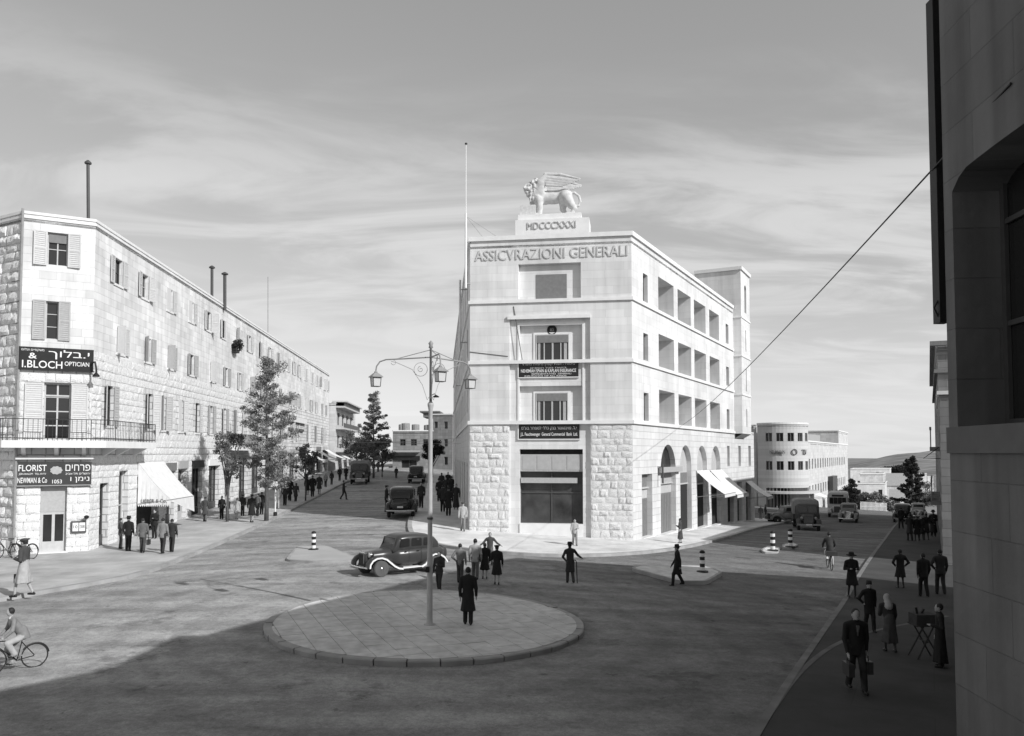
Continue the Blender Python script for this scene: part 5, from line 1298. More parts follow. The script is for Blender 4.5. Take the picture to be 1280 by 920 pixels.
    for a_ in range(3):
        b_, c_ = (a_ + 1) % 3, (a_ + 2) % 3
        s0 = [slice(None)] * 3; s1 = [slice(None)] * 3; s0[a_] = slice(0, -1); s1[a_] = slice(1, None)
        A, B = ins[tuple(s0)], ins[tuple(s1)]; e = np.argwhere(A != B)
        e = e[(e[:, b_] > 0) & (e[:, c_] > 0) & (e[:, b_] < nc[b_]) & (e[:, c_] < nc[c_])]
        fl = A[e[:, 0], e[:, 1], e[:, 2]]
        def g(db, dc):
            q = e.copy(); q[:, b_] += db; q[:, c_] += dc; return vid[q[:, 0], q[:, 1], q[:, 2]]
        q = np.stack([g(-1, -1), g(0, -1), g(0, 0), g(-1, 0)], 1); q[~fl] = q[~fl][:, ::-1]; F.append(q)
    F = np.concatenate(F); F = F[(F >= 0).all(1)]
    return V, F, vm[F[:, 0]]
def sdf_obj(name, prims, h, mats, parent=None, M=None):
    V, F, fm = sdf_mesh(prims, h); me = bpy.data.meshes.new(name)
    me.vertices.add(len(V)); me.vertices.foreach_set('co', V.astype(np.float32).ravel())
    me.loops.add(len(F) * 4); me.loops.foreach_set('vertex_index', F.astype(np.int32).ravel())
    me.polygons.add(len(F)); me.polygons.foreach_set('loop_start', np.arange(len(F), dtype=np.int32) * 4); me.polygons.foreach_set('loop_total', np.full(len(F), 4, np.int32))
    for m in mats: me.materials.append(m)
    me.polygons.foreach_set('material_index', fm.astype(np.int32)); me.polygons.foreach_set('use_smooth', np.ones(len(F), bool))
    me.update(calc_edges=True); me.validate()
    return put(name, me, parent, M)

# ---------------------------------------------------------------- the winged lion
def P_(zx, zy, y=0): return ((zx - 430) * .0053, y, (660 - zy) * .0053)
ln = []
ln += [cap(P_(300, 440), P_(480, 440), .43, .36, k=.12, sc=(1, .82, 1)), cap(P_(480, 440), P_(590, 430), .36, .40, k=.12, sc=(1, .8, 1)), ell(P_(600, 440), (.42, .36, .44), k=.1)]
ln += [ell(P_(290, 410), (.44, .42, .58), k=.1), ell(P_(275, 350), (.36, .4, .46), k=.06)]        # chest, neck
Hc = np.array(P_(222, 335, -.14)); fw_ = np.array([-.8, -.6, 0]); sd2 = np.array([.6, -.8, 0]); uz = np.array([0, 0, 1.])
ln += [ell(Hc, (.27, .27, .31), k=.03)]
ln += [ell(Hc + fw_ * .24 - uz * .09, (.16, .16, .13), k=.03), ell(Hc + fw_ * .38 - uz * .035, (.07, .07, .05), k=.015), ell(Hc + fw_ * .22 - uz * .27, (.12, .12, .09), k=.015), ell(Hc + fw_ * .1 - uz * .4, (.13, .13, .16), k=.03), cap(Hc + fw_ * .25 + uz * .16, Hc + fw_ * .38 + uz * .0, .07, .05, k=.02)]
ln += [cap(Hc + fw_ * .2 + sd2 * q * .06 + uz * .14, Hc + fw_ * .1 + sd2 * q * .25 + uz * .12, .06, .05, k=.012) for q in (-1, 1)] + [ell(Hc + fw_ * .2 + sd2 * q * .15 - uz * .1, (.1, .1, .1), k=.02) for q in (-1, 1)] + [ell(Hc + sd2 * q * .27 + uz * .27, (.07, .07, .11), k=.015) for q in (-1, 1)]
rl_ = rng(9)
for i in range(40):   # locks down the chest
    a_ = np.array(P_(rl_.uniform(225, 320), rl_.uniform(380, 500), 0)); y_ = rl_.uniform(-1, 1); a_ += [-.1 * (1 - abs(y_)), y_ * .42, 0]; ln.append(cap(a_, a_ + [.02, 0, -.2], .085, .03, k=.01))
Mc = Hc - fw_ * .1
for i in range(84):   # mane locks in rings behind the face
    th = i * 2.39996; ring_ = (i % 3) * .13; rr_ = .36 + .07 * (i % 3); c_ = Mc - fw_ * ring_ + sd2 * math.cos(th) * rr_ + uz * math.sin(th) * rr_ * 1.15; e_ = c_ - fw_ * .1 + sd2 * math.cos(th) * .1 - uz * (.12 if math.sin(th) < .5 else .02); ln.append(cap(c_, e_, .085, .035, k=.01))
for y in (-.24,): ln += [cap(P_(318, 470, y), P_(330, 570, y), .27, .18, k=.08), cap(P_(330, 570, y), P_(328, 640, y), .17, .15, k=.05), ell((P_(300, 642)[0], y, .1), (.26, .17, .12), k=.05)]
ln += [cap(P_(300, 470, .24), P_(235, 530, .24), .2, .15, k=.08), cap(P_(235, 530, .24), P_(180, 535, .2), .14, .12, k=.05), ell((P_(165, 538)[0], .2, .66), (.2, .16, .1), k=.05)]
ln += [cap(P_(610, 450, -.22), P_(668, 545, -.24), .37, .23, k=.08), cap(P_(668, 545, -.24), P_(705, 590, -.24), .19, .15, k=.06), cap(P_(705, 590, -.24), P_(672, 642, -.24), .14, .13, k=.05), ell((P_(640, 645)[0], -.24, .09), (.25, .16, .11), k=.05)]
ln += [cap(P_(585, 480, .22), P_(570, 560, .22), .3, .17, k=.08), cap(P_(570, 560, .22), P_(592, 600, .22), .15, .12, k=.05), cap(P_(592, 600, .22), P_(580, 642, .22), .11, .1, k=.05), ell((P_(560, 645)[0], .22, .09), (.24, .16, .11), k=.05)]
tl = [P_(650, 400), P_(700, 400), P_(748, 440), P_(762, 500), P_(742, 545), P_(706, 552)]
ln += [cap(a_, b_, .075, .07, k=.03) for a_, b_ in zip(tl[:-1], tl[1:])] + [ell(tl[-1], (.13, .11, .12), k=.04)]
for s in (-1, 1):
    y = s * .36; o_ = s * .10
    ln += [cap(P_(335, 410, y * .9), P_(350, 290, y + o_ * .4), .26, .24, k=.05, sc=(1, .4, 1)), cap(P_(350, 285, y + o_ * .5), P_(400, 220, y + o_ * .7), .22, .14, k=.04, sc=(1, .4, 1)), cap(P_(395, 205, y + o_ * .7), P_(560, 222, y + o_ * 1.4), .1, .085, k=.015, sc=(1, .55, 1)), cap(P_(560, 222, y + o_ * 1.4), P_(766, 284, y + o_ * 2), .085, .045, k=.015, sc=(1, .55, 1))]
    for q in range(8):
        ln.append(cap(P_(385 + 3 * q, 222 + 15 * q, y + o_ * .7), P_(760 - 26 * q, 300 + 7 * q, y + o_ * (1.9 - .12 * q)), .085 if q % 2 else .07, .045, k=.016, sc=(1, .6 if q % 2 else .52, 1)))
MPL = MP.copy(); MPL = MPL @ Matrix.Diagonal((1.1, 1.1, 1.08, 1)); qd = FF.d * -.28; MPL.translation = (PD.x + qd.x, PD.y + qd.y, zl - .005)
lion = sdf_obj('lion_statue', ln, .024, [M_STATUE], None, MPL); tag(lion, 'white stone winged lion statue striding on the roof plinth', 'statue')
bkm = MB(); bkm.box(-1.64, -.72, -.5, .5, 0, .6, MPL); bkm.box(-1.6, -1.2, -.44, .44, .6, .66, MPL); bkm.box(-1.16, -.76, -.44, .44, .6, .66, MPL); bkm.build('book', M_STATUE, lion)

# ---------------------------------------------------------------- people
CLOTH = {'black': plain('cloth_black', .018, var=.25, scale=7, bump=.012), 'dark': plain('cloth_dark', .035, var=.25, scale=7, bump=.012), 'charcoal': plain('cloth_charcoal', .065, var=.2, scale=7, bump=.012), 'mid': plain('cloth_mid', .13, var=.2, scale=7, bump=.012),
         'grey': plain('cloth_grey', .22, var=.18, scale=7, bump=.012), 'light': plain('cloth_light', .4, var=.15, scale=7, bump=.012), 'white': plain('cloth_white', .62, var=.1, scale=7, bump=.012)}
M_SKIN = plain('skin', .38, rough=.6, var=.08, scale=12); M_HAIR = plain('hair', .025, rough=.6, var=.2); M_SHOE = plain('shoe_leather', .02, rough=.4, var=.1); M_LEATHER = plain('bag_leather', .05, rough=.5, var=.2)
def hand(pr, w, d, m, k, fine):
    """palm, four fingers and a thumb from wrist w along d"""
    d = np.array(d) / np.linalg.norm(d); w = np.array(w); sx = np.array([0, 1., 0]) if abs(d[1]) < .7 else np.array([1., 0, 0])
    pr.append(cap(w, w + d * .07, .03, .036, m, .015, (.62, 1, 1)))
    if not fine: pr.append(cap(w + d * .07, w + d * .15, .032, .022, m, .015, (.62, 1, 1))); return
    side = np.cross(d, [1., 0, 0]); side = side / max(np.linalg.norm(side), 1e-6)
    for j, (o, l) in enumerate(((-.03, .07), (-.01, .085), (.01, .08), (.03, .06))):
        a = w + d * .09 + side * o; b = a + d * l * .55; c = b + d * l * .4 + np.array([.0, .012, .0]); pr += [cap(a, b, .0105, .0095, m, .004), cap(b, c, .0095, .008, m, .004)]
    pr += [cap(w + d * .03 + side * -.03, w + d * .09 + side * -.055, .013, .01, m, .006)]
def person(px, py, hpx_, face, label, coat='dark', legs='dark', top='suit', stride=.0, hat=None, arms=('down', 'down'), lift=0.0, hem=None, group=None, lean=0.0, hair=M_HAIR, pos=None, hm=None, head_c=None, bag=None):
    p = pos if pos is not None else G(px, py, lift); Hm = hm if hm else max(1.45, min(1.98, hpx_ * p.y / FPX)); s = Hm / 1.75
    det = hpx_ if hpx_ else 30; h = max(.0125, min(.034, 1.55 / det)) ; fine = h < .0185
    pr = []; COAT, LEG, SK, HR, SH = 0, 1, 2, 3, 4; sk = SK
    ly = lean; hz = .93
    sh_ = np.array([0, ly * .9, 1.42]); L = stride
    female = top in ('dress', 'coatdress', 'robe')
    # legs: left forward, right back
    for sd_, f in ((-1, 1), (1, -1)):
        hip = np.array([sd_ * .085, 0, hz]); st_ = f * L
        kn = hip + np.array([0, .10 * abs(L) + .21 * st_ + .015, -.42]); an = np.array([sd_ * .095, .40 * st_ - (.06 if f < 0 else 0) * L, .09 + (.07 * L if f < 0 else 0)])
        lm = LEG if not female else (LEG if top == 'robe' else SK if legs == 'bare' else LEG)
        if female: pr += [cap(hip, kn, .075, .055, lm, .03), cap(kn, an, .052, .036, lm, .02)]
        else: pr += [cap(hip, kn, .098, .075, lm, .03), cap(kn, an, .076, .066, lm, .02)]
        pr += [cap(an + [0, -.04, -.045], an + [0, .13, -.06 - (.0 if f > 0 else -.02 * L)], .042, .036, SH, .012)]
    # torso
    pr += [cap((0, 0, hz), (0, ly * .5, 1.15), .155, .145, COAT, .04, (1, .72, 1)), cap((0, ly * .5, 1.15), (0, ly * .85, 1.36), .15, .165, COAT, .04, (1.08, .7, 1)), cap((-.14, ly * .95, 1.415), (.14, ly * .95, 1.415), .07, .07, COAT, .04)]
    he = hem if hem is not None else {'suit': .78, 'coat': .5, 'long': .3, 'dress': .5, 'coatdress': .45, 'robe': .14, 'shirt': .9}[top]
    if he < .88:
        fl = {'suit': .0, 'coat': .035, 'long': .05, 'dress': .06, 'coatdress': .06, 'robe': .05, 'shirt': 0}[top]
        sky_ = LEG if top == 'dress' else COAT
        z0 = 1.0; nq = 3
        for q in range(nq):
            t0, t1 = q / nq, (q + 1) / nq; za, zb = z0 + (he - .05 - z0) * t0, z0 + (he - .05 - z0) * t1
            pr.append(cut((0, .02 * L * t0, za), (0, .03 * L * t1, zb), .155 + fl * 1.3 * t0, .155 + fl * 1.3 * t1, sky_, .025, (1, .78 + .3 * L * t1, 1), he))
        for q in range(5 if fl > 0 else 0):     # hanging folds
            a_ = q * 1.2566 + .4; cx_, cy_ = math.cos(a_), math.sin(a_) * (.78 + .3 * L)
            pr.append(cut((cx_ * .13, cy_ * .13, .9), (cx_ * (.15 + fl * 1.4), cy_ * (.15 + fl * 1.4), he - .05), .02, .042, sky_, .03, (1, 1, 1), he))
    # arms
    for sd_, ar in ((-1, arms[0]), (1, arms[1])):
        S = np.array([sd_ * .195, ly * .95, 1.40]); sw = -sd_ * 0 + (-1 if sd_ < 0 else 1) * L
        if ar == 'down': E = S + [sd_ * .05, -.02 + .10 * sw, -.29]; Wr = E + [-sd_ * .005, .05 + .16 * sw + .02, -.25]
        elif ar == 'bent': E = S + [sd_ * .06, -.03, -.28]; Wr = E + [-sd_ * .12, .22, .03]
        elif ar == 'out': E = S + [sd_ * .18, .02, -.22]; Wr = E + [sd_ * .19, .1, -.12]
        elif ar == 'hip': E = S + [sd_ * .15, -.06, -.25]; Wr = E + [-sd_ * .14, .08, -.16]
        elif ar == 'up': E = S + [sd_ * .12, .14, -.12]; Wr = E + [-sd_ * .06, .15, .16]
        elif ar == 'bars': E = S + [sd_ * .05, .14, -.24]; Wr = E + [sd_ * .03, .24, -.09]
        elif ar == 'front': E = S + [sd_ * .03, .03, -.28]; Wr = E + [-sd_ * .16, .2, .08]
        pr += [cap(S, E, .068, .056, COAT, .03), cap(E, Wr, .055, .042, COAT, .02)]; hand(pr, Wr, Wr - E, SK, .01, fine)
        if ar == arms[1] and sd_ > 0: wr_r = Wr.copy()
        else: wr_l = Wr.copy()
    # neck and head
    hc = np.array([0, ly * 1.15 + .02, 1.625])
    pr += [cap((0, ly * .95, 1.43), hc + [0, -.01, -.06], .055, .05, SK, .02), ell(hc, (.077, .096, .115), SK, .02), ell(hc + [0, .085, -.012], (.016, .022, .02), SK, .012), ell(hc + [0, .06, -.075], (.045, .04, .035), SK, .02)]
    pr += [ell(hc + [q * .078, -.0, -.01], (.014, .022, .03), SK, .008) for q in (-1, 1)]
    if fine: pr += [ell(hc + [q * .032, .083, .012], (.014, .012, .009), HR, .004) for q in (-1, 1)] + [ell(hc + [0, .092, -.052], (.024, .01, .007), HR, .004)]
    if head_c: pr += [ell(hc + [0, -.03, .015], (.1, .11, .125), HR, .02), cap(hc + [0, -.06, -.05], (0, ly - .09, 1.38), .09, .12, HR, .03)]
    else: pr += [ell(hc + [0, -.025, .03], (.086, .095, .105), HR, .02)]
    if top == 'suit' and fine: pr += [cap((-.02, .125 + ly, 1.40), (0, .125 + ly * .7, 1.2), .02, .012, 5, .006), cap((.02, .125 + ly, 1.40), (0, .125 + ly * .7, 1.2), .02, .012, 5, .006)]
    R_z = Matrix.Rotation(-math.radians(face), 4, 'Z'); M = Matrix.Translation(p) @ R_z @ Matrix.Scale(s, 4)
    o = sdf_obj('person', pr, h, [CLOTH[coat], CLOTH[legs] if legs != 'bare' else CLOTH['charcoal'], M_SKIN, CLOTH[head_c] if head_c else hair, M_SHOE, CLOTH['mid']], None, M)
    tag(o, label, 'person', group)
    tp = hc + np.array([0, -.01, 0])
    if hat:
        Mh = M @ Matrix.Translation(tuple(tp + [0, 0, .055])) @ Matrix.Rotation(math.radians(-6), 4, 'X'); mb = MB()
        if hat in ('fedora', 'brim'):
            b_ = .155 if hat == 'fedora' else .2; mb.lathe([(.09, -.005), (b_, -.02), (b_ + .005, -.01), (.105, .012), (.1, .07), (.085, .11), (.04, .1), (.005, .095)], 18); hm_ = CLOTH['black']
        elif hat == 'fez': mb.lathe([(.1, -.02), (.098, .03), (.085, .11), (.005, .112)], 16); hm_ = CLOTH['dark']
        elif hat == 'cap': mb.lathe([(.1, -.01), (.125, .03), (.12, .055), (.06, .075), (.005, .08)], 16); mb.add([(-.08, .07, 0), (.08, .07, 0), (.05, .16, -.02), (-.05, .16, -.02), (-.08, .07, .012), (.08, .07, .012), (.05, .16, -.008), (-.05, .16, -.008)], [(0, 1, 2, 3), (4, 7, 6, 5), (3, 2, 6, 7), (1, 5, 6, 2), (0, 3, 7, 4)]); hm_ = CLOTH['charcoal']
        elif hat == 'beret': mb.lathe([(.095, -.01), (.13, .03), (.12, .055), (.05, .07), (.005, .075)], 16); hm_ = CLOTH['black']
        elif hat == 'pith': mb.lathe([(.1, -.01), (.15, -.03), (.15, -.02), (.11, .01), (.1, .06), (.06, .1), (.005, .11)], 18); hm_ = CLOTH['white']
        mb.build('hat', hm_, o, Mh, True)
    if bag in ('r', 'both', 'l'):
        for q, wr in (('r', wr_r), ('l', wr_l)):
            if bag not in (q, 'both'): continue
            b = MB(); c = np.array(wr) + [0, .03, -.34]; b.box(c[0] - .06, c[0] + .06, c[1] - .19, c[1] + .19, c[2] - .13, c[2] + .13); b.tube([(c[0], c[1] - .08, c[2] + .13), (c[0], c[1] - .06, c[2] + .23), (c[0], c[1] + .06, c[2] + .23), (c[0], c[1] + .08, c[2] + .13)], .012, 5)
            k_ = b.build('handbag', M_LEATHER, None, M); tag(k_, ('dark briefcase' if q == 'r' else 'dark shopping bag') + ' carried by the ' + label.split(' with ')[0].split(' carrying')[0].split(' walking')[0], 'bag')
    return o

K = KERB
# near right pavement (in shade)
person(1071, 864, 101, 182, 'striding man in black jacket carrying two bags on shaded pavement', 'black', 'dark', 'suit', .45, None, ('down', 'down'), K, bag='both')
person(1087, 789, 61, 178, 'man in black overcoat and cap just behind the bag carrier', 'black', 'black', 'suit', .35, 'fez', ('down', 'hip'), K, hem=.62)
person(1113, 815, 70, 2, 'stooped woman with pale headscarf and bundle on her back', 'dark', 'charcoal', 'dress', .3, None, ('front', 'down'), K, lean=.16, head_c='light', hem=.3)
person(1065, 747, 55, 185, 'woman in brimmed hat and dark coat at the kerb', 'black', 'dark', 'coatdress', .25, 'brim', ('bent', 'bent'), K, hem=.5)
person(1126, 735, 48, 5, 'person in dark coat standing in the sunlit gap', 'black', 'dark', 'coatdress', .15, None, ('hip', 'hip'), K, hem=.5)
person(1155, 746, 54, 0, 'broad man in dark jacket walking away near the wall', 'black', 'black', 'suit', .25, None, ('down', 'down'), K)
person(1176, 743, 56, 10, 'man with hand on hip beside the near wall', 'dark', 'dark', 'suit', .3, None, ('hip', 'down'), K)
person(1176, 834, 78, 290, 'street vendor in long dark robe behind a tray stand', 'black', 'black', 'robe', .05, None, ('bent', 'down'), K)
person(1126.5, 661, 27, 5, 'man in dark suit far down the right pavement beside the car', 'black', 'black', 'suit', .3, None, ('down', 'down'), K)
person(1137.5, 676, 33, 0, 'figure in long dark coat first of the far pavement group', 'dark', 'dark', 'coat', .2, None, ('front', 'front'), K, group='walkers far down the right pavement')
person(1146.5, 676, 31, 0, 'slim figure in dark dress second of the far pavement group', 'black', 'black', 'coatdress', .2, None, ('down', 'down'), K, group='walkers far down the right pavement')
person(1151.5, 675, 30, 180, 'figure in dark coat in the middle of the far group', 'dark', 'black', 'coatdress', .2, None, ('down', 'down'), K, group='walkers far down the right pavement')
person(1158, 675, 33, 0, 'woman with dark skirt at the end of the far group', 'black', 'dark', 'dress', .2, None, ('down', 'out'), K, group='walkers far down the right pavement')
person(1167, 671, 36, 200, 'tall dark figure leaning by the shaded house doorway', 'black', 'black', 'long', .1, 'fedora', ('front', 'down'), K)
# centre
person(585, 781, 71, 3, 'man in long black coat seen from behind on the round island', 'black', 'black', 'long', .22, None, ('down', 'down'), .15, hem=.42)
person(549, 740, 50, 200, 'boy in dark suit walking past the lamp post', 'dark', 'dark', 'suit', .35, None, ('front', 'down'))
person(575, 729, 49, 10, 'man in grey shirt and dark trousers with hand in pocket', 'grey', 'charcoal', 'shirt', .25, None, ('hip', 'down'))
person(594, 725, 51, 4, 'man in light grey jacket amid the crossing group', 'light', 'mid', 'suit', .25, None, ('down', 'down'))
person(606, 724, 44, 0, 'woman in black dress close beside the light jacket man', 'black', 'bare', 'coatdress', .25, None, ('down', 'down'))
person(621, 731, 49, 5, 'woman in black coat and hat last of the crossing group', 'black', 'bare', 'coatdress', .25, 'beret', ('bent', 'down'))
person(612.5, 706, 40, 175, 'cheering person with spread arms facing the crossing group', 'charcoal', 'mid', 'suit', .2, None, ('out', 'out'))
person(713, 729, 50, 345, 'old man in dark coat walking with a cane', 'dark', 'charcoal', 'coat', .3, 'fedora', ('hip', 'out'), lean=.05)
person(718.5, 682, 32, 170, 'person in pale patterned clothes before the shop window', 'light', 'grey', 'suit', .3, None, ('bent', 'down'), K)
person(847, 732, 50, 272, 'man in black coat and hat striding past the lozenge island', 'black', 'black', 'coat', .55, 'fedora', ('down', 'down'))
person(850.5, 679, 31, 300, 'person in long grey coat waiting by the bank doors', 'charcoal', 'light', 'long', .05, None, ('front', 'front'), K)
person(578.5, 664, 36, 178, 'soldier in pale uniform at the shaded bank corner', 'light', 'grey', 'suit', .2, 'cap', ('down', 'down'), K)
# shaded pavement beside the bank
for i, (px, py, hp, f, lab, kw) in enumerate([
    (560.5, 645, 38, 0, 'heavy man in black coat on the shaded bank pavement', dict(coat='black', legs='black', top='coat', stride=.3)),
    (553.5, 640, 36, 0, 'man in dark suit left of the heavy black coat', dict(coat='dark', legs='black', top='suit', stride=.2)),
    (570, 637, 34, 180, 'figure in dark robe close to the shaded bank wall', dict(coat='dark', legs='dark', top='robe', stride=.1)),
    (526.5, 635, 34, 185, 'man in dark suit standing at the kerb left of the lamp post', dict(coat='dark', legs='black', top='suit', stride=.15)),
    (549, 627, 29, 0, 'dark walker with hat further up the bank pavement', dict(coat='black', legs='black', top='coat', stride=.3, hat='fedora')),
    (557, 624, 28, 180, 'dark walker facing us in the bank pavement crowd', dict(coat='dark', legs='dark', top='suit', stride=.2)),
    (564.5, 622, 27, 0, 'dark walker beside the bank wall in the crowd', dict(coat='black', legs='dark', top='coat', stride=.2)),
    (552, 615, 24, 0, 'small dark figure at the back of the bank crowd', dict(coat='dark', legs='dark', top='suit', stride=.2)),
    (560, 613, 23, 180, 'smallest dark figure at the back of the bank crowd', dict(coat='black', legs='black', top='suit', stride=.2))]):
    person(px, py, hp, f, lab, lift=K, group='people in the shade beside the bank', **kw)
person(483, 640, 34, 90, 'man in dark cap standing left of the black car', 'dark', 'black', 'suit', .1, 'cap', ('front', 'down'))
# left pavement
person(160, 689, 43, 0, 'man in dark hat and suit at the awning shop door', 'black', 'black', 'suit', .1, 'fedora', ('down', 'down'), K)
person(150.5, 686, 38, 60, 'man in grey suit half behind the dark hatted man', 'charcoal', 'charcoal', 'suit', .1, None, ('down', 'down'), K)
person(178, 691, 43, 350, 'man in grey jacket with briefcase before the white awning', 'mid', 'charcoal', 'suit', .3, None, ('down', 'down'), K, bag='r')
person(203, 692, 44, 5, 'man in pale grey jacket walking toward the awning shop', 'grey', 'dark', 'suit', .3, None, ('down', 'down'), K)
person(214.5, 690, 41, 0, 'man in dark suit beside the pale jacket man', 'dark', 'dark', 'suit', .25, None, ('down', 'down'), K)
person(193, 673, 36, 180, 'shopkeeper in dark suit under the white awning', 'black', 'black', 'suit', .05, None, ('front', 'down'), K)
person(29, 746, 72, 268, 'woman in dark jacket and light skirt walking left with a bag', 'charcoal', 'light', 'dress', .5, 'cap', ('bent', 'down'), K, hem=.42, bag='r')
for px, py, hp, f, lab, kw in [
    (256, 652, 31, 0, 'man in charcoal coat by the shuttered shop', dict(coat='charcoal', legs='mid', top='coat', stride=.2)),
    (277, 649, 29, 180, 'dark figure left of the pine tree trunk', dict(coat='black', legs='black', top='suit', stride=.1)),
    (284, 650, 27, 90, 'seated-looking dark stooped figure near the pine', dict(coat='dark', legs='dark', top='suit', stride=.1, lean=.12)),
    (296, 649, 25, 180, 'child in pale clothes near the pine tree', dict(coat='light', legs='light', top='dress', stride=.2)),
    (303, 645, 27, 0, 'dark capped man behind the child in pale clothes', dict(coat='dark', legs='dark', top='suit', stride=.1, hat='cap')),
    (314.5, 653, 35, 0, 'woman in long black coat beside the pine tree trunk', dict(coat='black', legs='bare', top='coatdress', stride=.25, hat='beret')),
    (322, 645, 28, 200, 'grey dressed man right of the long black coat', dict(coat='mid', legs='charcoal', top='suit', stride=.1)),
    (327, 643, 28, 0, 'man in dark suit by the pine trunk', dict(coat='black', legs='black', top='suit', stride=.1)),
    (347, 636, 28, 180, 'pale dressed man right of the pine trunk', dict(coat='grey', legs='light', top='suit', stride=.2)),
    (356, 632, 29, 0, 'dark man at the edge of the bank shadow', dict(coat='dark', legs='dark', top='suit', stride=.2)),
    (362, 626, 30, 180, 'man in black coat inside the bank shadow', dict(coat='black', legs='black', top='coat', stride=.25)),
    (369.5, 627, 23, 0, 'stooped person in dark clothes inside the bank shadow', dict(coat='dark', legs='dark', top='coat', stride=.3, lean=.15)),
    (384, 619, 23, 0, 'first of two dark figures at the shaded shops', dict(coat='black', legs='dark', top='coatdress', stride=.2)),
    (390.5, 621, 27, 0, 'second taller of two dark figures at the shaded shops', dict(coat='black', legs='dark', top='coat', stride=.2)),
    (399, 618, 25, 180, 'woman in dark dress walking toward us at the shaded shops', dict(coat='dark', legs='dark', top='dress', stride=.25)),
    (407, 609, 16, 180, 'small child at the shaded shop doors', dict(coat='grey', legs='dark', top='suit', stride=.2)),
    (414.5, 606, 16, 0, 'dark figure at the far shaded shop doors', dict(coat='dark', legs='dark', top='suit', stride=.2)),
    (424.5, 601, 17, 0, 'dark figure before the bright far awning', dict(coat='black', legs='black', top='suit', stride=.2)),
    (432.5, 600, 17, 180, 'dark figure by the oncoming lorry', dict(coat='black', legs='black', top='coat', stride=.2)),
    (467, 592, 14, 0, 'first of the distant figures under the slanted awning', dict(coat='dark', legs='dark', top='suit', stride=.2)),
    (472.5, 590, 14, 0, 'second of the distant figures under the slanted awning', dict(coat='black', legs='dark', top='suit', stride=.2)),
    (478, 590, 13, 180, 'third of the distant figures under the slanted awning', dict(coat='charcoal', legs='dark', top='suit', stride=.2))]:
    person(px, py, hp, f, lab, lift=K, group='people on the left pavement', **kw)
person(429.5, 624.5, 24, 80, 'man striding across the shaded left street', 'dark', 'dark', 'suit', .6, None, ('down', 'front'))
person(495.3, 598, 11, 180, 'tiny figure far up the shaded left street', 'dark', 'dark', 'suit', .2)
person(951, 650, 17, 200, 'tiny person before the rounded corner building', 'mid', 'grey', 'suit', .3)
person(957, 648, 17, 90, 'second tiny person before the rounded corner building', 'charcoal', 'charcoal', 'suit', .3)
# cane and tray stand
q = G(720, 729); mb = MB(); mb.tube([(q.x + .05, q.y, q.z), (q.x + .02, q.y, q.z + .85), (q.x - .04, q.y, q.z + .93), (q.x - .1, q.y, q.z + .88)], .02, 6); tag(mb.build('walking_cane', M_WOOD), 'thin cane held by the old man in the road', 'cane')
q = G(1155, 822, K); ts = empty('tray_stand', q, 0, 'vendor box tray on a crossed trestle stand by the wall', 'stand'); T = Matrix.Translation(q)
mb = MB(); mb.box(-.27, .27, -.22, .22, .86, 1.12); mb.box(-.29, .29, -.24, .24, .83, .86); mb.build('tray', M_WOOD, ts, T)
for y in (-.2, .2):
    for s_ in (-1, 1): MB().cyl((-s_ * .16, y, .83), (s_ * .3, y * 1.2, -.02), .02, n=6).build('leg', M_WOOD, ts, T)
mb = MB(); mb.box(-.02, .02, -.2, .2, .42, .45); mb.build('stretcher', M_WOOD, ts, T)
mb = MB(); mb.cyl((-.15, 0, 1.12), (-.18, 0, 1.28), .03, n=6); mb.cyl((-.02, .05, 1.12), (.05, .05, 1.22), .03, n=6); mb.build('goods', M_BLACK, ts, T)
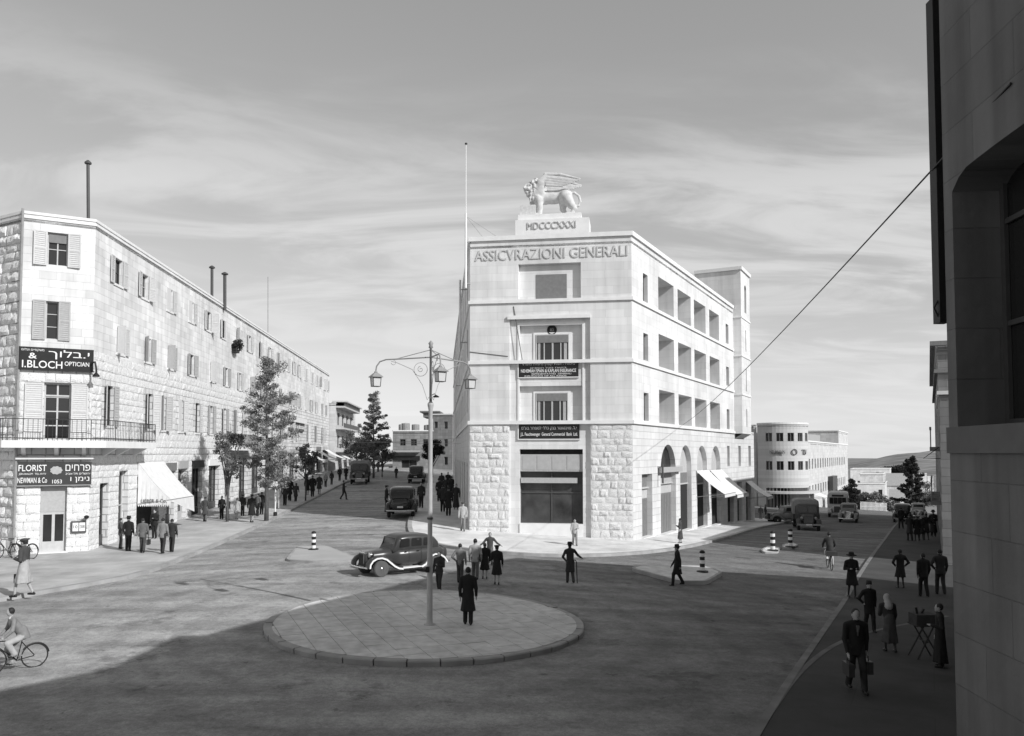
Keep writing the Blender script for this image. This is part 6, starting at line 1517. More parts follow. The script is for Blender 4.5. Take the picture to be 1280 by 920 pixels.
# ---------------------------------------------------------------- street lamp on the island
lp = G(537, 781, .15); LB = empty('street_lamp', lp, 0, 'tall three-armed street lamp with square lanterns on the island', 'street lamp')
T = Matrix.Translation(lp); LH = at(535, 427, lp.y).z - lp.z; zc = at(536, 507, lp.y).z - lp.z; za = at(536, 449, lp.y).z - lp.z
MB().lathe([(.17, -.03), (.17, .02), (.1, .05), (.085, .2), (.082, zc * .32), (.07, zc * .33), (.062, zc * .98), (.09, zc), (.09, zc + .06), (.04, zc + .12)], 18).build('shaft', plain('lamp_paint', .45, rough=.5, var=.12), LB, T, True)
MB().lathe([(.04, zc + .1), (.036, LH - .2), (.07, LH - .18), (.05, LH - .12), (.075, LH - .05), (.01, LH + .03)], 12).build('upper_shaft', M_STEEL, LB, T, True)
for i, (ax_, ay_) in enumerate(((-1.63, .1), (1.12, .85), (.42, -1.5))):
    L = math.hypot(ax_, ay_); d = Vector((ax_ / L, ay_ / L, 0)); up = Vector((0, 0, 1))
    def q(r, z): return d * r + up * z
    mb = MB(); mb.tube([q(0, za + .06), q(L * .5, za + .02), q(L - .3, za), q(L - .12, za - .06), q(L - .02, za - .2), q(L, za - .34)], .021, 7); arm = mb.build('arm', M_STEEL, LB, T)
    mb = MB(); mb.tube([q(.03, LH - .25), q(L * .62, za + .02)], .012, 5); mb.build('tie_rod', M_STEEL, arm, T)
    mb = MB(); cc = q(.3, za - .3); mb.tube([cc + d * .2 * math.cos(t * .4) + up * .2 * math.sin(t * .4) for t in range(17)], .009, 4); mb.tube([cc + d * (.02 + .006 * t) * math.cos(t * .6) + up * (.02 + .006 * t) * math.sin(t * .6) for t in range(14)], .008, 4)
    mb.tube([q(.05, zc + .25), q(.1, za - 1.2), q(.25, za - .75), q(.55, za - .3), q(1.0, za - .1), q(L * .72, za - .05)], .01, 4); mb.tube([q(L * .68, za - .02) + d * .07 * math.cos(t * .5 + 1.6) + up * (-.07 + .07 * math.sin(t * .5 + 1.6)) for t in range(10)], .008, 4); mb.build('scrollwork', M_STEEL, arm, T)
    # lantern
    c = q(L, za - .34); Ml = T @ Matrix.Translation(c) @ Matrix.Rotation(.55, 4, 'Z') @ Matrix.Scale(.84, 4)
    mb = MB(); mb.lathe([(.03, 0), (.06, -.02), (.07, -.06), (.02, -.08)], 8); mb.add([(-.2, -.2, -.2), (.2, -.2, -.2), (.2, .2, -.2), (-.2, .2, -.2), (-.07, -.07, -.07), (.07, -.07, -.07), (.07, .07, -.07), (-.07, .07, -.07), (-.2, -.2, -.22), (.2, -.2, -.22), (.2, .2, -.22), (-.2, .2, -.22)], [(0, 1, 5, 4), (1, 2, 6, 5), (2, 3, 7, 6), (3, 0, 4, 7), (4, 5, 6, 7), (0, 8, 9, 1), (1, 9, 10, 2), (2, 10, 11, 3), (3, 11, 8, 0), (11, 10, 9, 8)])
    lan = mb.build('lantern', M_STEEL, LB, Ml)
    mb = MB(); g = .145; b_ = .125
    for sx, sy in ((-1, -1), (1, -1), (1, 1), (-1, 1)): mb.cyl((sx * g, sy * g, -.22), (sx * b_, sy * b_, -.53), .012, n=5)
    mb.box(-b_ - .01, b_ + .01, -b_ - .01, b_ + .01, -.55, -.53); mb.build('lantern_frame', M_FRAMED, lan, Ml)
    mb = MB(); mb.add([(s * g2, t * g2, z) for z, g2 in ((-.221, g - .01), (-.53, b_ - .01)) for s, t in ((-1, -1), (1, -1), (1, 1), (-1, 1))], [(0, 1, 5, 4), (1, 2, 6, 5), (2, 3, 7, 6), (3, 0, 4, 7)]); mb.build('lantern_glass', plain('opal_glass', .62, rough=.35, var=.04), lan, Ml)
mb = MB(); zz0 = at(537, 495, lp.y).z - lp.z; mb.tube([(0, 0, zz0), (.12, -.1, zz0 + .06), (.17, -.15, zz0)], .012, 5); mb.lathe([(.02, .02), (.1, -.03), (.09, -.05), (.02, -.05)], 12, (.17, -.15, zz0)); mb.build('small_reflector', M_BLACK, LB, T)
mb = MB(); zz0 = at(537, 648, lp.y).z - lp.z; mb.lathe([(.085, zz0 - .03), (.09, zz0), (.085, zz0 + .03)], 16); mb.build('collar', M_FRAMED, LB, T)
mb = MB(); zz0 = at(537, 711, lp.y).z - lp.z; mb.box(-.1, .0, -.2, -.09, zz0 - .08, zz0 + .08); mb.build('junction_box', M_BLACK, LB, T)

# ---------------------------------------------------------------- vehicles
M_CARBK = plain('car_black_paint', .012, rough=.22, var=0, spec=.6); M_CARG = plain('car_dark_paint', .05, rough=.3, var=.08, scale=2, spec=.5); M_CARL = plain('car_grey_paint', .2, rough=.4, var=.08, spec=.5); M_ARMY = plain('army_paint', .07, rough=.7, var=.2, scale=3)
M_TYRE = plain('tyre_rubber', .03, rough=.9, var=.2); M_TYRED = plain('dusty_tyre', .1, rough=.9, var=.15); M_CHROME = plain('chrome', .6, rough=.2, var=0, metal=1.0); M_LAMPG = plain('headlamp_glass', .6, rough=.15, var=0); M_CREAM = plain('bus_cream', .5, rough=.5, var=.08)
def loft(mb, secs, n=20, e=3.2):
    """secs: (y, half width, z0, z1[, centre lift]) rounded-box rings along Y"""
    k = len(secs); vs = []
    for (y, hw, z0, z1) in secs:
        cz = (z0 + z1) / 2; hz = (z1 - z0) / 2
        for j in range(n):
            a = 2 * math.pi * (j + .5) / n; c, s = math.cos(a), math.sin(a)
            vs.append((hw * math.copysign(abs(c) ** (2 / e), c), y, cz + hz * math.copysign(abs(s) ** (2 / e), s)))
    fs = [(i * n + j, i * n + (j + 1) % n, (i + 1) * n + (j + 1) % n, (i + 1) * n + j) for i in range(k - 1) for j in range(n)]
    return mb.add(vs, fs + [tuple(range(n - 1, -1, -1)), tuple(range((k - 1) * n, k * n))])
def wheel(root, M, x, y, r, w, tyre=None, rim=None):
    s = 1 if x > 0 else -1; Mw = M @ Matrix.Translation((x, y, r)) @ Matrix.Rotation(math.radians(90) * s, 4, 'Y'); mb = MB()
    mb.lathe([(r * .62, -w / 2), (r * .9, -w / 2), (r, -w * .25), (r, w * .25), (r * .9, w / 2), (r * .62, w / 2)], 24); o = mb.build('wheel', tyre or M_TYRE, root, Mw, False)
    mb = MB(); mb.lathe([(r * .66, w * .2), (r * .64, w * .46), (r * .55, w * .4), (r * .3, w * .25), (r * .2, w * .42), (.01, w * .5)], 20); mb.build('rim', rim or M_CARL, o, Mw, True)
    mb = MB(); mb.lathe([(r * .22, w * .42), (r * .2, w * .6), (.01, w * .64)], 14); mb.build('hub_cap', M_CHROME, o, Mw, True)
def fender(root, M, path, x, hw, mat, trim=None):
    mb = MB(); prof = [(-1, -.09), (-1, -.02), (-.7, .03), (0, .055), (.7, .03), (1, -.02), (1, -.09)]; k = len(path); vs = []
    for i, (y, z) in enumerate(path):
        a = path[max(0, i - 1)]; b = path[min(k - 1, i + 1)]; t = Vector((b[0] - a[0], b[1] - a[1])).normalized(); nn = Vector((-t.y, t.x))
        if nn.y < -.3 or (abs(nn.y) <= .3 and False): nn = -nn
        for u, v in prof: vs.append((x + u * hw, y + nn.x * v, z + nn.y * v))
    n = len(prof); fs = [(i * n + j, i * n + j + 1, (i + 1) * n + j + 1, (i + 1) * n + j) for i in range(k - 1) for j in range(n - 1)]
    mb.add(vs, fs); o = mb.build('fender', mat, root, M, True)
    if trim:
        s = 1 if x > 0 else -1; mb = MB(); vs = []
        for i in range(k):
            e = n - 1 if s > 0 else 0; p = Vector(mb_v(o, i * n + e)); p2 = Vector(mb_v(o, i * n + (e - 1 if s > 0 else 1))); off = Vector((s * .006, 0, .004)); vs += [p + off, p2 + off]
        mb.add(vs, [(i * 2, i * 2 + 1, (i + 1) * 2 + 1, (i + 1) * 2) for i in range(k - 1)]); mb.build('white_trim', trim, o, M, True)
def mb_v(o, i): return o.data.vertices[i].co
def sedan(p, face, label, paint, scale=1.0, trim=None, fpaint=None, tyre=None, group=None, spare=True, trunk=True, glass=None):
    """1930s saloon, nose along +Y"""
    root = empty('car', p, 0, label, 'car', group); M = Matrix.Translation(p) @ Matrix.Rotation(-math.radians(face), 4, 'Z') @ Matrix.Scale(scale, 4); fp = fpaint or paint; gl = glass or M_GLASS
    WM[root.name] = Matrix.Translation(p)
    mb = MB(); loft(mb, [(-2.02, .42, .55, .92), (-1.95, .56, .45, 1.02), (-1.75, .68, .4, 1.12), (-1.3, .76, .38, 1.16), (-.4, .79, .36, 1.16), (.4, .75, .36, 1.14), (.6, .66, .37, 1.13), (.68, .55, .4, 1.12), (1.1, .45, .42, 1.08), (1.75, .345, .44, 1.02), (1.86, .31, .46, .99)], 24, 3.6); body = mb.build('body', paint, root, M, True)
    mb = MB(); loft(mb, [(-1.72, .5, .98, 1.1), (-1.62, .58, .95, 1.35), (-1.4, .645, .95, 1.56), (-1.05, .68, .95, 1.68), (-.5, .70, .95, 1.73), (.0, .69, .95, 1.73), (.3, .67, .95, 1.69), (.46, .655, .95, 1.6), (.56, .64, .95, 1.36), (.7, .62, .95, 1.1)], 28, 5.0); mb.build('cabin', paint, root, M, True)
    zg0, zg1 = 1.2, 1.55
    for s in (-1, 1):
        for y0, y1 in ((-1.25, -.78), (-.68, -.16), (-.06, .42)):
            mb = MB(); x = s * .672; X1 = s * .655; n = 6
            pts = [(y0 + .02, zg0), (y1 - .02, zg0), (y1, zg0 + .03), (y1 - (.06 if y1 > .4 else 0), zg1 - .04), (y1 - .05, zg1), (y0 + .05, zg1), (y0 + (.1 if y0 < -1.2 else 0), zg1 - .04), (y0, zg0 + .03)]
            mb.add([(s * (.705 - max(0, z - 1.45) * .12 - max(0, -.9 - y) * .07), y, z) for y, z in pts] + [(s * .6, y, z) for y, z in pts], [tuple(range(8)), tuple(range(15, 7, -1))] + [(i, (i + 1) % 8, 8 + (i + 1) % 8, 8 + i) for i in range(8)]); mb.build('side_window', gl, root, M)
        mb = MB(); mb.box(s * .79 - .008, s * .79 + .008, -.62, -.61, .55, 1.12); mb.box(s * .775 - .008, s * .775 + .008, .0, .01, .5, 1.12)
        mb.box(s * .8 - .02, s * .8 + .02, -.5, -.38, 1.0, 1.03); mb.box(s * .8 - .02, s * .8 + .02, .1, .22, 1.0, 1.03); mb.build('door_seam', M_CHROME, body, M)
    mb = MB(); mb.add([(-.5, .625, 1.2), (.5, .625, 1.2), (.47, .5, 1.56), (-.47, .5, 1.56), (-.5, .5, 1.2), (.5, .5, 1.2), (.47, .42, 1.56), (-.47, .42, 1.56)], [(0, 1, 2, 3), (7, 6, 5, 4), (0, 4, 5, 1), (1, 5, 6, 2), (2, 6, 7, 3), (3, 7, 4, 0)]); wsn = mb.build('windscreen', gl, root, M)
    mb = MB(); mb.tube([(-.52, .64, 1.18), (.52, .64, 1.18), (.49, .51, 1.58), (-.49, .51, 1.58), (-.52, .64, 1.18)], .022, 5); mb.build('windscreen_frame', fp, wsn, M)
    mb = MB(); mb.add([(-.3, -1.6, 1.28), (.3, -1.6, 1.28), (.27, -1.49, 1.5), (-.27, -1.49, 1.5), (-.3, -1.5, 1.28), (.3, -1.5, 1.28), (.27, -1.4, 1.5), (-.27, -1.4, 1.5)], [(1, 0, 3, 2), (0, 1, 5, 4), (1, 2, 6, 5), (2, 3, 7, 6), (3, 0, 4, 7)]); mb.build('rear_window', gl, root, M)
    ff = [(1.98, .42), (1.95, .6), (1.82, .76), (1.6, .86), (1.35, .87), (1.1, .78), (.9, .62), (.7, .46), (.5, .36), (.3, .33)]; rf = [(-.6, .33), (-.78, .42), (-.9, .58), (-1.05, .74), (-1.3, .84), (-1.6, .8), (-1.85, .64), (-2.02, .42)]
    for s in (-1, 1):
        fender(root, M, ff[::-1], s * .66, .17, fp, trim); fender(root, M, [(y, z) for y, z in rf][::1][::-1], s * .68, .16, fp, trim)
        mb = MB(); mb.box(s * .7 - .15, s * .7 + .15, -.62, .34, .29, .335); o = mb.build('running_board', trim or M_TYRE, root, M)
        for y in (1.33, -1.38): wheel(root, M, s * .68, y, .36, .17, tyre)
        mb = MB(); Mh = M @ Matrix.Translation((s * .4, 1.72, .93)) @ Matrix.Rotation(math.radians(-90), 4, 'X'); mb.lathe([(.02, -.2), (.08, -.15), (.125, -.02), (.13, .03)], 16); h_ = mb.build('headlight', M_CHROME, root, Mh, True); mb = MB(); mb.lathe([(.12, .02), (.09, .05), (.01, .06)], 16); mb.build('lens', M_LAMPG, h_, Mh, True)
    mb = MB(); mb.add([(-.2, 1.9, .42), (.2, 1.9, .42), (.25, 1.86, 1.0), (.12, 1.84, 1.06), (-.12, 1.84, 1.06), (-.25, 1.86, 1.0)] + [(-.2, 1.8, .42), (.2, 1.8, .42), (.25, 1.76, 1.0), (.12, 1.76, 1.06), (-.12, 1.76, 1.06), (-.25, 1.76, 1.0)], [(0, 1, 2, 3, 4, 5)] + [(i, 6 + i, 6 + (i + 1) % 6, (i + 1) % 6) for i in range(6)]); g = mb.build('grille', M_CHROME, root, M)
    for k in range(9): x = -.2 + .4 * k / 8; mb = MB(); mb.box(x - .008, x + .008, 1.86, 1.925, .46, .98); mb.build('slat', M_FRAMED, g, M)
    for y, nm in ((2.12, 'front_bumper'), (-2.18, 'rear_bumper')):
        mb = MB(); s = 1 if y > 0 else -1; mb.tube([(-.78, y - s * .1, .44), (-.4, y, .44), (.4, y, .44), (.78, y - s * .1, .44)], .04, 6); mb.box(-.4, -.35, min(y, y - s * .25), max(y, y - s * .25), .42, .46); mb.box(.35, .4, min(y, y - s * .25), max(y, y - s * .25), .42, .46); mb.build(nm, M_CHROME, root, M)
    if trunk: mb = MB(); loft(mb, [(-2.2, .42, .55, .95), (-2.12, .48, .5, 1.05), (-1.8, .5, .5, 1.12)], 20, 4); mb.build('luggage_box', paint, root, M, True)
    mb = MB(); mb.box(-.16, .16, -2.24, -2.225, .6, .7); mb.build('number_plate', M_FRAME, root, M)
    return root
def lorry(p, face, label, paint, scale=1.0, canvas=None, group=None, L=5.6, cat='truck', nm='lorry'):
    root = empty(nm, p, 0, label, cat, group); M = Matrix.Translation(p) @ Matrix.Rotation(-math.radians(face), 4, 'Z') @ Matrix.Scale(scale, 4); y1 = L / 2
    mb = MB(); mb.box(-.4, .4, -y1 + .2, y1 - .2, .5, .65); mb.build('chassis', M_BLACK, root, M)
    mb = MB(); loft(mb, [(y1 - 1.35, .62, .65, 1.42), (y1 - .7, .52, .65, 1.36), (y1 - .1, .44, .66, 1.3)], 20, 4); mb.build('bonnet', paint, root, M, True)
    mb = MB(); loft(mb, [(y1 - 2.7, .9, .65, 2.12), (y1 - 2.0, .92, .65, 2.2), (y1 - 1.5, .9, .65, 2.14), (y1 - 1.3, .84, .65, 1.5)], 24, 6); mb.build('cab', paint, root, M, True)
    for s in (-1, 1): mb = MB(); mb.add([(s * .05, y1 - 1.3, 1.5), (s * .74, y1 - 1.3, 1.5), (s * .72, y1 - 1.41, 1.98), (s * .05, y1 - 1.41, 1.98)] + [(s * .05, y1 - 1.5, 1.5), (s * .74, y1 - 1.5, 1.5), (s * .72, y1 - 1.55, 1.98), (s * .05, y1 - 1.55, 1.98)], [(0, 1, 2, 3), (0, 4, 5, 1), (1, 5, 6, 2), (2, 6, 7, 3), (3, 7, 4, 0)]); mb.build('windscreen', M_GLASS, root, M); mb = MB(); mb.box(s * .9 - .03, s * .9 + .03, y1 - 2.45, y1 - 1.75, 1.45, 1.95); mb.build('side_window', M_GLASS, root, M)
    mb = MB(); loft(mb, [(-y1, 1.02, .85, 2.45), (-y1 + .05, 1.05, .82, 2.5), (y1 - 2.85, 1.05, .82, 2.5), (y1 - 2.8, 1.02, .85, 2.45)], 24, 7); cg = mb.build('cargo_cover', canvas or M_CANVG, root, M, True)
    mb = MB(); mb.box(-1.08, 1.08, -y1 - .01, y1 - 2.79, .8, 1.25); mb.build('cargo_side', paint, root, M)
    mb = MB(); mb.box(-.36, .36, y1 - .12, y1 - .05, .68, 1.26); g = mb.build('grille', M_FRAMED, root, M)
    for k in range(8): x = -.31 + .62 * k / 7; mb = MB(); mb.box(x - .012, x + .012, y1 - .05, y1 - .03, .72, 1.22); mb.build('slat', M_STEEL, g, M)
    ff = [(y1 + .05, .62), (y1 - .05, .86), (y1 - .4, 1.0), (y1 - .85, .9), (y1 - 1.25, .55), (y1 - 1.7, .5)]
    for s in (-1, 1):
        fender(root, M, ff[::-1], s * .78, .2, paint)
        wheel(root, M, s * .78, y1 - .5, .42, .22); wheel(root, M, s * .82, -y1 + 1.2, .42, .34)
        mb = MB(); Mh = M @ Matrix.Translation((s * .55, y1 - .02, 1.12)) @ Matrix.Rotation(math.radians(-90), 4, 'X'); mb.lathe([(.03, -.15), (.11, -.02), (.12, .03), (.1, .05), (.01, .06)], 14); mb.build('headlight', M_STEEL, root, Mh, True)
    mb = MB(); mb.box(-.95, .95, y1 + .08, y1 + .14, .52, .66); mb.build('front_bumper', M_STEEL, root, M)
    mb = MB(); mb.box(-.22, .22, y1 + .14, y1 + .15, .55, .64); mb.build('number_plate', M_WHITE, root, M)
    return root
def bus(p, face, label, scale=1.0):
    root = empty('bus', p, 0, label, 'bus'); M = Matrix.Translation(p) @ Matrix.Rotation(-math.radians(face), 4, 'Z') @ Matrix.Scale(scale, 4)
    mb = MB(); loft(mb, [(-3.6, 1.0, .5, 2.6), (-3.5, 1.08, .48, 2.7), (2.2, 1.08, .48, 2.7), (2.3, 1.02, .5, 2.62)], 24, 7); mb.build('body', M_CREAM, root, M, True)
    mb = MB(); loft(mb, [(2.25, .6, .55, 1.42), (3.3, .48, .55, 1.32)], 20, 4); mb.build('bonnet', M_CREAM, root, M, True)
    for k in range(4): x = -.86 + .435 * k; mb = MB(); mb.box(x, x + .41, 2.25, 2.33, 1.5, 2.2); mb.build('windscreen', M_GLASS, root, M)
    for s in (-1, 1):
        for k in range(6): y = -3.2 + .9 * k; mb = MB(); mb.box(s * 1.07 - .03, s * 1.07 + .03, y, y + .72, 1.45, 2.15); mb.build('side_window', M_GLASS, root, M)
        for y in (2.6, -2.3): wheel(root, M, s * .88, y, .44, .24)
        fender(root, M, [(3.25, .6), (3.1, .9), (2.7, 1.02), (2.2, .85), (1.9, .6)][::-1], s * .84, .22, M_CREAM)
        mb = MB(); Mh = M @ Matrix.Translation((s * .6, 3.2, 1.05)) @ Matrix.Rotation(math.radians(-90), 4, 'X'); mb.lathe([(.03, -.15), (.12, 0), (.1, .04), (.01, .05)], 14); mb.build('headlight', M_LAMPG, root, Mh, True)
    mb = MB(); mb.box(-.38, .38, 3.28, 3.34, .6, 1.28); mb.build('grille', M_FRAMED, root, M); mb = MB(); mb.box(-.95, .95, 3.4, 3.46, .5, .62); mb.build('front_bumper', M_STEEL, root, M)
    mb = MB(); mb.box(-.6, .6, 2.2, 2.31, 2.28, 2.5); mb.build('route_board', M_SIGN, root, M)
    return root
M_CGL = plain('car_glass', .03, rough=.12, var=0, spec=.5)
pf = G(471, 723.5); pr_ = G(533, 714); hd = (pf - pr_); ang = math.degrees(math.atan2(-.78, -.62)) % 360
mid = G(500, 715.5); sedan(mid, ang, 'dark saloon with white-edged fenders turning in the sunlit road', M_CARG, .93, M_WHITE, M_CARG, M_TYRED)
mid = G(499, 645); sedan(mid + Vector((.2, .3, 0)), 356, 'black car with luggage box seen from behind in bank shade', M_CARBK, 1.2, None, None, M_TYRE, glass=M_GLASS)
mid = G(521, 603); sedan(mid, 357, 'second dark car parked further up the bank kerb', M_CARBK, 1.1)
lorry(G(450, 604), 172, 'dark lorry coming down the shaded left street', M_ARMY, 1.0)
lorry(G(1008, 661), 196, 'army lorry with canvas cover on the right street', M_ARMY, 1.0)
sedan(G(984, 654), 262, 'grey car half hidden behind the army lorry', M_CARL, 1.0)
bus(G(1048, 645), 203, 'cream bus following down the right street', 1.0)
sedan(G(1061, 652), 205, 'grey saloon driving up the right street beside the bus', M_CARL, 1.08)
sedan(G(1128, 652), 25, 'tall black car parked at the far right kerb', M_CARBK, 1.1)
sedan(G(1148, 648), 205, 'pale car parked beyond the far right walkers', plain('car_white_paint', .4, rough=.4, var=.05), 1.0)

# ---------------------------------------------------------------- bicycles
def bicycle(p, face, label, roll=0.0, scale=1.0, carrier=False, nm='bicycle'):
    root = empty(nm, p, 0, label, 'bicycle'); M = Matrix.Translation(p) @ Matrix.Rotation(-math.radians(face), 4, 'Z') @ Matrix.Rotation(roll, 4, 'Y') @ Matrix.Scale(scale, 4); r = .34; wb = 1.06
    for y in (-wb / 2, wb / 2):
        mb = MB(); mb.tube([(0, y + r * math.cos(a * .2618), r + r * math.sin(a * .2618)) for a in range(25)], .02, 6); o = mb.build('wheel', M_TYRE, root, M)
        mb = MB()
        for a in range(14): mb.cyl((.0, y, r), (0, y + (r - .015) * math.cos(a * .4488), r + (r - .015) * math.sin(a * .4488)), .003, n=3)
        mb.cyl((-.04, y, r), (.04, y, r), .025, n=8); mb.build('spokes', M_STEEL, o, M)
    B = (0, -.08, .28); S = (0, -.2, .85); H = (0, .38, .88); Hd = (0, .42, .74); R0 = (0, -wb / 2, r); F0 = (0, wb / 2, r); mb = MB()
    for a, b in ((B, S), (S, H), (B, Hd), (R0, B), (R0, (0, -.19, .78)), (H, Hd)): mb.cyl(a, b, .016, n=6)
    mb.tube([Hd, (0, .46, .6), F0], .014, 6); mb.build('frame', M_BLACK, root, M)
    mb = MB(); mb.tube([(-.28, .22, 1.0), (-.25, .34, 1.0), (0, .38, .98), (.25, .34, 1.0), (.28, .22, 1.0)], .013, 6); mb.cyl(H, (0, .38, .98), .013, n=6); mb.build('handlebar', M_STEEL, root, M)
    mb = MB(); loft(mb, [(-.32, .02, .9, .94), (-.28, .09, .88, .96), (-.2, .08, .89, .95), (-.05, .025, .9, .94)], 12, 2.2); mb.build('saddle', M_LEATHER, root, M, True)
    mb = MB(); mb.lathe([(.09, -.004), (.09, .004)], 16, M=Matrix.Translation((.03, -.08, .28)) @ Matrix.Rotation(math.radians(90), 4, 'Y')); mb.cyl((.03, -.08, .28), (.05, -.0, .14), .01, n=5); mb.cyl((-.03, -.08, .28), (-.05, -.16, .42), .01, n=5); mb.box(.05, .13, -.03, .03, .13, .15); mb.box(-.13, -.05, -.19, -.13, .41, .43); mb.build('crank', M_STEEL, root, M)
    mb = MB(); mb.tube([(0, -wb / 2 + .37 * math.cos(a * .2), .34 + .37 * math.sin(a * .2)) for a in range(3, 16)], .02, 5); mb.build('mudguard', M_BLACK, root, M)
    if carrier: mb = MB(); mb.box(-.26, .26, -.82, -.3, .72, .76); mb.box(-.24, .24, -.8, -.32, .76, .92); mb.build('carrier', M_LEATHER, root, M)
    return root, M
def rider(p, face, label, coat, legs, scale=1.0, hpx_=70, lean=.28, hat=None):
    h = max(.0125, 1.3 / hpx_); pr = []; C, Lg, SK, HR, SH = range(5); hipz = .98; hy = -.22; shy = hy + lean; shz = 1.46
    pr += [cap((0, hy, hipz), (0, (hy + shy) / 2, 1.2), .15, .145, C, .04, (1, .75, 1)), cap((0, (hy + shy) / 2, 1.2), (0, shy, 1.4), .15, .16, C, .04, (1.08, .72, 1)), cap((-.14, shy, shz), (.14, shy, shz), .068, .068, C, .04)]
    pr += [cut((0, hy + .03, 1.1), (0, hy - .02, .86), .165, .2, C, .03, (1, .9, 1), .9), cap((-.05, shy + .06, 1.5), (.05, shy + .06, 1.5), .05, .05, 5, .01)]
    for s, kn, an in ((-1, (-.12, .2, .82), (-.12, .02, .5)), (1, (.12, .14, .62), (.11, .0, .24))):
        pr += [cap((s * .09, hy + .02, hipz - .03), kn, .1, .085, Lg, .03), cap(kn, an, .085, .08, Lg, .02), cap((an[0], an[1] - .03, an[2] - .05), (an[0], an[1] + .14, an[2] - .06), .042, .036, SH, .012)]
        S = np.array([s * .19, shy, shz - .02]); W_ = np.array([s * .25, .28, 1.03]); E = (S + W_) / 2 + [s * .06, -.05, -.04]; pr += [cap(S, E, .066, .055, C, .03), cap(E, W_, .053, .04, C, .02)]; hand(pr, W_, np.array([0, .6, -.4]), SK, .01, h < .0185)
    hc = np.array([0, shy + .07, 1.68]); pr += [cap((0, shy, 1.47), hc + [0, -.02, -.06], .055, .05, SK, .02), ell(hc, (.077, .096, .115), SK, .02), ell(hc + [0, .09, -.01], (.016, .022, .02), SK, .012), ell(hc + [0, -.03, .03], (.086, .095, .105), HR, .02)]
    M = Matrix.Translation(p) @ Matrix.Rotation(-math.radians(face), 4, 'Z') @ Matrix.Scale(scale, 4); o = sdf_obj('person', pr, h, [CLOTH[coat], CLOTH[legs], M_SKIN, M_HAIR, M_SHOE, CLOTH['white']], None, M); tag(o, label, 'person')
p = G(17, 838); bicycle(p, 226, 'bicycle ridden at the lower left road edge', 0, .81); rider(p, 226, 'young man in grey jacket riding a bicycle at lower left', 'grey', 'light', .81, 75)
p = G(1037, 711); bicycle(p, 12, 'bicycle with loaded carrier crossing the sunlit strip', 0, 1.0, True); rider(p, 12, 'cyclist in dark shirt and pale shorts on the right street', 'dark', 'white', 1.0, 50, .2)
for px, lab in ((8, 'first parked bicycle leaning by the stone corner wall'), (28, 'second parked bicycle standing by the florist wall')):
    bicycle(G(px, 698, K), 285, lab, .06, 1.0)

# ---------------------------------------------------------------- trees
M_BARK = plain('bark', .1, var=.3, scale=6, bump=.02); M_LEAFP = plain('pine_needles', .2, var=.35, scale=1.2); M_LEAFD = plain('cypress_foliage', .035, var=.35, scale=1.5); M_LEAFM = plain('leaves_mid', .15, var=.4, scale=1.2)
def leaf_cloud(centres, seed, size, per, spread, flat=.7):
    r = np.random.default_rng(seed); C = np.repeat(np.array(centres)[:, :3], per, 0); S = np.repeat(np.array(centres)[:, 3], per)
    N = len(C); off = r.normal(0, 1, (N, 3)); off /= np.maximum(np.linalg.norm(off, axis=1), 1e-6)[:, None]; off *= (r.random(N) ** .45)[:, None] * S[:, None] * spread; off[:, 2] *= flat
    P = C + off; u = r.normal(0, 1, (N, 3)); u /= np.linalg.norm(u, axis=1)[:, None]; v = np.cross(u, r.normal(0, 1, (N, 3))); v /= np.maximum(np.linalg.norm(v, axis=1), 1e-6)[:, None]
    sz = size * r.uniform(.6, 1.4, N)[:, None]; w_ = .42
    V = np.stack([P - u * sz, P + v * sz * w_, P + u * sz, P - v * sz * w_], 1).reshape(-1, 3)
    return V, np.arange(N * 4).reshape(-1, 4)
def mesh_np(name, V, F, mat):
    me = bpy.data.meshes.new(name); me.vertices.add(len(V)); me.vertices.foreach_set('co', V.astype(np.float32).ravel()); me.loops.add(F.size); me.loops.foreach_set('vertex_index', F.astype(np.int32).ravel()); me.polygons.add(len(F)); me.polygons.foreach_set('loop_start', np.arange(len(F), dtype=np.int32) * 4); me.polygons.foreach_set('loop_total', np.full(len(F), 4, np.int32)); me.materials.append(mat); me.update(calc_edges=True); return me
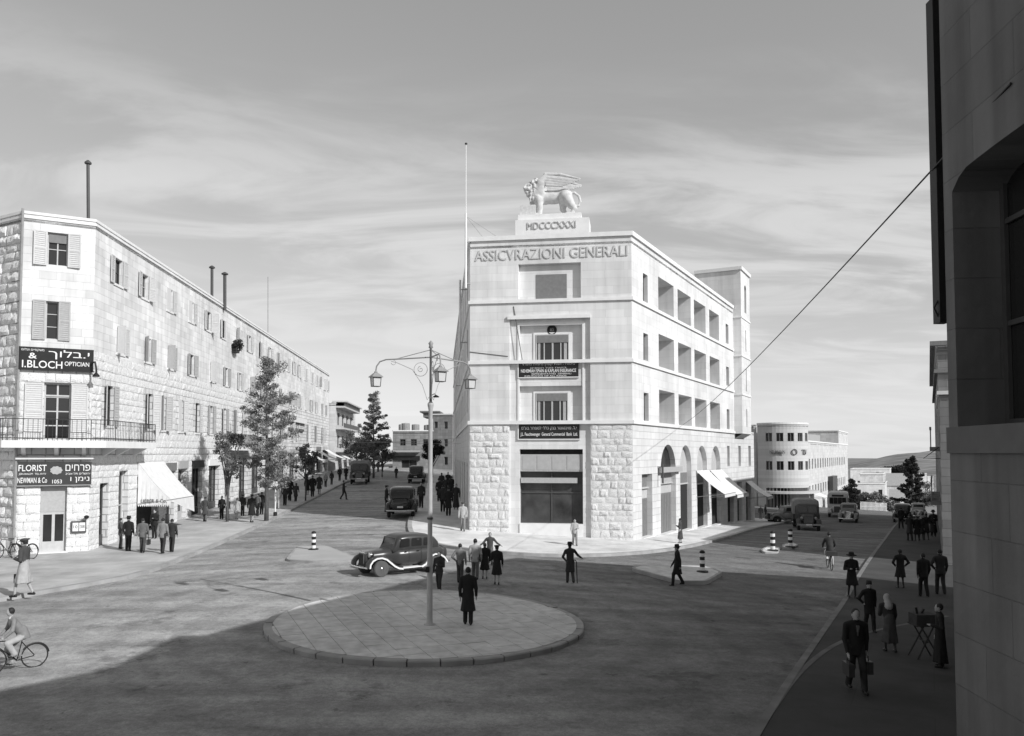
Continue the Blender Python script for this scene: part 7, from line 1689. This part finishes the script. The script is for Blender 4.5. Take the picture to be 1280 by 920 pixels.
def tree(name, p, H, W, label, kind, seed, leaf, mat, per=26, base=.25, group=None):
    r = rng(seed); root = empty(name, p, 0, label, 'tree', group); tr = MB(); cs = []; T = Matrix.Translation(p); lean = r.uniform(-.02, .02) * H
    tr.tube([(lean * t * t, .0, H * t * .97 - .15) for t in (0, .15, .35, .6, .8, 1)], [H * .015, H * .012, H * .010, H * .007, H * .004, .012], 8)
    if kind == 'conifer':
        n = int(22 + H * 3)
        for i in range(n):
            t = base + (1 - base) * (i + r.uniform(-.3, .3)) / n; t = min(max(t, base * .8), .98); a = i * 2.4 + r.uniform(-.4, .4); q = (1 - t) / (1 - base)
            l = W * (.18 + .85 * min(1, q * 1.35) ** .8) * r.uniform(.4, 1.25) * (1 if q < .8 else .85); z = H * t
            up = .28 if t > .5 else .1; e = Vector((math.cos(a) * l, math.sin(a) * l, z + l * up * r.uniform(.4, 1.4))); s0 = Vector((lean * t * t, 0, z)); m_ = s0.lerp(e, .55) - Vector((0, 0, l * .06))
            tr.tube([s0, m_, e], [.045 * (1 - t) + .015, .02, .008], 5)
            for k in range(max(2, int(l / .32))):
                f = .3 + .7 * (k + r.random()) / max(2, int(l / .32)); c = s0.lerp(m_, f / .55) if f < .55 else m_.lerp(e, (f - .55) / .45); cs.append((c.x + r.uniform(-.12, .12), c.y + r.uniform(-.12, .12), c.z + r.uniform(-.05, .12), r.uniform(.2, .42) * (.6 + .25 * W)))
        cs.append((lean, 0, H * .97, .22)); cs.append((lean, 0, H * .93, .28))
    elif kind == 'cypress':
        for i in range(int(H * 9)):
            t = base + (1 - base) * r.random(); w_ = W * math.sin(min(1, (1 - t) * 1.6 + .05) * math.pi / 2) * (1 if t > base + .1 else .7); a = r.uniform(0, 6.28); cs.append((math.cos(a) * w_ * r.random(), math.sin(a) * w_ * r.random(), H * t, .35 * W + .1))
    else:
        for i in range(9):
            a = i * 2.4; z0 = H * r.uniform(.25, .5); l = W * r.uniform(.5, .9); e = Vector((math.cos(a) * l, math.sin(a) * l, H * r.uniform(.5, .9))); tr.tube([(0, 0, z0), (e.x * .5, e.y * .5, (z0 + e.z) / 2 - .1), tuple(e)], [.07, .04, .012], 5)
            for k in range(7): cs.append((e.x * r.uniform(.4, 1.15) + r.uniform(-.4, .4) * W * .5, e.y * r.uniform(.4, 1.15) + r.uniform(-.4, .4) * W * .5, e.z + r.uniform(-.35, .2) * H * .5 * .6, W * r.uniform(.2, .38)))
    tr.build('trunk', M_BARK, root, T, True)
    V, F = leaf_cloud(cs, seed, leaf, per, 1.0); V[:, 2] = np.maximum(V[:, 2], H * base * .5)
    put('crown', mesh_np('crown', V, F, mat), root, T)
    return root
tree('pine_tree', G(333, 651, K), 11.0, 2.4, 'tall loose pine tree on the sunny left pavement', 'conifer', 1, .075, M_LEAFP, 84, .2)
tree('young_tree', G(284, 652, K), 6.9, 1.1, 'small dark leafy tree left of the tall pine', 'leafy', 2, .08, M_LEAFM, 50, .3)
tree('street_tree', G(382, 626, K), 5.2, 1.1, 'small round street tree right of the tall pine', 'leafy', 3, .09, M_LEAFM, 45, .3)
pz = at(467, 590, 100); tree('araucaria_tree', Vector((pz.x, 100, gz(pz.x, 100))), 10.6, 2.0, 'tall pointed conifer rising over the far left street', 'conifer', 4, .1, M_LEAFP, 90, .15)
for px, d, H, W, sd_, lab in ((446, 112, 6.5, 2.2, 5, 'bushy tree left of the pointed far conifer'), (478, 104, 5.2, 1.8, 7, 'bushy tree right of the pointed far conifer'), (457, 108, 5, 1.8, 8, 'low tree under the pointed far conifer')):
    x = (px - 640) / FPX * d; tree('street_tree', Vector((x, d, gz(x, d))), H, W, lab, 'leafy', sd_, .11, M_LEAFM, 90, .25)
x = (541 - 640) / FPX * 105; tree('street_tree', Vector((x, 105, gz(x, 105))), 5.6, 1.5, 'dark round tree behind the lamp post by the bank', 'leafy', 9, .11, M_LEAFD, 110, .3)
def far_tree(px, ytop, ybase, d, W, lab, kind, sd_, mat, leaf=.14, per=90, base=.1):
    a = at(px, ybase, d); b = at(px, ytop, d); tree('conifer_tree' if kind != 'leafy' else 'bushy_tree', Vector((a.x, d, a.z - .2)), b.z - a.z, W, lab, kind, sd_, leaf, mat, per, base)
far_tree(1141, 569, 652, 118, 2.3, 'tall dark conifer at the foot of the right street', 'conifer', 11, M_LEAFD, .12, 120)
far_tree(1066, 597, 645, 126, 1.0, 'narrow dark cypress beside the bus', 'cypress', 12, M_LEAFD)
far_tree(1055, 604, 645, 128, 1.7, 'dark shrubby tree left of the narrow cypress', 'leafy', 13, M_LEAFD)
far_tree(1084, 612, 650, 130, 1.9, 'grey round tree right of the narrow cypress', 'leafy', 14, M_LEAFM)
far_tree(1076, 608, 650, 134, 1.3, 'thin grey tree between cypress and round tree', 'leafy', 15, M_LEAFM)
far_tree(1112, 618, 650, 140, 2.2, 'low shrubby tree near the pitched-roof houses', 'leafy', 16, M_LEAFM)
far_tree(1122, 582, 600, 330, 6, 'dark clump of trees below the hill', 'leafy', 17, M_LEAFD, .4)
far_tree(1156, 600, 650, 150, 3.0, 'dim leafy tree behind the walkers on the right', 'leafy', 18, M_LEAFM)
far_tree(1172, 570, 600, 66, .7, 'dark potted shrub on the balcony of the shaded house', 'leafy', 19, M_LEAFD, .12) if False else None
# dark plant hanging at the upper sill of the terrace
q = FA.pt(A_(291, 435), FA.uv(291, 438)[1], .25); cs = [(rl_.uniform(-.5, .5), rl_.uniform(-.5, .5), rl_.uniform(0, .9) * (1 - .4 * abs(rl_.uniform(-1, 1))), .28) for _ in range(16)]
V, F = leaf_cloud(cs, 31, .12, 40, 1.0); pl = empty('sill_plant', q, 0, 'dark bushy plant on an upper window sill of the terrace', 'plant'); put('foliage', mesh_np('foliage', V, F, M_LEAFD), pl, Matrix.Translation(q))
mb = MB(); mb.box(-.4, .4, -.2, .2, -.2, .02, FA.M(0, 0, 0).to_3x3().to_4x4()); mb.build('planter', M_WOOD, pl, Matrix.Translation(q))
# cables
def cable(name, a, b, r, sag, label, mat=None):
    a, b = Vector(a), Vector(b); mb = MB(); mb.tube([a.lerp(b, t / 24) - Vector((0, 0, sag * 4 * (t / 24) * (1 - t / 24))) for t in range(25)], r, 6); tag(mb.build(name, mat or M_BLACK), label, 'cable')
wa = FN.pt(FN.uv(1266, 104)[0], FN.uv(1266, 104)[1], .02); wb_ = FR.pt(ru(853, 531), rv(853, 531), .03)
cable('overhead_cable', wa, wb_, .013, .35, 'thick black cable from the near wall to the bank side')
cable('overhead_wire', FF.pt(.0, fv(587, 440), .02), FF.pt(fu(635, 445), fv(635, 445.5), .02), .02, .0, 'short dark wire along the bank front', M_FRAMED)
cable('overhead_wire', FF.pt(fu(642, 383), fv(642, 383), .02), FF.pt(fu(653, 450), fv(653, 450), .1), .022, 0, 'slanting dark wire over the bank front recess', M_FRAMED)
cable('overhead_wire', FA.pt(60, 7.2, .2), FL.pt(FL.L - 20, 6.6, .05), .012, .5, 'thin wire spanning the shaded left street', M_STEEL)
cable('overhead_wire', FL.pt(FL.L - 20, 6.1, .05), FA.pt(44, 8.2, .2), .012, .6, 'second thin wire spanning the shaded left street', M_STEEL)
# striped awning and slanted canopy far up the left street
for u0, u1, vt, vb, out, m, lab in ((62, 66, 5.3, 4.3, 2.0, M_CANV, 'white awning on the shaded far shops'), (70, 74, 5.5, 4.4, 2.4, M_CANVG, 'grey awning on the shaded far shops'), (76, 80, 5.8, 4.5, 2.6, M_CANV, 'last white awning at the terrace end'), (40, 44, 5.0, 4.2, 1.8, M_CANVG, 'dark awning right of the pine tree')):
    k_ = awning(None, FA, u0, u1, vt, vb, out, m); tag(k_, lab, 'awning', 'awnings on the left shops')
for u0, vt in ((2, 5.2), (8, 5.4), (14, 5.6)):
    k_ = awning(None, Ew, u0, u0 + 4, vt, vt - 1.3, 3.0, M_CANV if u0 != 8 else M_CANVG); tag(k_, {2: 'bright striped awning below the balcony building', 8: 'grey awning below the balcony building', 14: 'farthest bright awning below the balcony building'}[u0], 'awning', 'awnings on the left shops')
# street sign pole by the pine
q = G(344, 645, K); mb = MB(); mb.cyl(q, q + Vector((0, 0, 4.2)), .05, n=8); o = mb.build('sign_pole', M_WHITE); tag(o, 'slim white pole on the pavement right of the pine', 'pole'); m2 = MB(); m2.lathe([(.14, 0), (.14, .25), (.06, .3)], 10, q); m2.build('base', M_BLACK, o)
